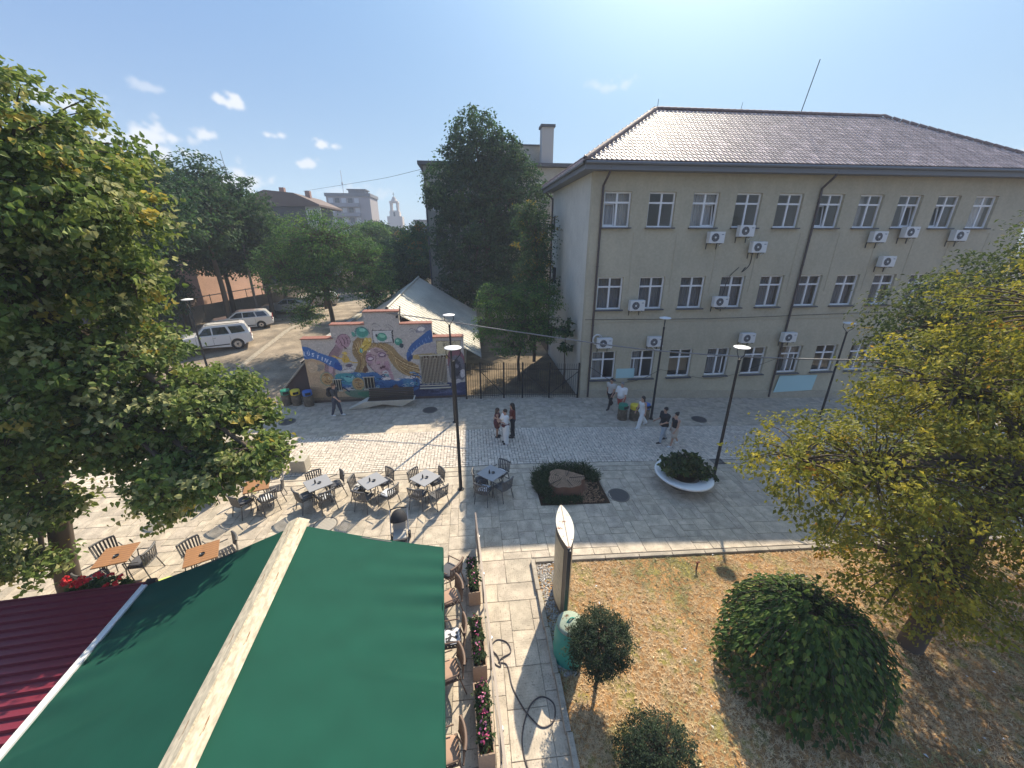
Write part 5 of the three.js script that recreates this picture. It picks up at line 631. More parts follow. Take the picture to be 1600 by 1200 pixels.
// ------------------------------------------------------------------ tree stump bed
{
  const r = mulberry(92), bed = setting('planting_bed', drape(boxUV(new THREE.PlaneGeometry(2.42, 1.98, 20, 16).rotateX(-Math.PI / 2).translate(3.3, 0.025, -11.43), 0.8)), MT.soil, 'square of bare soil round the tree stump');
  const t = thing('tree_stump', 'wide sawn tree stump with cracked pale top and crumbling side', 'stump', [3.1, terrain(3.1, -11.4), -11.35]); const N = 40, rad = Array.from({ length: N }, (_, i) => 0.58 + 0.13 * (vnoise(i * 0.35, 1, 14, 3) - 0.5) * 2 + 0.05 * r()), P = [], I = [], top = [];
  for (let i = 0; i < N; i++) { const a = i / N * 6.2832, q = rad[i]; for (const [f, y] of [[1.16, 0.0], [1.02, 0.2], [1, 0.46]]) P.push(Math.cos(a) * q * f * 1.1, y + (y > 0.4 ? 0.03 * Math.sin(a * 2) : 0), Math.sin(a) * q * f * 0.95); top.push(new THREE.Vector2(Math.cos(a) * q * 1.1, Math.sin(a) * q * 0.95)); }
  for (let i = 0; i < N; i++) for (let k = 0; k < 2; k++) { const a = i * 3 + k, b = ((i + 1) % N) * 3 + k; I.push(a, a + 1, b, b, a + 1, b + 1); } let g = new THREE.BufferGeometry(); g.setAttribute('position', new THREE.Float32BufferAttribute(P, 3)); g.setIndex(I); g.computeVertexNormals(); part(t, 'bark', g, mat(0.17, 0.085, 0.055, 0.95, { bumpMap: TX.fine, bumpScale: 0.02 }));
  const tg = new THREE.ShapeGeometry(new THREE.Shape(top)), tp = tg.attributes.position; for (let i = 0; i < tp.count; i++) { const x = tp.getX(i), zz = tp.getY(i); tp.setXYZ(i, x, 0.462 + 0.03 * Math.sin(Math.atan2(zz, x) * 2), zz); }
  const ringT = tex(512, (u, v) => { const x = u - 0.5, y = v - 0.5, d = Math.hypot(x, y) + 0.02 * fbm(u * 6, v * 6, 6, 3, 2), a = Math.atan2(y, x), k = 0.74 + 0.10 * Math.sin(d * 150) + 0.2 * (fbm(u * 12, v * 12, 12, 4, 5) - 0.5) - (Math.abs(Math.sin(a * 3.5 + 2 * fbm(d * 9, 1, 9, 2, 3))) < 0.045 && d > 0.1 ? 0.4 : 0); return [k, k * 0.9, k * 0.8]; }); for (let i = 0; i < tp.count; i++) tg.attributes.uv.setXY(i, tp.getX(i) / 1.7 + 0.5, tp.getZ(i) / 1.7 + 0.5); tg.computeVertexNormals(); part(t, 'sawn_top', tg, mat(0.46, 0.37, 0.30, 0.95, { map: ringT }));
  for (let k = 0; k < 5; k++) part(t, 'crack', box(0.35 + 0.25 * r(), 0.012, 0.018, 0.45 * Math.cos(k * 1.3), 0.47, 0.38 * Math.sin(k * 1.3), 0, -k * 1.3, 0), mat(0.05, 0.035, 0.03, 1));
  const chip = new THREE.BoxGeometry(0.06, 0.012, 0.025); scatter('wood_chips', chip, mat(1, 1, 1, 0.95), 900, (i, q) => { const x = 3.4 + 0.95 * Math.sqrt(r()) * (r() < 0.75 ? 1 : -0.6) * r() + 0.1, z = -11.5 + 1.7 * (r() - 0.42); q.position.set(x, terrain(x, z) + 0.035 + 0.06 * r() * r(), z); q.rotation.set(r() - 0.5, r() * 6.28, r() - 0.5); const k = 0.6 + 0.8 * r(); return [0.28 * k, 0.17 * k, 0.10 * k]; }, 'brown wood chips spilled round the stump').userData.category = 'wood chips';
  const grassy = (name, label, px, pz, rx, rz, n, hgt, seed) => { const q = mulberry(seed), y = terrain(px, pz), sh = thing(name, label, 'plant', [px, y, pz], 0, 'plants round the stump'), L = new Leaves(), pal = [[0.045, 0.085, 0.03], [0.07, 0.12, 0.04], [0.03, 0.06, 0.025]]; for (let i = 0; i < n; i++) { const a = q() * 6.28, d = Math.sqrt(q()), p = V(Math.cos(a) * d * rx, 0.02, Math.sin(a) * d * rz), s = hgt * (0.5 + 0.7 * q()); for (let j = 0; j < 5; j++) { const ax = V(gauss(q) * 0.45, 1, gauss(q) * 0.45).normalize(), nn = V(gauss(q), 0.2, gauss(q)).normalize(), b = p.clone().addScaledVector(ax, s * j / 5); const dir = unit(q); dir.y = Math.abs(dir.y) * 0.6 + 0.3; dir.normalize(); nn.addScaledVector(dir, -nn.dot(dir)).normalize(); const c = pick(q, pal); L.add(b, nn, dir, 0.12 + 0.06 * q(), 0.022, c, false); } } part(sh, 'foliage', L.geo(), leafMat); };
  grassy('grassy_plant', 'tall grassy clump at the left of the stump', 2.42, -11.55, 0.42, 0.72, 900, 0.42, 31); grassy('grassy_plant', 'dark bushy plants behind the stump', 3.35, -12.25, 0.95, 0.26, 800, 0.46, 32); grassy('grassy_plant', 'low weeds in front of the stump', 2.9, -10.6, 0.7, 0.16, 260, 0.16, 33); grassy('grassy_plant', 'dark weeds right of the stump', 4.25, -11.95, 0.3, 0.35, 300, 0.3, 34);
}
// ------------------------------------------------------------------ cafe furniture
function makeChair(name, label, pos, ry, m, group) {
  const t = thing(name, label, 'chair', pos, ry, group), rr = 0.0145;
  part(t, 'seat', mg(Array.from({ length: 6 }, (_, k) => box(0.44, 0.016, 0.062, 0, 0.45 - 0.006 * Math.sin(k), 0.19 - k * 0.074)).concat([box(0.03, 0.02, 0.44, 0.2, 0.436, 0.005), box(0.03, 0.02, 0.44, -0.2, 0.436, 0.005)])), m);
  for (const s of [-1, 1]) { part(t, 'leg', tube([[s * 0.22, 0.44, 0.2], [s * 0.25, 0, 0.25]], rr, 6), m); part(t, 'leg', tube([[s * 0.21, 0.44, -0.19], [s * 0.245, 0, -0.29]], rr, 6), m); part(t, 'armrest', polyTube([[s * 0.22, 0.44, 0.2], [s * 0.255, 0.65, 0.19], [s * 0.25, 0.66, -0.16]], rr, 6), m); }
  const sl = []; for (let k = 0; k < 8; k++) { const a = (k / 7 - 0.5) * 1.5, x = 0.25 * Math.sin(a) * 1.35, zz = -0.12 - 0.15 * Math.cos(a); sl.push(box(0.040, 0.38, 0.014, x, 0.64, zz - 0.03, -0.12, -a * 0.8, 0)); }
  const arc = y => Array.from({ length: 9 }, (_, k) => { const a = (k / 8 - 0.5) * 1.62; return [0.25 * Math.sin(a) * 1.35, y, -0.12 - 0.15 * Math.cos(a) - (y - 0.64) * 0.12 - 0.03]; });
  part(t, 'backrest', mg([...sl, tube(arc(0.84), 0.03, 6), tube(arc(0.47), 0.018, 6)]), m); return t;
}
function makeTable(name, label, pos, ry, m, w, group) {
  const t = thing(name, label, 'table', pos, ry, group); part(t, 'tabletop', boxUV(rbox(w, 0.028, w, 0.008, 0, 0.735, 0), 1.2), m); part(t, 'top_rim', mg([box(w - 0.06, 0.03, 0.02, 0, 0.706, w / 2 - 0.05), box(w - 0.06, 0.03, 0.02, 0, 0.706, -w / 2 + 0.05)]), MT.chair);
  for (const sx of [-1, 1]) for (const sz of [-1, 1]) part(t, 'leg', tube([[sx * w * 0.20, 0.71, sz * w * 0.16], [sx * w * 0.40, 0, sz * w * 0.38]], 0.014, 6), MT.chair); return t;
}
const ashtray = (x, y, z, label) => { const t = thing('ashtray', label, 'ashtray', [x, y, z], 0, 'ashtrays on the cafe tables'); part(t, 'bowl', new THREE.LatheGeometry([[0, 0.004], [0.05, 0.004], [0.06, 0.03], [0.053, 0.03], [0.045, 0.012], [0, 0.012]].map(q => new THREE.Vector2(...q)), 16), mat(0.03, 0.03, 0.032, 0.3)); };
const bottle = (x, y, z, label) => { const t = thing('sauce_bottle', label, 'bottle', [x, y, z], 0, 'small dark bottles on the cafe tables'); part(t, 'body', new THREE.LatheGeometry([[0, 0], [0.028, 0], [0.028, 0.09], [0.012, 0.12], [0, 0.12]].map(q => new THREE.Vector2(...q)), 12), mat(0.02, 0.018, 0.02, 0.3)); part(t, 'cap', cyl(0.011, 0.013, 0.03, 10, 0, 0.135, 0), MT.dark); };
const cushion = (x, y, z, ry, m, label, tilt = 0) => { const g = new THREE.SphereGeometry(1, 16, 10), p = g.attributes.position; for (let i = 0; i < p.count; i++) { const f = v => Math.sign(v) * Math.pow(Math.abs(v), 0.5); p.setXYZ(i, f(p.getX(i)) * 0.2, p.getY(i) * 0.045, f(p.getZ(i)) * 0.2); } g.computeVertexNormals(); const o = solo('seat_cushion', g, m, label, 'cushion', 'cushions on the cafe chairs'); o.position.set(x, y, z); o.rotation.set(tilt, ry, 0, 'YXZ'); };
const stripe = tex(128, (u, v) => { const k = Math.floor(u * 8) % 2 ? 0.85 : 0.16; return [k, k, k]; }), patt = tex(128, (u, v) => { const k = fbm(u * 9, v * 9, 9, 2, 4) > 0.5 ? 0.9 : 0.25; return [k, k, k * 1.02]; });
const cushM = { grey: mat(0.10, 0.10, 0.11, 0.9), stripe: mat(0.8, 0.8, 0.8, 0.9, { map: stripe }), white: mat(0.72, 0.71, 0.70, 0.9), pattern: mat(0.8, 0.8, 0.8, 0.9, { map: patt }), lime: mat(0.55, 0.68, 0.18, 0.9) };
{
  const G1 = 'grey slatted cafe chairs', sets = [
    { t: [-5.27, -11.42, 0.62], n: 'the grey table nearest the stone cube', c: [[-5.62, -11.98, 'rear left'], [-4.62, -11.82, 'rear right'], [-5.78, -10.92, 'front left'], [-4.78, -10.80, 'front right']], cush: ['', 'grey', 'grey', 'stripe'] },
    { t: [-3.50, -11.35, 0.72], n: 'the middle one of three sunlit grey tables', c: [[-4.20, -11.45, 'rear left'], [-3.02, -11.86, 'rear right'], [-3.78, -10.66, 'front left'], [-2.72, -10.82, 'front right']], cush: ['stripe', 'grey', '', 'white'] },
    { t: [-1.76, -11.35, 0.85], n: 'the sunlit grey table next to the lamp', c: [[-2.22, -11.72, 'rear left'], [-1.22, -11.66, 'rear right'], [-2.02, -10.60, 'front left'], [-1.14, -10.62, 'front right']], cush: ['', 'grey', 'grey', ''] },
    { t: [0.50, -11.40, 0.8], n: 'the grey table in the building shade', c: [[-0.12, -11.38, 'rear left'], [1.00, -11.98, 'rear right'], [0.10, -10.62, 'front left'], [1.02, -10.80, 'front right']], cush: ['grey', 'white', 'pattern', ''] }];
  const seatOf = (px, pz, tx, tz) => { const d = Math.hypot(tx - px, tz - pz), ux = (tx - px) / d, uz = (tz - pz) / d; return [px + ux * 0.27, pz + uz * 0.27, Math.atan2(ux, uz)]; };
  let pc, pt;
  sets.forEach(({ t: [tx, tz, ry], n, c, cush }, i) => {
    const label = 'square ' + (i === 3 ? 'grey cafe table standing in the building shade' : i === 0 ? 'grey cafe table nearest the stone cube' : i === 1 ? 'grey cafe table in the middle of three sunlit ones' : 'grey cafe table in the sun next to the lamp'), y0 = terrain(tx, tz) + 0.02;
    if (!pt) pt = makeTable('cafe_table', label, [tx, y0, tz], ry, MT.tableGrey, 0.74, 'grey cafe tables'); else copyOf(pt, 'cafe_table', label, [tx, y0, tz], ry, 'grey cafe tables');
    ashtray(tx + 0.06, y0 + 0.75, tz + 0.02, 'black ashtray on ' + n); bottle(tx - 0.07, y0 + 0.75, tz + 0.03, 'small dark bottle on ' + n);
    c.forEach(([px, pz, w], k) => { const [x, z, a] = seatOf(px, pz, tx, tz), l = 'grey slatted armchair, ' + w + ' seat at ' + n, y = terrain(x, z) + 0.02; if (!pc) pc = makeChair('cafe_chair', l, [x, y, z], a, MT.chair, G1); else copyOf(pc, 'cafe_chair', l, [x, y, z], a, G1); if (cush[k]) cushion(x, y + 0.50, z, a, cushM[cush[k]], { grey: 'dark grey', stripe: 'black and white striped', white: 'white', pattern: 'patterned pale' }[cush[k]] + ' cushion, ' + w + ' at ' + n.replace('the middle one of three sunlit grey tables', 'the middle sunlit grey table')); });
  });
  // wooden tables on the left with dark chairs
  const ws = [
    { t: [-7.22, -11.50, 0.35], n: 'the wooden table right of the linden', c: [[-7.80, -12.0, 'rear left', 'white'], [-6.55, -11.75, 'rear right', ''], [-7.62, -10.82, 'front left', 'grey'], [-6.62, -10.95, 'front right', 'white']] },
    { t: [-9.35, -12.0, 0.3], n: 'the wooden table seen through the linden leaves', c: [[-8.62, -11.9, 'right', 'white'], [-9.9, -12.5, 'rear left', ''], [-9.7, -11.3, 'front', '']] },
    { t: [-9.3, -8.72, 0.25], n: 'the wooden table beside the red flowers', c: [[-9.95, -9.15, 'rear left', 'grey'], [-8.55, -8.75, 'right', 'grey'], [-9.7, -8.1, 'front left', '']] },
    { t: [-7.15, -8.55, 0.45], n: 'the wooden table cut off by the canopy', c: [[-7.72, -8.95, 'rear left', 'pattern'], [-6.6, -9.0, 'rear right', '']] }];
  ws.forEach(({ t: [tx, tz, ry], n, c }) => { makeTable('wooden_cafe_table', 'square orange brown cafe table, ' + n, [tx, 0.02, tz], ry, MT.tableWood, 0.72, 'wooden cafe tables'); ashtray(tx + 0.05, 0.77, tz + 0.05, 'black ashtray on ' + n); c.forEach(([px, pz, w, cu]) => { const [x, z, a] = seatOf(px, pz, tx, tz), l = 'dark slatted armchair, ' + w + ' seat at ' + n; copyOf(pc, 'dark_cafe_chair', l, [x, 0.02, z], a, 'dark cafe chairs at the wooden tables'); if (cu) cushion(x, 0.52, z, a, cushM[cu], { grey: 'dark grey', white: 'white', pattern: 'patterned' }[cu] + ' cushion on the ' + w + ' chair at ' + n); }); });
  cushion(-8.15, 0.06, -8.35, 0.4, cushM.lime, 'lime yellow cushion lying on the paving by the red flowers');
  // brown chairs poking out under the right edge of the canopy
  const names = ['farthest', 'second', 'third', 'fourth', 'nearest']; [[-0.75, -7.57, -2.2], [-0.72, -6.78, -1.2], [-0.62, -5.80, -1.5], [-0.66, -5.12, -1.3], [-0.62, -3.85, -1.4]].forEach(([x, z, a], k) => { const l = 'brown cafe chair under the canopy edge, ' + names[k] + (k && k < 4 ? ' from the street' : k ? ' the camera' : ' along the row'); const ch = makeChair('brown_cafe_chair', l, [x - 0.05, 0.02, z], a, MT.chairWood, 'brown chairs under the canopy edge'); cushion(x - 0.05, 0.52, z, a, k === 2 ? cushM.pattern : k === 0 ? cushM.grey : mat(0.42, 0.27, 0.19, 0.9), (k === 2 ? 'black and white patterned' : k === 0 ? 'dark grey' : 'tan') + ' cushion on the ' + names[k] + ' brown chair'); });
  // stroller at the canopy corner
  { const t = thing('baby_stroller', 'black baby stroller with raised hood at the canopy corner', 'stroller', [-2.25, 0.02, -9.05], 0.15), blk = mat(0.018, 0.018, 0.022, 0.8), gry = mat(0.45, 0.42, 0.38, 0.9);
    const hood = new THREE.SphereGeometry(0.27, 20, 12, 0, Math.PI * 2, 0, Math.PI * 0.5); part(t, 'hood', tf(hood, 0, 0.78, -0.16, -0.45, 0, 0, [0.9, 1.25, 1]), blk); part(t, 'seat', mg([rbox(0.36, 0.07, 0.42, 0.02, 0, 0.52, 0.1), rbox(0.36, 0.5, 0.06, 0.02, 0, 0.72, -0.16, -0.35, 0, 0)]), gry); part(t, 'footrest', rbox(0.34, 0.05, 0.3, 0.02, 0, 0.38, 0.42, 0.5, 0, 0), blk); part(t, 'basket', rbox(0.34, 0.16, 0.42, 0.03, 0, 0.24, 0.05), blk);
    for (const s of [-1, 1]) { part(t, 'frame_side', polyTube([[s * 0.24, 0.12, -0.32], [s * 0.24, 0.55, 0.05], [s * 0.24, 1.0, -0.42]], 0.014, 6), mat(0.5, 0.5, 0.52, 0.3, { metalness: 0.7 })); part(t, 'frame_leg', tube([[s * 0.24, 0.55, 0.05], [s * 0.22, 0.12, 0.46]], 0.014, 6), MT.dark); for (const z of [-0.32, 0.46]) { const w = part(t, 'wheel', tf(new THREE.TorusGeometry(0.1, 0.025, 8, 20), s * 0.25, 0.125, z, 0, Math.PI / 2, 0), blk); part(w, 'hub', cyl(0.07, 0.07, 0.02, 12, s * 0.25, 0.125, z, 0, 0, Math.PI / 2), gry); } } part(t, 'handle', tube([[-0.24, 1.0, -0.42], [0, 1.03, -0.44], [0.24, 1.0, -0.42]], 0.018, 6), blk); }
  // geraniums on the kiosk front
  { const t = thing('flower_box', 'box of bright red geraniums at the front of the kiosk', 'flower box', [-7.75, 1.55, -6.75], 3.8 * R), q = mulberry(55); part(t, 'box', rbox(1.3, 0.2, 0.22, 0.02, 0, 0, 0), mat(0.42, 0.18, 0.10, 0.8)); part(t, 'stand', mg([-0.5, 0.5].map(x => box(0.06, 1.5, 0.12, x, -0.8, 0))), MT.dark); const L = new Leaves(); foliage(L, [[0, 0.16, 0, 0.62, 0.12, 0.16, 46]], { leaf: 0.08, wid: 0.9, per: 10, cr: 0.08, pal: [[0.05, 0.11, 0.03], [0.09, 0.15, 0.04]], heart: true }, q); part(t, 'foliage', L.geo(), leafMat); const red = mat(0.72, 0.02, 0.03, 0.6); for (let k = 0; k < 16; k++) { const x = (q() - 0.5) * 1.25, y = 0.26 + 0.12 * q(), z = (q() - 0.5) * 0.3, l = []; for (let j = 0; j < 14; j++) { const d = unit(q); l.push(tf(new THREE.CircleGeometry(0.03, 5), x + d.x * 0.05, y + Math.abs(d.y) * 0.05, z + d.z * 0.05, -1.2 + q(), q() * 6, 0)); } part(t, 'blossom', mg(l), red); } }
}
// ------------------------------------------------------------------ planters, glass screen, hose
{
  const clay = mat(0.60, 0.42, 0.30, 0.85, { map: TX.plaster }), names = ['farthest', 'middle', 'nearest'];
  [[-0.20, -7.42, 1.06, 1], [-0.12, -5.72, 1.1, 0], [-0.05, -4.33, 1.14, 2]].forEach(([x, z, l, kind], k) => {
    const t = thing('planter_box', names[k] + ' clay planter box along the glass screen', 'planter', [x, 0.02, z], 3.6 * R, 'clay planter boxes along the screen'), w = 0.26, h = 0.42; part(t, 'box', boxUV(mg([box(0.022, h, l, -w / 2, h / 2, 0), box(0.022, h, l, w / 2, h / 2, 0), box(w - 0.022, h, 0.022, 0, h / 2, l / 2 - 0.011), box(w - 0.022, h, 0.022, 0, h / 2, -l / 2 + 0.011), box(w - 0.03, 0.02, l - 0.03, 0, 0.02, 0)]), 0.8), clay); part(t, 'soil', box(w - 0.03, 0.03, l - 0.05, 0, h - 0.07, 0), MT.soil);
    const q = mulberry(120 + k), n = 5; for (let i = 0; i < n; i++) { const pz = (i + 0.5) / n * (l - 0.14) - (l - 0.14) / 2, pl = thing('flowering_plant', ['first', 'second', 'third', 'fourth', 'fifth'][i] + ' plant from the street in the ' + names[k] + ' clay planter box', 'plant', [x + Math.sin(3.6 * R) * pz, 0.36, z + pz], 0, 'bedding plants in the clay planters'), L = new Leaves(); foliage(L, [[0, 0.14, 0, 0.12, 0.13, 0.11, 16]], { leaf: 0.075, wid: 0.55, per: 8, cr: 0.05, pal: [[0.06, 0.11, 0.03], [0.10, 0.15, 0.05], [0.04, 0.08, 0.03]] }, q); part(pl, 'foliage', L.geo(), leafMat); const nb = kind === 2 ? 3 : 1; const l2 = []; for (let b = 0; b < nb * 4; b++) l2.push(tf(new THREE.CircleGeometry(0.022, 5), gauss(q) * 0.08, 0.2 + 0.1 * q(), gauss(q) * 0.08, -1.3 + q(), q() * 6, 0)); part(pl, 'blossom', mg(l2), i % 2 ? mat(0.62, 0.20, 0.34, 0.7) : mat(0.42, 0.06, 0.16, 0.7)); }
  });
  const t = thing('glass_screen', 'clear glass windbreak on dark posts along the planters', 'screen', [0.10, 0.02, -5.8], 3.4 * R); for (const z of [-2.2, -1.0, 0.55, 2.05, 3.6]) { const p = part(t, 'post', box(0.035, 1.15, 0.035, 0, 0.575, z), mat(0.25, 0.22, 0.19, 0.5)); for (const y of [1.08, 0.86]) part(p, 'clamp', rbox(0.05, 0.07, 0.07, 0.01, 0.02, y, z), mat(0.5, 0.5, 0.5, 0.3, { metalness: 0.7 })); } for (const [a, b] of [[-2.2, -1.0], [-1.0, 0.55], [0.55, 2.05], [2.05, 3.6]]) { part(t, 'glass_pane', tf(new THREE.PlaneGeometry(b - a - 0.05, 0.9), 0, 0.68, (a + b) / 2, 0, Math.PI / 2, 0), MT.glass); part(t, 'bottom_rail', box(0.03, 0.04, b - a - 0.04, 0, 0.2, (a + b) / 2), mat(0.25, 0.22, 0.19, 0.5)); } part(t, 'top_rail', box(0.045, 0.03, 5.84, 0, 1.165, 0.7), mat(0.36, 0.29, 0.23, 0.5)); part(t, 'end_board', box(0.04, 1.0, 0.9, 0, 0.62, -2.68), mat(0.20, 0.16, 0.14, 0.7));
  const hp = [[0.16, -5.70], [0.22, -5.48], [0.34, -5.40], [0.30, -5.60], [0.16, -5.82], [0.30, -5.98], [0.52, -5.90], [0.58, -5.68], [0.40, -5.58], [0.30, -5.50], [0.46, -5.44], [0.54, -5.0], [0.66, -4.70], [0.80, -4.46], [1.02, -4.26], [1.24, -4.34], [1.30, -4.62], [1.10, -4.76], [0.88, -4.66], [0.72, -4.42], [0.62, -4.10], [0.64, -3.8], [0.74, -3.5], [0.80, -3.0]].map(([x, z], i) => [x, terrain(x, z) + 0.032 + (i % 5 === 3 ? 0.012 : 0), z]);
  solo('garden_hose', tube(hp, 0.013, 6, 180), mat(0.045, 0.035, 0.04, 0.5), 'dark garden hose looping across the sunlit paving beside the planters', 'hose');
}
// ------------------------------------------------------------------ notice board, green bin, bushes
{
  const t = thing('notice_board', 'freestanding lens shaped notice board with a cream panel and rusty white top', 'notice board', [1.90, terrain(1.9, -6.7), -6.72], -0.10), L = 1.36, n = 18, half = 0.17, y0 = 0.35, y1 = 2.42;
  const arc = (s, k = 1, e = 0) => Array.from({ length: n + 1 }, (_, i) => { const u = i / n * 2 - 1; return [s * half * k * (1 - u * u) + s * e, u * (L / 2) * (k < 1 ? 0.9 : 1)]; });
  const wall = (s, e, a, b, k = 1, u0 = 0, u1 = n) => { const pts = arc(s, 1, e).slice(u0, u1 + 1), P = [], U = [], I = []; pts.forEach(([x, z], i) => { P.push(x, a, z, x, b, z); U.push(i / (pts.length - 1), 0, i / (pts.length - 1), 1); if (i) { const o = (i - 1) * 2; I.push(o, o + 1, o + 2, o + 1, o + 3, o + 2); } }); const g = new THREE.BufferGeometry(); g.setAttribute('position', new THREE.Float32BufferAttribute(P, 3)); g.setAttribute('uv', new THREE.Float32BufferAttribute(U, 2)); g.setIndex(I); g.computeVertexNormals(); return g; };
  const fr = mat(0.05, 0.05, 0.055, 0.45, { metalness: 0.3 }); part(t, 'side_frame', mg([wall(1, 0.01, y0, y1), wall(-1, 0.01, y0, y1)]), fr); part(t, 'end_post', mg([-1, 1].map(s => box(0.07, y1 - 0.02, 0.06, 0, (y1 - 0.02) / 2, s * (L / 2 + 0.01)))), fr); part(t, 'end_post', mg([-1, 1].map(s => box(0.12, 0.3, 0.08, 0, 0.15, s * (L / 2 - 0.1)))), fr);
  const paper = tex(256, (u, v) => { const ln = (Math.floor(v * 26) % 2 && fbm(u * 30, Math.floor(v * 26) * 3.7, 60, 2, 7) > 0.46 && u > 0.1 && u < 0.9 && v > 0.12 && v < 0.8) ? -0.10 : 0, w = fbm(u * 5, v * 8, 8, 4, 3) - 0.5, k = 0.80 + 0.2 * w + ln; return [k, k * 0.95, k * 0.84]; });
  for (const s of [-1, 1]) part(t, 'display_panel', wall(s, 0.016, y0 + 0.12, y1 - 0.16, 1, 2, n - 2), mat(0.72, 0.68, 0.58, 0.35, { map: paper }));
  const sh = new THREE.Shape([...arc(1, 1, 0.02), ...arc(-1, 1, 0.02).reverse()].map(p => new THREE.Vector2(...p))), tg = new THREE.ExtrudeGeometry(sh, { depth: 0.03, bevelEnabled: false }); const tp = tg.attributes.position; for (let i = 0; i < tp.count; i++) { const x = tp.getX(i), z = tp.getY(i), y = tp.getZ(i); tp.setXYZ(i, x, y1 + y, z); } tg.computeVertexNormals(); part(t, 'top_plate', boxUV(tg, 1.3), mat(0.86, 0.85, 0.82, 0.7, { map: TX.rust })); part(t, 'top_seam', box(0.012, 0.012, L, 0, y1 + 0.034, 0), mat(0.3, 0.22, 0.18, 0.8));

  const b = thing('green_drum', 'faded teal plastic drum with a dirty lid beside the clipped ball tree', 'drum', [1.80, terrain(1.8, -5.5) + 0.02, -5.50], 0.4), teal = mat(0.03, 0.30, 0.24, 0.5), dirt = mat(0.42, 0.52, 0.46, 0.85, { map: TX.rust });
  part(b, 'body', new THREE.LatheGeometry([[0, 0], [0.30, 0], [0.32, 0.03], [0.325, 0.3], [0.335, 0.32], [0.325, 0.34], [0.315, 0.62], [0.325, 0.64], [0.315, 0.66], [0.30, 0.86], [0.26, 0.94]].map(q => new THREE.Vector2(...q)), 32), teal); part(b, 'lid', boxUV(new THREE.LatheGeometry([[0.275, 0.93], [0.285, 0.97], [0.24, 1.03], [0, 1.08]].map(q => new THREE.Vector2(...q)), 28), 1.2), dirt); part(b, 'handle', tube([[-0.1, 1.05, 0], [0, 1.12, 0], [0.1, 1.05, 0]], 0.014, 6), teal);
  const box1 = [[0.028, 0.055, 0.025, 4], [0.045, 0.075, 0.03, 3], [0.07, 0.095, 0.04, 1]], tip = [[0.075, 0.145, 0.026, 4], [0.125, 0.20, 0.034, 3], [0.05, 0.095, 0.022, 3], [0.22, 0.27, 0.06, 1]];
  plantTree('clipped_ball_tree', 'clipped ball shaped small tree on a thin stem beside the teal drum', 'topiary', [2.20, terrain(2.2, -4.85) + 0.02, -4.85], [[0, 0, 0], [0.03, 0.35, 0], [0, 0.7, 0], [0, 1.2, 0]], [[0, 1.28, 0, 0.58, 0.56, 0.58, 600], [0.05, 1.36, 0, 0.63, 0.62, 0.62, 46], [-0.2, 1.1, 0.1, 0.5, 0.45, 0.5, 60]], { leaf: 0.045, wid: 0.45, per: 26, cr: 0.075, pal: box1, r0: 0.04, twigs: 0.2, tipR: 0.006, shell: 0.22, flat: 1 }, 901);
  plantTree('clipped_bush', 'low clipped round bush at the bottom edge of the lawn', 'bush', [2.75, terrain(2.7, -3.4), -3.45], [[0, 0, 0], [0, 0.2, 0], [0, 0.5, 0]], [[0, 0.5, 0, 0.66, 0.48, 0.6, 500], [0.1, 0.55, 0, 0.72, 0.55, 0.66, 44]], { leaf: 0.05, wid: 0.45, per: 24, cr: 0.085, pal: box1, r0: 0.04, twigs: 0.15, tipR: 0.006, shell: 0.25, flat: 1, floor: 0.05 }, 902);
  { // weeping mulberry: umbrella of drooping shoots
    const x = 6.4, z = -4.75, y = terrain(x, z), t2 = thing('weeping_mulberry', 'dense weeping dome shaped mulberry bush on the dry lawn', 'bush', [x, y, z]), q = mulberry(903), Lf = new Leaves(), tw = [tube([[0, 0, 0], [0.05, 0.8, 0], [0, 1.75, 0]], 0.11, 10, 8, 0.07)];
    for (let k = 0; k < 800; k++) { const a = q() * 6.2832, out = 0.12 + 1.34 * Math.sqrt(q()), h0 = 1.56 + 0.22 * q() + (q() < 0.06 ? 0.22 : 0), drop = (0.5 + 1.15 * q()) * (out > 1.2 ? 1 : 0.55), pts = [V(0.15 * Math.cos(a), 1.35, 0.15 * Math.sin(a)), V(Math.cos(a) * out * 0.55, h0 + 0.12, Math.sin(a) * out * 0.52), V(Math.cos(a) * out * 0.95, h0 - 0.25 * out, Math.sin(a) * out * 0.9), V(Math.cos(a) * (out + 0.05), Math.max(0.2, h0 - 0.25 * out - drop), Math.sin(a) * (out * 0.95 + 0.05))], cu = new THREE.CatmullRomCurve3(pts); if (k % 3 === 0) tw.push(tube(pts.map(p => [p.x, p.y, p.z]), 0.009, 4, 8, 0.004));
      for (let j = 3; j < 17; j++) { const p = cu.getPoint(j / 16), d = V(Math.cos(a) + gauss(q) * 0.9, -0.75 + 0.3 * q(), Math.sin(a) + gauss(q) * 0.9).normalize(), nn = V(Math.cos(a) * 0.7 + gauss(q) * 0.5, 0.8, Math.sin(a) * 0.7 + gauss(q) * 0.5); nn.addScaledVector(d, -nn.dot(d)).normalize(); const c = pick(q, tip), v = 0.75 + 0.5 * q(), s = 0.06 + 0.10 * q(); p.x += gauss(q) * 0.05; p.z += gauss(q) * 0.05; p.y += gauss(q) * 0.05; Lf.add(p, nn, d, s, s * 0.62, [c[0] * v, c[1] * v, c[2] * v], true); } }
    part(t2, 'trunk', mg(tw), MT.bark); part(t2, 'crown', Lf.geo(), leafMat); }
  const stake = solo('iron_stake', mg([box(0.03, 0.28, 0.03, 0, 0.13, 0), box(0.1, 0.03, 0.03, 0, 0.27, 0)]), mat(0.16, 0.05, 0.03, 0.9), 'short rusty iron stake in the lawn near the kerb', 'stake'); stake.position.set(5.9, terrain(5.9, -7.5) + 0.03, -7.5);
}
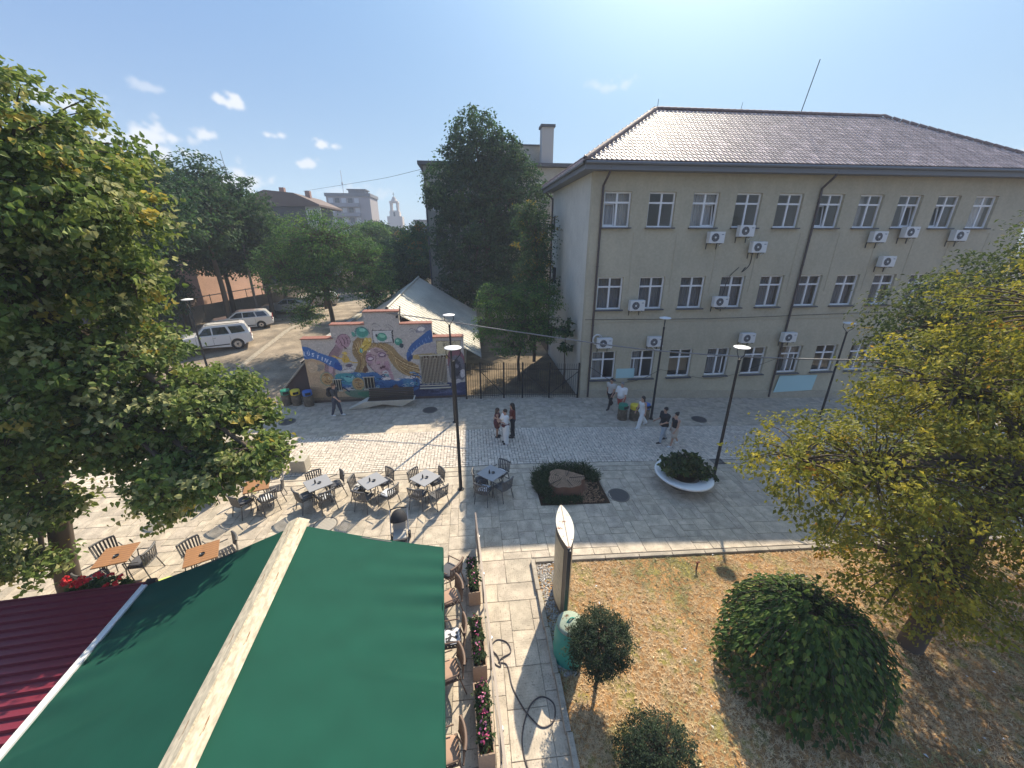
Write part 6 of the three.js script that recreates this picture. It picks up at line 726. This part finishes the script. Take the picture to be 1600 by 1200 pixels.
// ------------------------------------------------------------------ parked cars
function makeCar(label, pos, ry, s) {
  const t = thing('parked_car', label, 'car', pos, ry, 'cars in the car park'), paint = phys(...s.col, 0.35, { clearcoat: 0.8, clearcoatRoughness: 0.08, metalness: s.metal ?? 0 }), glassM = phys(0.02, 0.025, 0.03, 0.05, { clearcoat: 1 }), blk = mat(0.02, 0.02, 0.022, 0.6), chrome = mat(0.5, 0.5, 0.52, 0.25, { metalness: 0.8 });
  const { L, w, belt, H, g0, wr, wx } = s, hl = L / 2, k = s.taper ?? 0.22, ar = wr + 0.07;
  const sh = new THREE.Shape(); sh.moveTo(-hl + 0.05, g0 + 0.1); const arch = x => { sh.lineTo(x - ar, g0); sh.absarc(x, wr, ar, Math.PI + 0.25, -0.25, true); }; arch(wx[0]); arch(wx[1]); sh.lineTo(hl - 0.05, g0 + 0.1); for (const [x, y] of s.nose) sh.lineTo(x, y); for (const [x, y] of s.tail) sh.lineTo(x, y); sh.closePath();
  const bg = new THREE.ExtrudeGeometry(sh, { depth: w - 0.12, bevelEnabled: true, bevelSize: 0.05, bevelThickness: 0.06, bevelSegments: 2, curveSegments: 10 }); bg.translate(0, 0, -(w - 0.12) / 2); part(t, 'body', bg, paint);
  const zat = y => (w / 2 - 0.05) * (1 - k * (y - belt) / (H - belt));
  const cab = s.cabin, P = [], I = [], n = cab.length; for (const sd of [1, -1]) for (const [x, y] of cab) P.push(x, y, sd * zat(y)); for (let i = 0; i < n; i++) { const a = i, b = (i + 1) % n; I.push(a, a + n, b, b, a + n, b + n); } const tri = THREE.ShapeUtils.triangulateShape(cab.map(p => new THREE.Vector2(...p)), []); for (const [a, b, c] of tri) I.push(a, b, c, a + n, c + n, b + n); let cg = new THREE.BufferGeometry(); cg.setAttribute('position', new THREE.Float32BufferAttribute(P, 3)); cg.setIndex(I); cg = cg.toNonIndexed(); cg.computeVertexNormals(); part(t, 'cabin', cg, paint);
  for (const sd of [1, -1]) for (const win of s.windows) { const tr = THREE.ShapeUtils.triangulateShape(win.map(p => new THREE.Vector2(...p)), []), q = []; for (const f of tr) for (const v of f) q.push(win[v][0], win[v][1], sd * (zat(win[v][1]) + 0.012)); const g = new THREE.BufferGeometry(); g.setAttribute('position', new THREE.Float32BufferAttribute(q, 3)); g.computeVertexNormals(); part(t, 'side_window', g, glassM); }
  const screen = (a, b, name) => { const d = V(b[1] - a[1], a[0] - b[0], 0).normalize().multiplyScalar(0.012), f = (t0, sd) => { const x = mix(a[0], b[0], t0), y = mix(a[1], b[1], t0); return [x + d.x * s.flip(name), y + d.y * s.flip(name), sd * (zat(y) - 0.07)]; }; const c = [f(0.08, -1), f(0.92, -1), f(0.92, 1), f(0.08, 1)], g = new THREE.BufferGeometry(); g.setAttribute('position', new THREE.Float32BufferAttribute([...c[0], ...c[1], ...c[2], ...c[0], ...c[2], ...c[3]], 3)); g.computeVertexNormals(); part(t, name, g, glassM); };
  screen(s.ws[0], s.ws[1], 'windscreen'); screen(s.rs[0], s.rs[1], 'rear_window');
  for (const x of wx) for (const sd of [-1, 1]) { const wh = part(t, 'wheel', tf(new THREE.TorusGeometry(wr - 0.075, 0.085, 10, 28), x, wr, sd * (w / 2 - 0.12), 0, 0, 0, [1, 1, 1.2]), blk); part(wh, 'rim', cyl(wr - 0.1, wr - 0.1, 0.1, 20, x, wr, sd * (w / 2 - 0.12), Math.PI / 2), chrome); part(wh, 'hub', cyl(0.06, 0.06, 0.16, 10, x, wr, sd * (w / 2 - 0.11), Math.PI / 2), blk); }
  for (const sd of [-1, 1]) { part(t, 'headlight', rbox(0.1, 0.14, 0.3, 0.03, hl - 0.08, s.lamp, sd * (w / 2 - 0.24)), mat(0.7, 0.7, 0.72, 0.1)); part(t, 'tail_light', rbox(0.08, s.tl ?? 0.3, 0.14, 0.02, -hl + s.tlx, s.lamp + 0.14, sd * (w / 2 - 0.1)), mat(0.5, 0.02, 0.02, 0.25)); part(t, 'mirror', rbox(0.1, 0.13, 0.2, 0.03, s.mx, belt + 0.08, sd * (w / 2 + 0.08)), paint); part(t, 'door_handle', rbox(0.16, 0.03, 0.03, 0.01, -0.1, belt - 0.14, sd * (w / 2 + 0.012)), chrome); part(t, 'sill_trim', box(wx[1] - wx[0] - 2 * ar, 0.07, 0.05, (wx[0] + wx[1]) / 2, g0 + 0.03, sd * (w / 2 - 0.01)), blk); for (const x of s.seams) part(t, 'door_seam', box(0.012, belt - g0 - 0.15, 0.01, x, (belt + g0) / 2, sd * (w / 2 + 0.004)), blk); }
  part(t, 'front_bumper', rbox(0.16, 0.22, w - 0.06, 0.05, hl - 0.03, g0 + 0.2, 0), s.bump ?? paint); part(t, 'rear_bumper', rbox(0.16, 0.22, w - 0.06, 0.05, -hl + 0.03, g0 + 0.2, 0), s.bump ?? paint); part(t, 'grille', box(0.03, 0.16, w * 0.5, hl + 0.03, s.lamp - 0.02, 0), blk); part(t, 'number_plate', box(0.012, 0.11, 0.5, -hl - 0.06, s.lamp - 0.05, 0), MT.white);
  if (s.rack) for (const sd of [-1, 1]) part(t, 'roof_rail', tube([[-1.7, H + 0.05, sd * 0.55], [0.3, H + 0.05, sd * 0.55]], 0.02, 6), blk);
  return t;
}
{
  const flip = n => n === 'windscreen' ? 1 : 1, at = (x, z) => [x, terrain(x, z) + 0.01, z];
  const suv = { L: 4.5, w: 1.8, belt: 1.12, H: 1.80, g0: 0.42, wr: 0.38, wx: [-1.33, 1.36], col: [0.78, 0.78, 0.77], lamp: 0.85, mx: 0.85, tlx: 0.02, seams: [0.95, 0.0, -0.98], bump: mat(0.62, 0.62, 0.62, 0.5), rack: true, nose: [[2.2, 0.95], [2.1, 1.02], [1.0, 1.12]], tail: [[-2.2, 1.12], [-2.22, 0.7]], cabin: [[1.05, 1.10], [0.42, 1.72], [0.2, 1.80], [-1.85, 1.80], [-1.98, 1.74], [-2.2, 1.10]], windows: [[[0.80, 1.18], [0.36, 1.64], [0.02, 1.66], [0.02, 1.18]], [[-0.06, 1.18], [-0.06, 1.66], [-0.82, 1.66], [-0.98, 1.18]], [[-1.12, 1.18], [-0.98, 1.66], [-1.76, 1.66], [-1.94, 1.22]]], ws: [[1.05, 1.10], [0.42, 1.72]], rs: [[-1.98, 1.74], [-2.2, 1.10]], flip: n => n === 'windscreen' ? -1 : -1 };
  makeCar('white off-road car parked sideways beside the lamp', at(-18.25, -28.9), -2.66, suv);
  const est = { L: 4.35, w: 1.7, belt: 0.95, H: 1.45, g0: 0.3, wr: 0.31, wx: [-1.3, 1.3], col: [0.76, 0.76, 0.75], lamp: 0.68, mx: 0.75, tlx: 0.02, seams: [0.85, -0.1, -0.95], nose: [[2.12, 0.75], [1.95, 0.84], [0.95, 0.95]], tail: [[-2.1, 0.95], [-2.12, 0.6]], cabin: [[1.0, 0.93], [0.3, 1.42], [0.1, 1.45], [-1.6, 1.45], [-1.8, 1.40], [-2.1, 0.93]], windows: [[[0.78, 0.99], [0.25, 1.36], [-0.1, 1.37], [-0.1, 0.99]], [[-0.17, 0.99], [-0.17, 1.37], [-0.92, 1.37], [-1.02, 0.99]], [[-1.12, 0.99], [-1.02, 1.37], [-1.62, 1.37], [-1.86, 1.02]]], ws: [[1.0, 0.93], [0.3, 1.42]], rs: [[-1.8, 1.40], [-2.1, 0.93]], flip: () => -1 };
  makeCar('white estate car parked right behind the off-road car', at(-18.9, -34.0), -2.72, est);
  const sed = { ...est, L: 4.6, col: [0.42, 0.43, 0.45], metal: 0.5, nose: [[2.25, 0.72], [2.05, 0.82], [0.95, 0.94]], tail: [[-2.1, 1.0], [-2.25, 0.95], [-2.26, 0.6]], cabin: [[1.05, 0.93], [0.25, 1.42], [0.0, 1.45], [-0.7, 1.43], [-1.9, 0.98]], windows: [[[0.8, 0.99], [0.22, 1.35], [-0.12, 1.37], [-0.12, 0.99]], [[-0.2, 0.99], [-0.2, 1.37], [-0.72, 1.35], [-1.3, 1.03], [-1.25, 0.99]]], ws: [[1.05, 0.93], [0.25, 1.42]], rs: [[-0.7, 1.43], [-1.9, 0.98]] };
  makeCar('silver saloon car parked at the far end of the car park', at(-18.2, -41.0), -2.90, sed);
  makeCar('pale car mostly hidden under trees behind the silver saloon', at(-17.0, -45.6), -2.95, { ...est, col: [0.6, 0.6, 0.6] });
  makeCar('grey car bonnet showing through the linden leaves', at(-22.2, -26.6), -2.6, { ...sed, col: [0.36, 0.37, 0.39] });
}
// ------------------------------------------------------------------ people
function surfaceNets(f, lo, hi, c) {
  const n = [0, 1, 2].map(k => Math.ceil((hi[k] - lo[k]) / c) + 1), [nx, ny, nz] = n, val = new Float32Array(nx * ny * nz), id = (i, j, k) => (k * ny + j) * nx + i;
  for (let k = 0; k < nz; k++) for (let j = 0; j < ny; j++) for (let i = 0; i < nx; i++) val[id(i, j, k)] = f(lo[0] + i * c, lo[1] + j * c, lo[2] + k * c);
  const vi = new Int32Array(nx * ny * nz).fill(-1), P = [], I = [], E = [[0, 1], [0, 2], [0, 4], [1, 3], [1, 5], [2, 3], [2, 6], [3, 7], [4, 5], [4, 6], [5, 7], [6, 7]];
  for (let k = 0; k < nz - 1; k++) for (let j = 0; j < ny - 1; j++) for (let i = 0; i < nx - 1; i++) {
    let m = 0; const v = []; for (let q = 0; q < 8; q++) { const s = val[id(i + (q & 1), j + (q >> 1 & 1), k + (q >> 2))]; v.push(s); if (s < 0) m |= 1 << q; } if (m === 0 || m === 255) continue;
    let x = 0, y = 0, z = 0, e = 0; for (const [a, b] of E) { if ((v[a] < 0) === (v[b] < 0)) continue; const t = v[a] / (v[a] - v[b]); x += (a & 1) + t * ((b & 1) - (a & 1)); y += (a >> 1 & 1) + t * ((b >> 1 & 1) - (a >> 1 & 1)); z += (a >> 2) + t * ((b >> 2) - (a >> 2)); e++; }
    vi[id(i, j, k)] = P.length / 3; P.push(lo[0] + (i + x / e) * c, lo[1] + (j + y / e) * c, lo[2] + (k + z / e) * c);
  }
  const quad = (a, b, d, e2, flip) => { if (a < 0 || b < 0 || d < 0 || e2 < 0) return; flip ? I.push(a, d, b, a, e2, d) : I.push(a, b, d, a, d, e2); };
  for (let k = 1; k < nz - 1; k++) for (let j = 1; j < ny - 1; j++) for (let i = 1; i < nx - 1; i++) { const s = val[id(i, j, k)] < 0;
    if (s !== val[id(i + 1, j, k)] < 0) quad(vi[id(i, j - 1, k - 1)], vi[id(i, j, k - 1)], vi[id(i, j, k)], vi[id(i, j - 1, k)], !s);
    if (s !== val[id(i, j + 1, k)] < 0) quad(vi[id(i - 1, j, k - 1)], vi[id(i - 1, j, k)], vi[id(i, j, k)], vi[id(i, j, k - 1)], !s);
    if (s !== val[id(i, j, k + 1)] < 0) quad(vi[id(i - 1, j - 1, k)], vi[id(i, j - 1, k)], vi[id(i, j, k)], vi[id(i - 1, j, k)], !s); }
  const g = new THREE.BufferGeometry(); g.setAttribute('position', new THREE.Float32BufferAttribute(P, 3)); g.setIndex(I); g.computeVertexNormals(); return g;
}
const capsule = (x, y, z, a, b, ra, rb) => { const px = x - a.x, py = y - a.y, pz = z - a.z, dx = b.x - a.x, dy = b.y - a.y, dz = b.z - a.z, t = Math.max(0, Math.min(1, (px * dx + py * dy + pz * dz) / (dx * dx + dy * dy + dz * dz + 1e-9))); return Math.hypot(px - dx * t, py - dy * t, pz - dz * t) - (ra + (rb - ra) * t); };
const smin = (a, b, k) => { const h = Math.max(k - Math.abs(a - b), 0) / k; return Math.min(a, b) - h * h * k * 0.25; };
const bones = (list, k = 0.05) => (x, y, z) => { let d = 9; for (const [a, b, ra, rb] of list) d = smin(d, capsule(x, y, z, a, b, ra, rb), k); return d; };
const ell = (x, y, z, cx, cy, cz, rx, ry, rz) => { const q = Math.hypot((x - cx) / rx, (y - cy) / ry, (z - cz) / rz); return (q - 1) * Math.min(rx, ry, rz); };
// head at its own origin (between the ears), facing +z: skull, jaw, nose, brow, ears, eye sockets, mouth
const HEAD = surfaceNets((x, y, z) => { let d = smin(ell(x, y, z, 0, 0.02, -0.012, 0.074, 0.105, 0.093), ell(x, y, z, 0, -0.055, 0.022, 0.052, 0.062, 0.062), 0.04); d = smin(d, capsule(x, y, z, V(0, 0.012, 0.082), V(0, -0.026, 0.103), 0.009, 0.014), 0.014); d = smin(d, ell(x, y, z, 0, 0.03, 0.07, 0.05, 0.012, 0.014), 0.02); for (const s of [-1, 1]) { d = smin(d, ell(x, y, z, s * 0.077, -0.005, -0.012, 0.010, 0.030, 0.018), 0.008); d = Math.max(d, -ell(x, y, z, s * 0.03, 0.008, 0.09, 0.014, 0.008, 0.012)); } d = smin(d, ell(x, y, z, 0, -0.058, 0.082, 0.024, 0.009, 0.010), 0.008); return d; }, [-0.1, -0.14, -0.13], [0.1, 0.15, 0.13], 0.0065);
// relaxed hand, wrist at the origin, fingers towards -y, palm facing -x, thumb towards +z
const HAND = (() => { const L = [[V(0, 0.02, 0), V(0, -0.085, 0), 0.022, 0.024], [V(0, -0.02, -0.014), V(0, -0.085, -0.026), 0.016, 0.014], [V(0, -0.02, 0.012), V(0, -0.085, 0.026), 0.017, 0.014]]; [[0.030, 0.070], [0.010, 0.080], [-0.011, 0.074], [-0.030, 0.058]].forEach(([z, l], i) => { const a = V(0, -0.088, z), b = V(-0.010, -0.088 - l * 0.5, z * 1.15), c = V(-0.034, -0.088 - l * 0.88, z * 1.12); L.push([a, b, 0.0095, 0.0088], [b, c, 0.0088, 0.0075]); }); L.push([V(-0.005, -0.03, 0.022), V(-0.018, -0.062, 0.052), 0.013, 0.0105], [V(-0.018, -0.062, 0.052), V(-0.028, -0.095, 0.058), 0.0105, 0.0085]); return surfaceNets(bones(L, 0.008), [-0.07, -0.2, -0.06], [0.05, 0.06, 0.09], 0.005); })();
const eyeG = mg([-1, 1].map(s => tf(new THREE.SphereGeometry(0.010, 8, 6), s * 0.03, 0.008, 0.078)));
function person(label, x, z, ry, s) {
  const S = (s.h ?? 1.72) / 1.75, w = s.wide ?? 1, o = thing('person', label, 'person', [x, terrain(x, z) + 0.022, z], ry);
  const rot = (v, ax, an) => v.applyAxisAngle(ax, an), X = V(1, 0, 0), Z = V(0, 0, 1), sh = 0.185 * (s.sh ?? 1) * w;
  const hipC = V(0, 0.93, 0), lean = s.lean ?? 0.03, up = y => V(0, hipC.y + (y - 0.93) * Math.cos(lean), (y - 0.93) * Math.sin(lean)), chest = up(1.28), neck = up(1.47), headC = up(1.625); headC.z += 0.015;
  const legs = s.legs.map(([th, kn], i) => { const sd = i ? -1 : 1, hip = V(sd * 0.095 * w, 0.92, 0), knee = hip.clone().add(rot(V(sd * 0.005, -0.43, 0), X, -th)), ank = knee.clone().add(rot(V(0, -0.41, 0), X, -th + kn)), foot = (th - kn * 0.8); return { hip, knee, ank, foot, sd }; });
  const low = Math.min(...legs.map(l => l.ank.y)) - 0.075; const arms = s.arms.map(([f, ab, el, tw = 0], i) => { const sd = i ? -1 : 1, a = V(sd * sh, up(1.41).y, up(1.41).z), e = a.clone().add(rot(rot(V(0, -0.29, 0), Z, sd * ab), X, -f)), d = rot(rot(rot(V(0, -0.25, 0), Z, sd * (ab * 0.4) - sd * tw), X, -f - el), V(0, 1, 0), 0), h = e.clone().add(d); return { a, e, h, d: d.clone().normalize(), sd }; });
  [hipC, chest, neck, headC, ...legs.flatMap(l => [l.hip, l.knee, l.ank]), ...arms.flatMap(a => [a.a, a.e, a.h])].forEach(v => { v.y -= low; v.multiplyScalar(S); });
  const q = S, B = [], torso = [[hipC.clone(), chest, 0.115 * w * q, 0.125 * w * q], [chest.clone().add(V(sh * 0.55 * q, 0.06 * q, 0)), chest.clone().add(V(-sh * 0.55 * q, 0.06 * q, 0)), 0.095 * w * q, 0.095 * w * q], [hipC.clone().add(V(0.07 * q * w, -0.02, 0)), hipC.clone().add(V(-0.07 * q * w, -0.02, 0)), 0.105 * w * q, 0.105 * w * q]];
  if (s.belly) torso.push([hipC.clone().add(V(0, 0.14, 0.05)), hipC.clone().add(V(0, 0.26, 0.05)), 0.14 * w, 0.12 * w]);
  const shoulder = arms.map(a => [chest.clone().add(V(a.sd * sh * 0.6 * q, 0.1 * q, 0)), a.a, 0.075 * q, 0.056 * q]), upA = arms.map(a => [a.a, a.e, 0.052 * q * (0.6 + 0.4 * w), 0.040 * q]), foA = arms.map(a => [a.e, a.h, 0.040 * q, 0.026 * q]), thi = legs.map(l => [l.hip, l.knee, 0.086 * q * w, 0.056 * q]), cal = legs.map(l => [l.knee, l.ank, 0.055 * q, 0.036 * q]);
  const nk = [[neck.clone().add(V(0, -0.06, -0.01)), headC.clone().add(V(0, -0.05, -0.01)), 0.058 * q, 0.052 * q]], feet = legs.map(l => { const d = V(0, -Math.sin(Math.max(-0.5, -l.foot)) * 0 - 0.04, 0.15).applyAxisAngle(X, Math.max(0, -l.foot) * 0.9 * (l.ank.y > 0.12 ? 1 : 0)); return [l.ank.clone().add(V(0, -0.035 * q, -0.03)), l.ank.clone().add(V(0, -0.005, 0)).add(d.multiplyScalar(q)), 0.036 * q, 0.030 * q]; });
  B.push(...torso, ...shoulder, ...upA, ...foA, ...thi, ...cal, ...nk, ...feet); const all = [...legs.flatMap(l => [l.ank, l.knee]), ...arms.flatMap(a => [a.e, a.h]), headC, hipC, chest], lo = [0, 1, 2].map(k => Math.min(...all.map(v => v.getComponent(k))) - 0.3), hi = [0, 1, 2].map(k => Math.max(...all.map(v => v.getComponent(k))) + 0.3); lo[1] = -0.04;
  const c = 0.02, skin = s.skin ?? MT.skinA, body = [surfaceNets(bones(B, 0.05), lo, hi, c)];
  const hd = HEAD.clone(), hm = new THREE.Object3D(); hm.position.copy(headC); hm.rotation.set(s.nod ?? 0.1, s.turn ?? 0, 0, 'YXZ'); hm.scale.setScalar(q * 1.0); hm.updateMatrix(); body.push(hd.applyMatrix4(hm.matrix));
  for (const a of arms) { const hg = HAND.clone(), m = new THREE.Object3D(); m.position.copy(a.h); m.quaternion.setFromUnitVectors(V(0, -1, 0), a.d); if (a.sd < 0) m.scale.set(-q, q, q); else m.scale.set(q, q, q); m.updateMatrix(); const gg = hg.applyMatrix4(m.matrix); if (a.sd < 0) { const ix = gg.index.array; for (let i = 0; i < ix.length; i += 3) [ix[i], ix[i + 1]] = [ix[i + 1], ix[i]]; } body.push(gg); }
  part(o, 'body', mg(body), skin);
  const ey = part(o, 'eyes', eyeG.clone().applyMatrix4(hm.matrix), mat(0.03, 0.02, 0.015, 0.3));
  const grow = (l, d) => l.map(([a, b, ra, rb]) => [a, b, ra + d, rb + d]), cloth = (name, f, m) => part(o, name, surfaceNets(f, lo, hi, c), m);
  // top: torso (+ sleeves), from hem to neckline
  { const L = grow(torso, 0.02 * (s.loose ?? 1)), f0 = bones([...L, ...(s.sleeve === 0 ? grow(shoulder.map(([a, b]) => [a, a.clone().lerp(b, 0.35), 0.07 * q, 0.06 * q]), 0.01) : grow(shoulder, 0.018)), ...(s.sleeve ? upA.map(([a, b, ra, rb]) => [a, a.clone().lerp(b, Math.min(1, s.sleeve)), ra + 0.022, rb + 0.03]) : []), ...(s.sleeve > 1 ? grow(foA.map(([a, b, ra, rb]) => [a, a.clone().lerp(b, 0.9), ra, rb]), 0.016) : [])], 0.05), hem = (s.hem ?? 0.88) * q - low * q, nl = neck.y - 0.01 - (s.low ?? 0), clipArms = arms.map(a => a);
    cloth(s.topName ?? 'shirt', (x2, y2, z2) => { let d = f0(x2, y2, z2); const armNear = s.sleeve > 1 ? Math.min(...clipArms.map(a => capsule(x2, y2, z2, a.e, a.h, 0.07, 0.06))) : 1; return Math.max(d, armNear < 0 ? -1 : hem - y2, Math.hypot(x2, z2 - neck.z) < 0.075 ? y2 - nl : y2 - nl - 0.03); }, s.top); }
  if (s.bottom) { const short = s.short ?? 1, L = [...grow(torso.slice(2), 0.022), [hipC.clone(), hipC.clone().add(V(0, 0.1 * q, 0)), 0.135 * w * q, 0.125 * w * q]], fl = s.flare ?? 0; legs.forEach((l, i) => { const kn = l.knee, an = l.ank.clone().add(V(0, -0.03, 0)); if (short < 0.55) L.push([l.hip, l.hip.clone().lerp(kn, short * 2), 0.105 * q * w, 0.085 * q + 0.03 + fl]); else { L.push([l.hip, kn, 0.105 * q * w, 0.075 * q + fl * 0.5]); L.push([kn, kn.clone().lerp(an, (short - 0.5) * 2), 0.075 * q + fl * 0.5, 0.052 * q + fl]); } });
    const ft = bones(L, s.skirt ? 0.16 : 0.04), wy = (s.waist ?? 1.05) * q - low * q; cloth(s.bottomName ?? 'trousers', (x2, y2, z2) => Math.max(ft(x2, y2, z2), y2 - wy), s.bottom); }
  if (s.hair) { const hr = surfaceNets((x2, y2, z2) => { let d = ell(x2, y2, z2, 0, 0.035, -0.02, 0.086, 0.108, 0.102); d = Math.max(d, -ell(x2, y2, z2, 0, -0.03, 0.085, 0.07, 0.085, 0.075)); if (!s.hairLong) d = Math.max(d, -y2 - 0.045 - 0.4 * Math.max(0, -z2 - 0.02)); else { d = smin(d, capsule(x2, y2, z2, V(0, 0.0, -0.06), V(0, -s.hairLong, -0.085), 0.07, 0.055), 0.05); for (const sd of [-1, 1]) d = smin(d, capsule(x2, y2, z2, V(sd * 0.065, 0.02, -0.02), V(sd * 0.07, -s.hairLong * 0.8, -0.05), 0.034, 0.03), 0.03); } if (s.bun) d = smin(d, ell(x2, y2, z2, 0, 0.09, -0.10, 0.05, 0.05, 0.05), 0.02); return d; }, [-0.14, -0.45, -0.2], [0.14, 0.18, 0.14], 0.010); part(o, 'hair', hr.applyMatrix4(hm.matrix), s.hair); }
  if (s.shoe) feet.forEach(([a, b, ra, rb]) => part(o, 'shoe', surfaceNets(bones([[a, b, ra + 0.014, rb + 0.012]], 0.02), [Math.min(a.x, b.x) - 0.1, Math.max(-0.02, Math.min(a.y, b.y) - 0.1), Math.min(a.z, b.z) - 0.1], [Math.max(a.x, b.x) + 0.1, Math.max(a.y, b.y) + 0.1, Math.max(a.z, b.z) + 0.1], 0.012), s.shoe));
  return { o, headC, chest, hipC, arms, q, hm };
}
{
  const black = mat(0.022, 0.022, 0.026, 0.9), denim = mat(0.05, 0.06, 0.09, 0.9), white = mat(0.74, 0.73, 0.70, 0.9), pale = mat(0.50, 0.47, 0.43, 0.9), redS = mat(0.42, 0.09, 0.07, 0.9), maroon = mat(0.10, 0.03, 0.035, 0.9), jeans = mat(0.38, 0.42, 0.46, 0.9), beige = mat(0.50, 0.42, 0.34, 0.9), hairD = mat(0.018, 0.013, 0.011, 0.6), hairB = mat(0.06, 0.032, 0.02, 0.6), hairG = mat(0.22, 0.21, 0.20, 0.7), shoeW = mat(0.7, 0.7, 0.68, 0.7), shoeB = mat(0.03, 0.025, 0.025, 0.6), char = mat(0.055, 0.055, 0.06, 0.9);
  const floral = mat(0.9, 0.9, 0.9, 0.9); floral.map = tex(128, (u, v) => fbm(u * 14, v * 14, 14, 2, 8) > 0.56 ? [0.45, 0.22, 0.18] : [0.13, 0.09, 0.11]);
  const stand = [[0.03, 0.04], [-0.03, 0.03]], walk = [[0.42, 0.10], [-0.34, 0.38]];
  const mn = person('man in dark clothes with a black backpack walking past the mural', -6.83, -18.33, 1.35, { h: 1.76, legs: [[0.24, 0.06], [-0.16, 0.22]], arms: [[-0.3, 0.1, 0.3], [0.35, 0.12, 0.5]], top: char, sleeve: 0.75, hem: 0.86, bottom: denim, hair: mat(0.12, 0.07, 0.04, 0.7), shoe: shoeW, turn: 0.1 });
  { const b = thing('backpack', 'black backpack on the back of the man passing the mural', 'backpack', mn.o.position.toArray(), 1.35); part(b, 'bag', tf(new RoundedBoxGeometry(0.30, 0.44, 0.17, 3, 0.06), 0, mn.chest.y + 0.0, mn.chest.z - 0.24), black); part(b, 'pocket', tf(new RoundedBoxGeometry(0.22, 0.18, 0.07, 2, 0.03), 0, mn.chest.y - 0.08, mn.chest.z - 0.34), black); for (const s of [-1, 1]) part(b, 'strap', tube([[s * 0.12, mn.chest.y + 0.2, mn.chest.z - 0.16], [s * 0.13, mn.chest.y + 0.21, mn.chest.z + 0.02], [s * 0.14, mn.chest.y + 0.02, mn.chest.z + 0.15], [s * 0.16, mn.chest.y - 0.16, mn.chest.z - 0.12]], 0.018, 6), black); }
  person('girl with long dark hair in a short dark red dress', 0.98, -15.32, 1.5, { h: 1.42, legs: stand, arms: [[0.1, 0.08, 0.25], [0.05, 0.08, 0.2]], top: maroon, sleeve: 0, hem: 0.62, topName: 'dress', loose: 1.6, bottom: maroon, short: 0.28, skirt: true, bottomName: 'skirt', hair: hairB, hairLong: 0.3, shoe: shoeB, skin: MT.skinB });
  person('woman in white blouse and wide white trousers with a dark sash', 1.30, -14.75, -1.2, { h: 1.62, legs: stand, arms: [[0.5, 0.1, 1.6], [0.5, 0.12, 1.5]], top: white, sleeve: 0.8, hem: 1.0, bottom: white, flare: 0.05, hair: hairB, shoe: shoeB, turn: -0.2 });
  { const sash = thing('waist_sash', 'dark maroon jacket tied round the waist of the woman in white', 'jacket', [1.30, terrain(1.3, -14.75) + 0.022, -14.75], -1.2); part(sash, 'cloth', new THREE.LatheGeometry([[0.155, 0.86], [0.17, 0.90], [0.162, 1.0], [0.15, 1.02]].map(q => new THREE.Vector2(q[0], q[1] * 0.935)), 24), maroon); part(sash, 'knot', tf(new RoundedBoxGeometry(0.08, 0.1, 0.06, 2, 0.02), 0, 0.88, 0.17), maroon); }
  person('woman with long dark hair in a patterned top and black trousers', 1.66, -15.25, -1.7, { h: 1.66, legs: stand, arms: [[0.15, 0.08, 0.6], [0.15, 0.08, 0.6]], top: floral, sleeve: 0.6, hem: 0.86, bottom: black, flare: 0.015, hair: hairD, hairLong: 0.28, shoe: shoeB });
  person('man in pale sleeveless shirt and black trousers by the school wall', 7.28, -18.38, -0.9, { h: 1.76, legs: walk, arms: [[0.3, 0.1, 0.4], [-0.2, 0.1, 0.3]], top: pale, sleeve: 0.5, hem: 0.9, bottom: black, hair: hairD, shoe: shoeB, wide: 1.08, skin: MT.skinB });
  person('heavy man in white shirt and red shorts beside the waste bins', 7.62, -17.75, -0.9, { h: 1.76, legs: [[0.35, 0.1], [-0.25, 0.3]], arms: [[0.2, 0.12, 0.5], [0.3, 0.12, 0.7]], top: white, sleeve: 0.8, hem: 0.84, loose: 1.4, belly: true, wide: 1.18, bottom: redS, short: 0.5, hair: hairG, shoe: shoeB });
  person('woman in a white top and white wide trousers walking past the bins', 8.02, -16.10, -1.25, { h: 1.66, legs: [[0.32, 0.06], [-0.4, 0.3]], arms: [[-0.2, 0.08, 0.3], [0.2, 0.08, 0.3]], top: white, sleeve: 0, hem: 0.95, low: 0.05, bottom: white, flare: 0.04, hair: hairD, hairLong: 0.26, shoe: shoeW });
  person('person in loose black T-shirt and pale jeans walking left', 8.40, -14.62, -1.35, { h: 1.74, legs: [[0.28, 0.08], [-0.25, 0.22]], arms: [[0.15, 0.1, 1.3], [0.1, 0.12, 1.2]], top: black, sleeve: 0.75, hem: 0.82, loose: 1.8, wide: 1.1, bottom: jeans, hair: hairD, shoe: shoeB });
  person('woman in black sleeveless top and beige shorts walking beside the black T-shirt', 8.72, -14.25, -1.35, { h: 1.66, legs: [[0.3, 0.1], [-0.3, 0.3]], arms: [[0.1, 0.08, 0.5], [-0.15, 0.08, 0.4]], top: black, sleeve: 0, hem: 1.0, low: 0.05, bottom: beige, short: 0.36, flare: 0.03, hair: hairD, bun: true, shoe: shoeW });
}
scene.traverse(o => { if (o.isMesh) { o.castShadow = true; o.receiveShadow = true; } });
renderer.render(scene, camera);
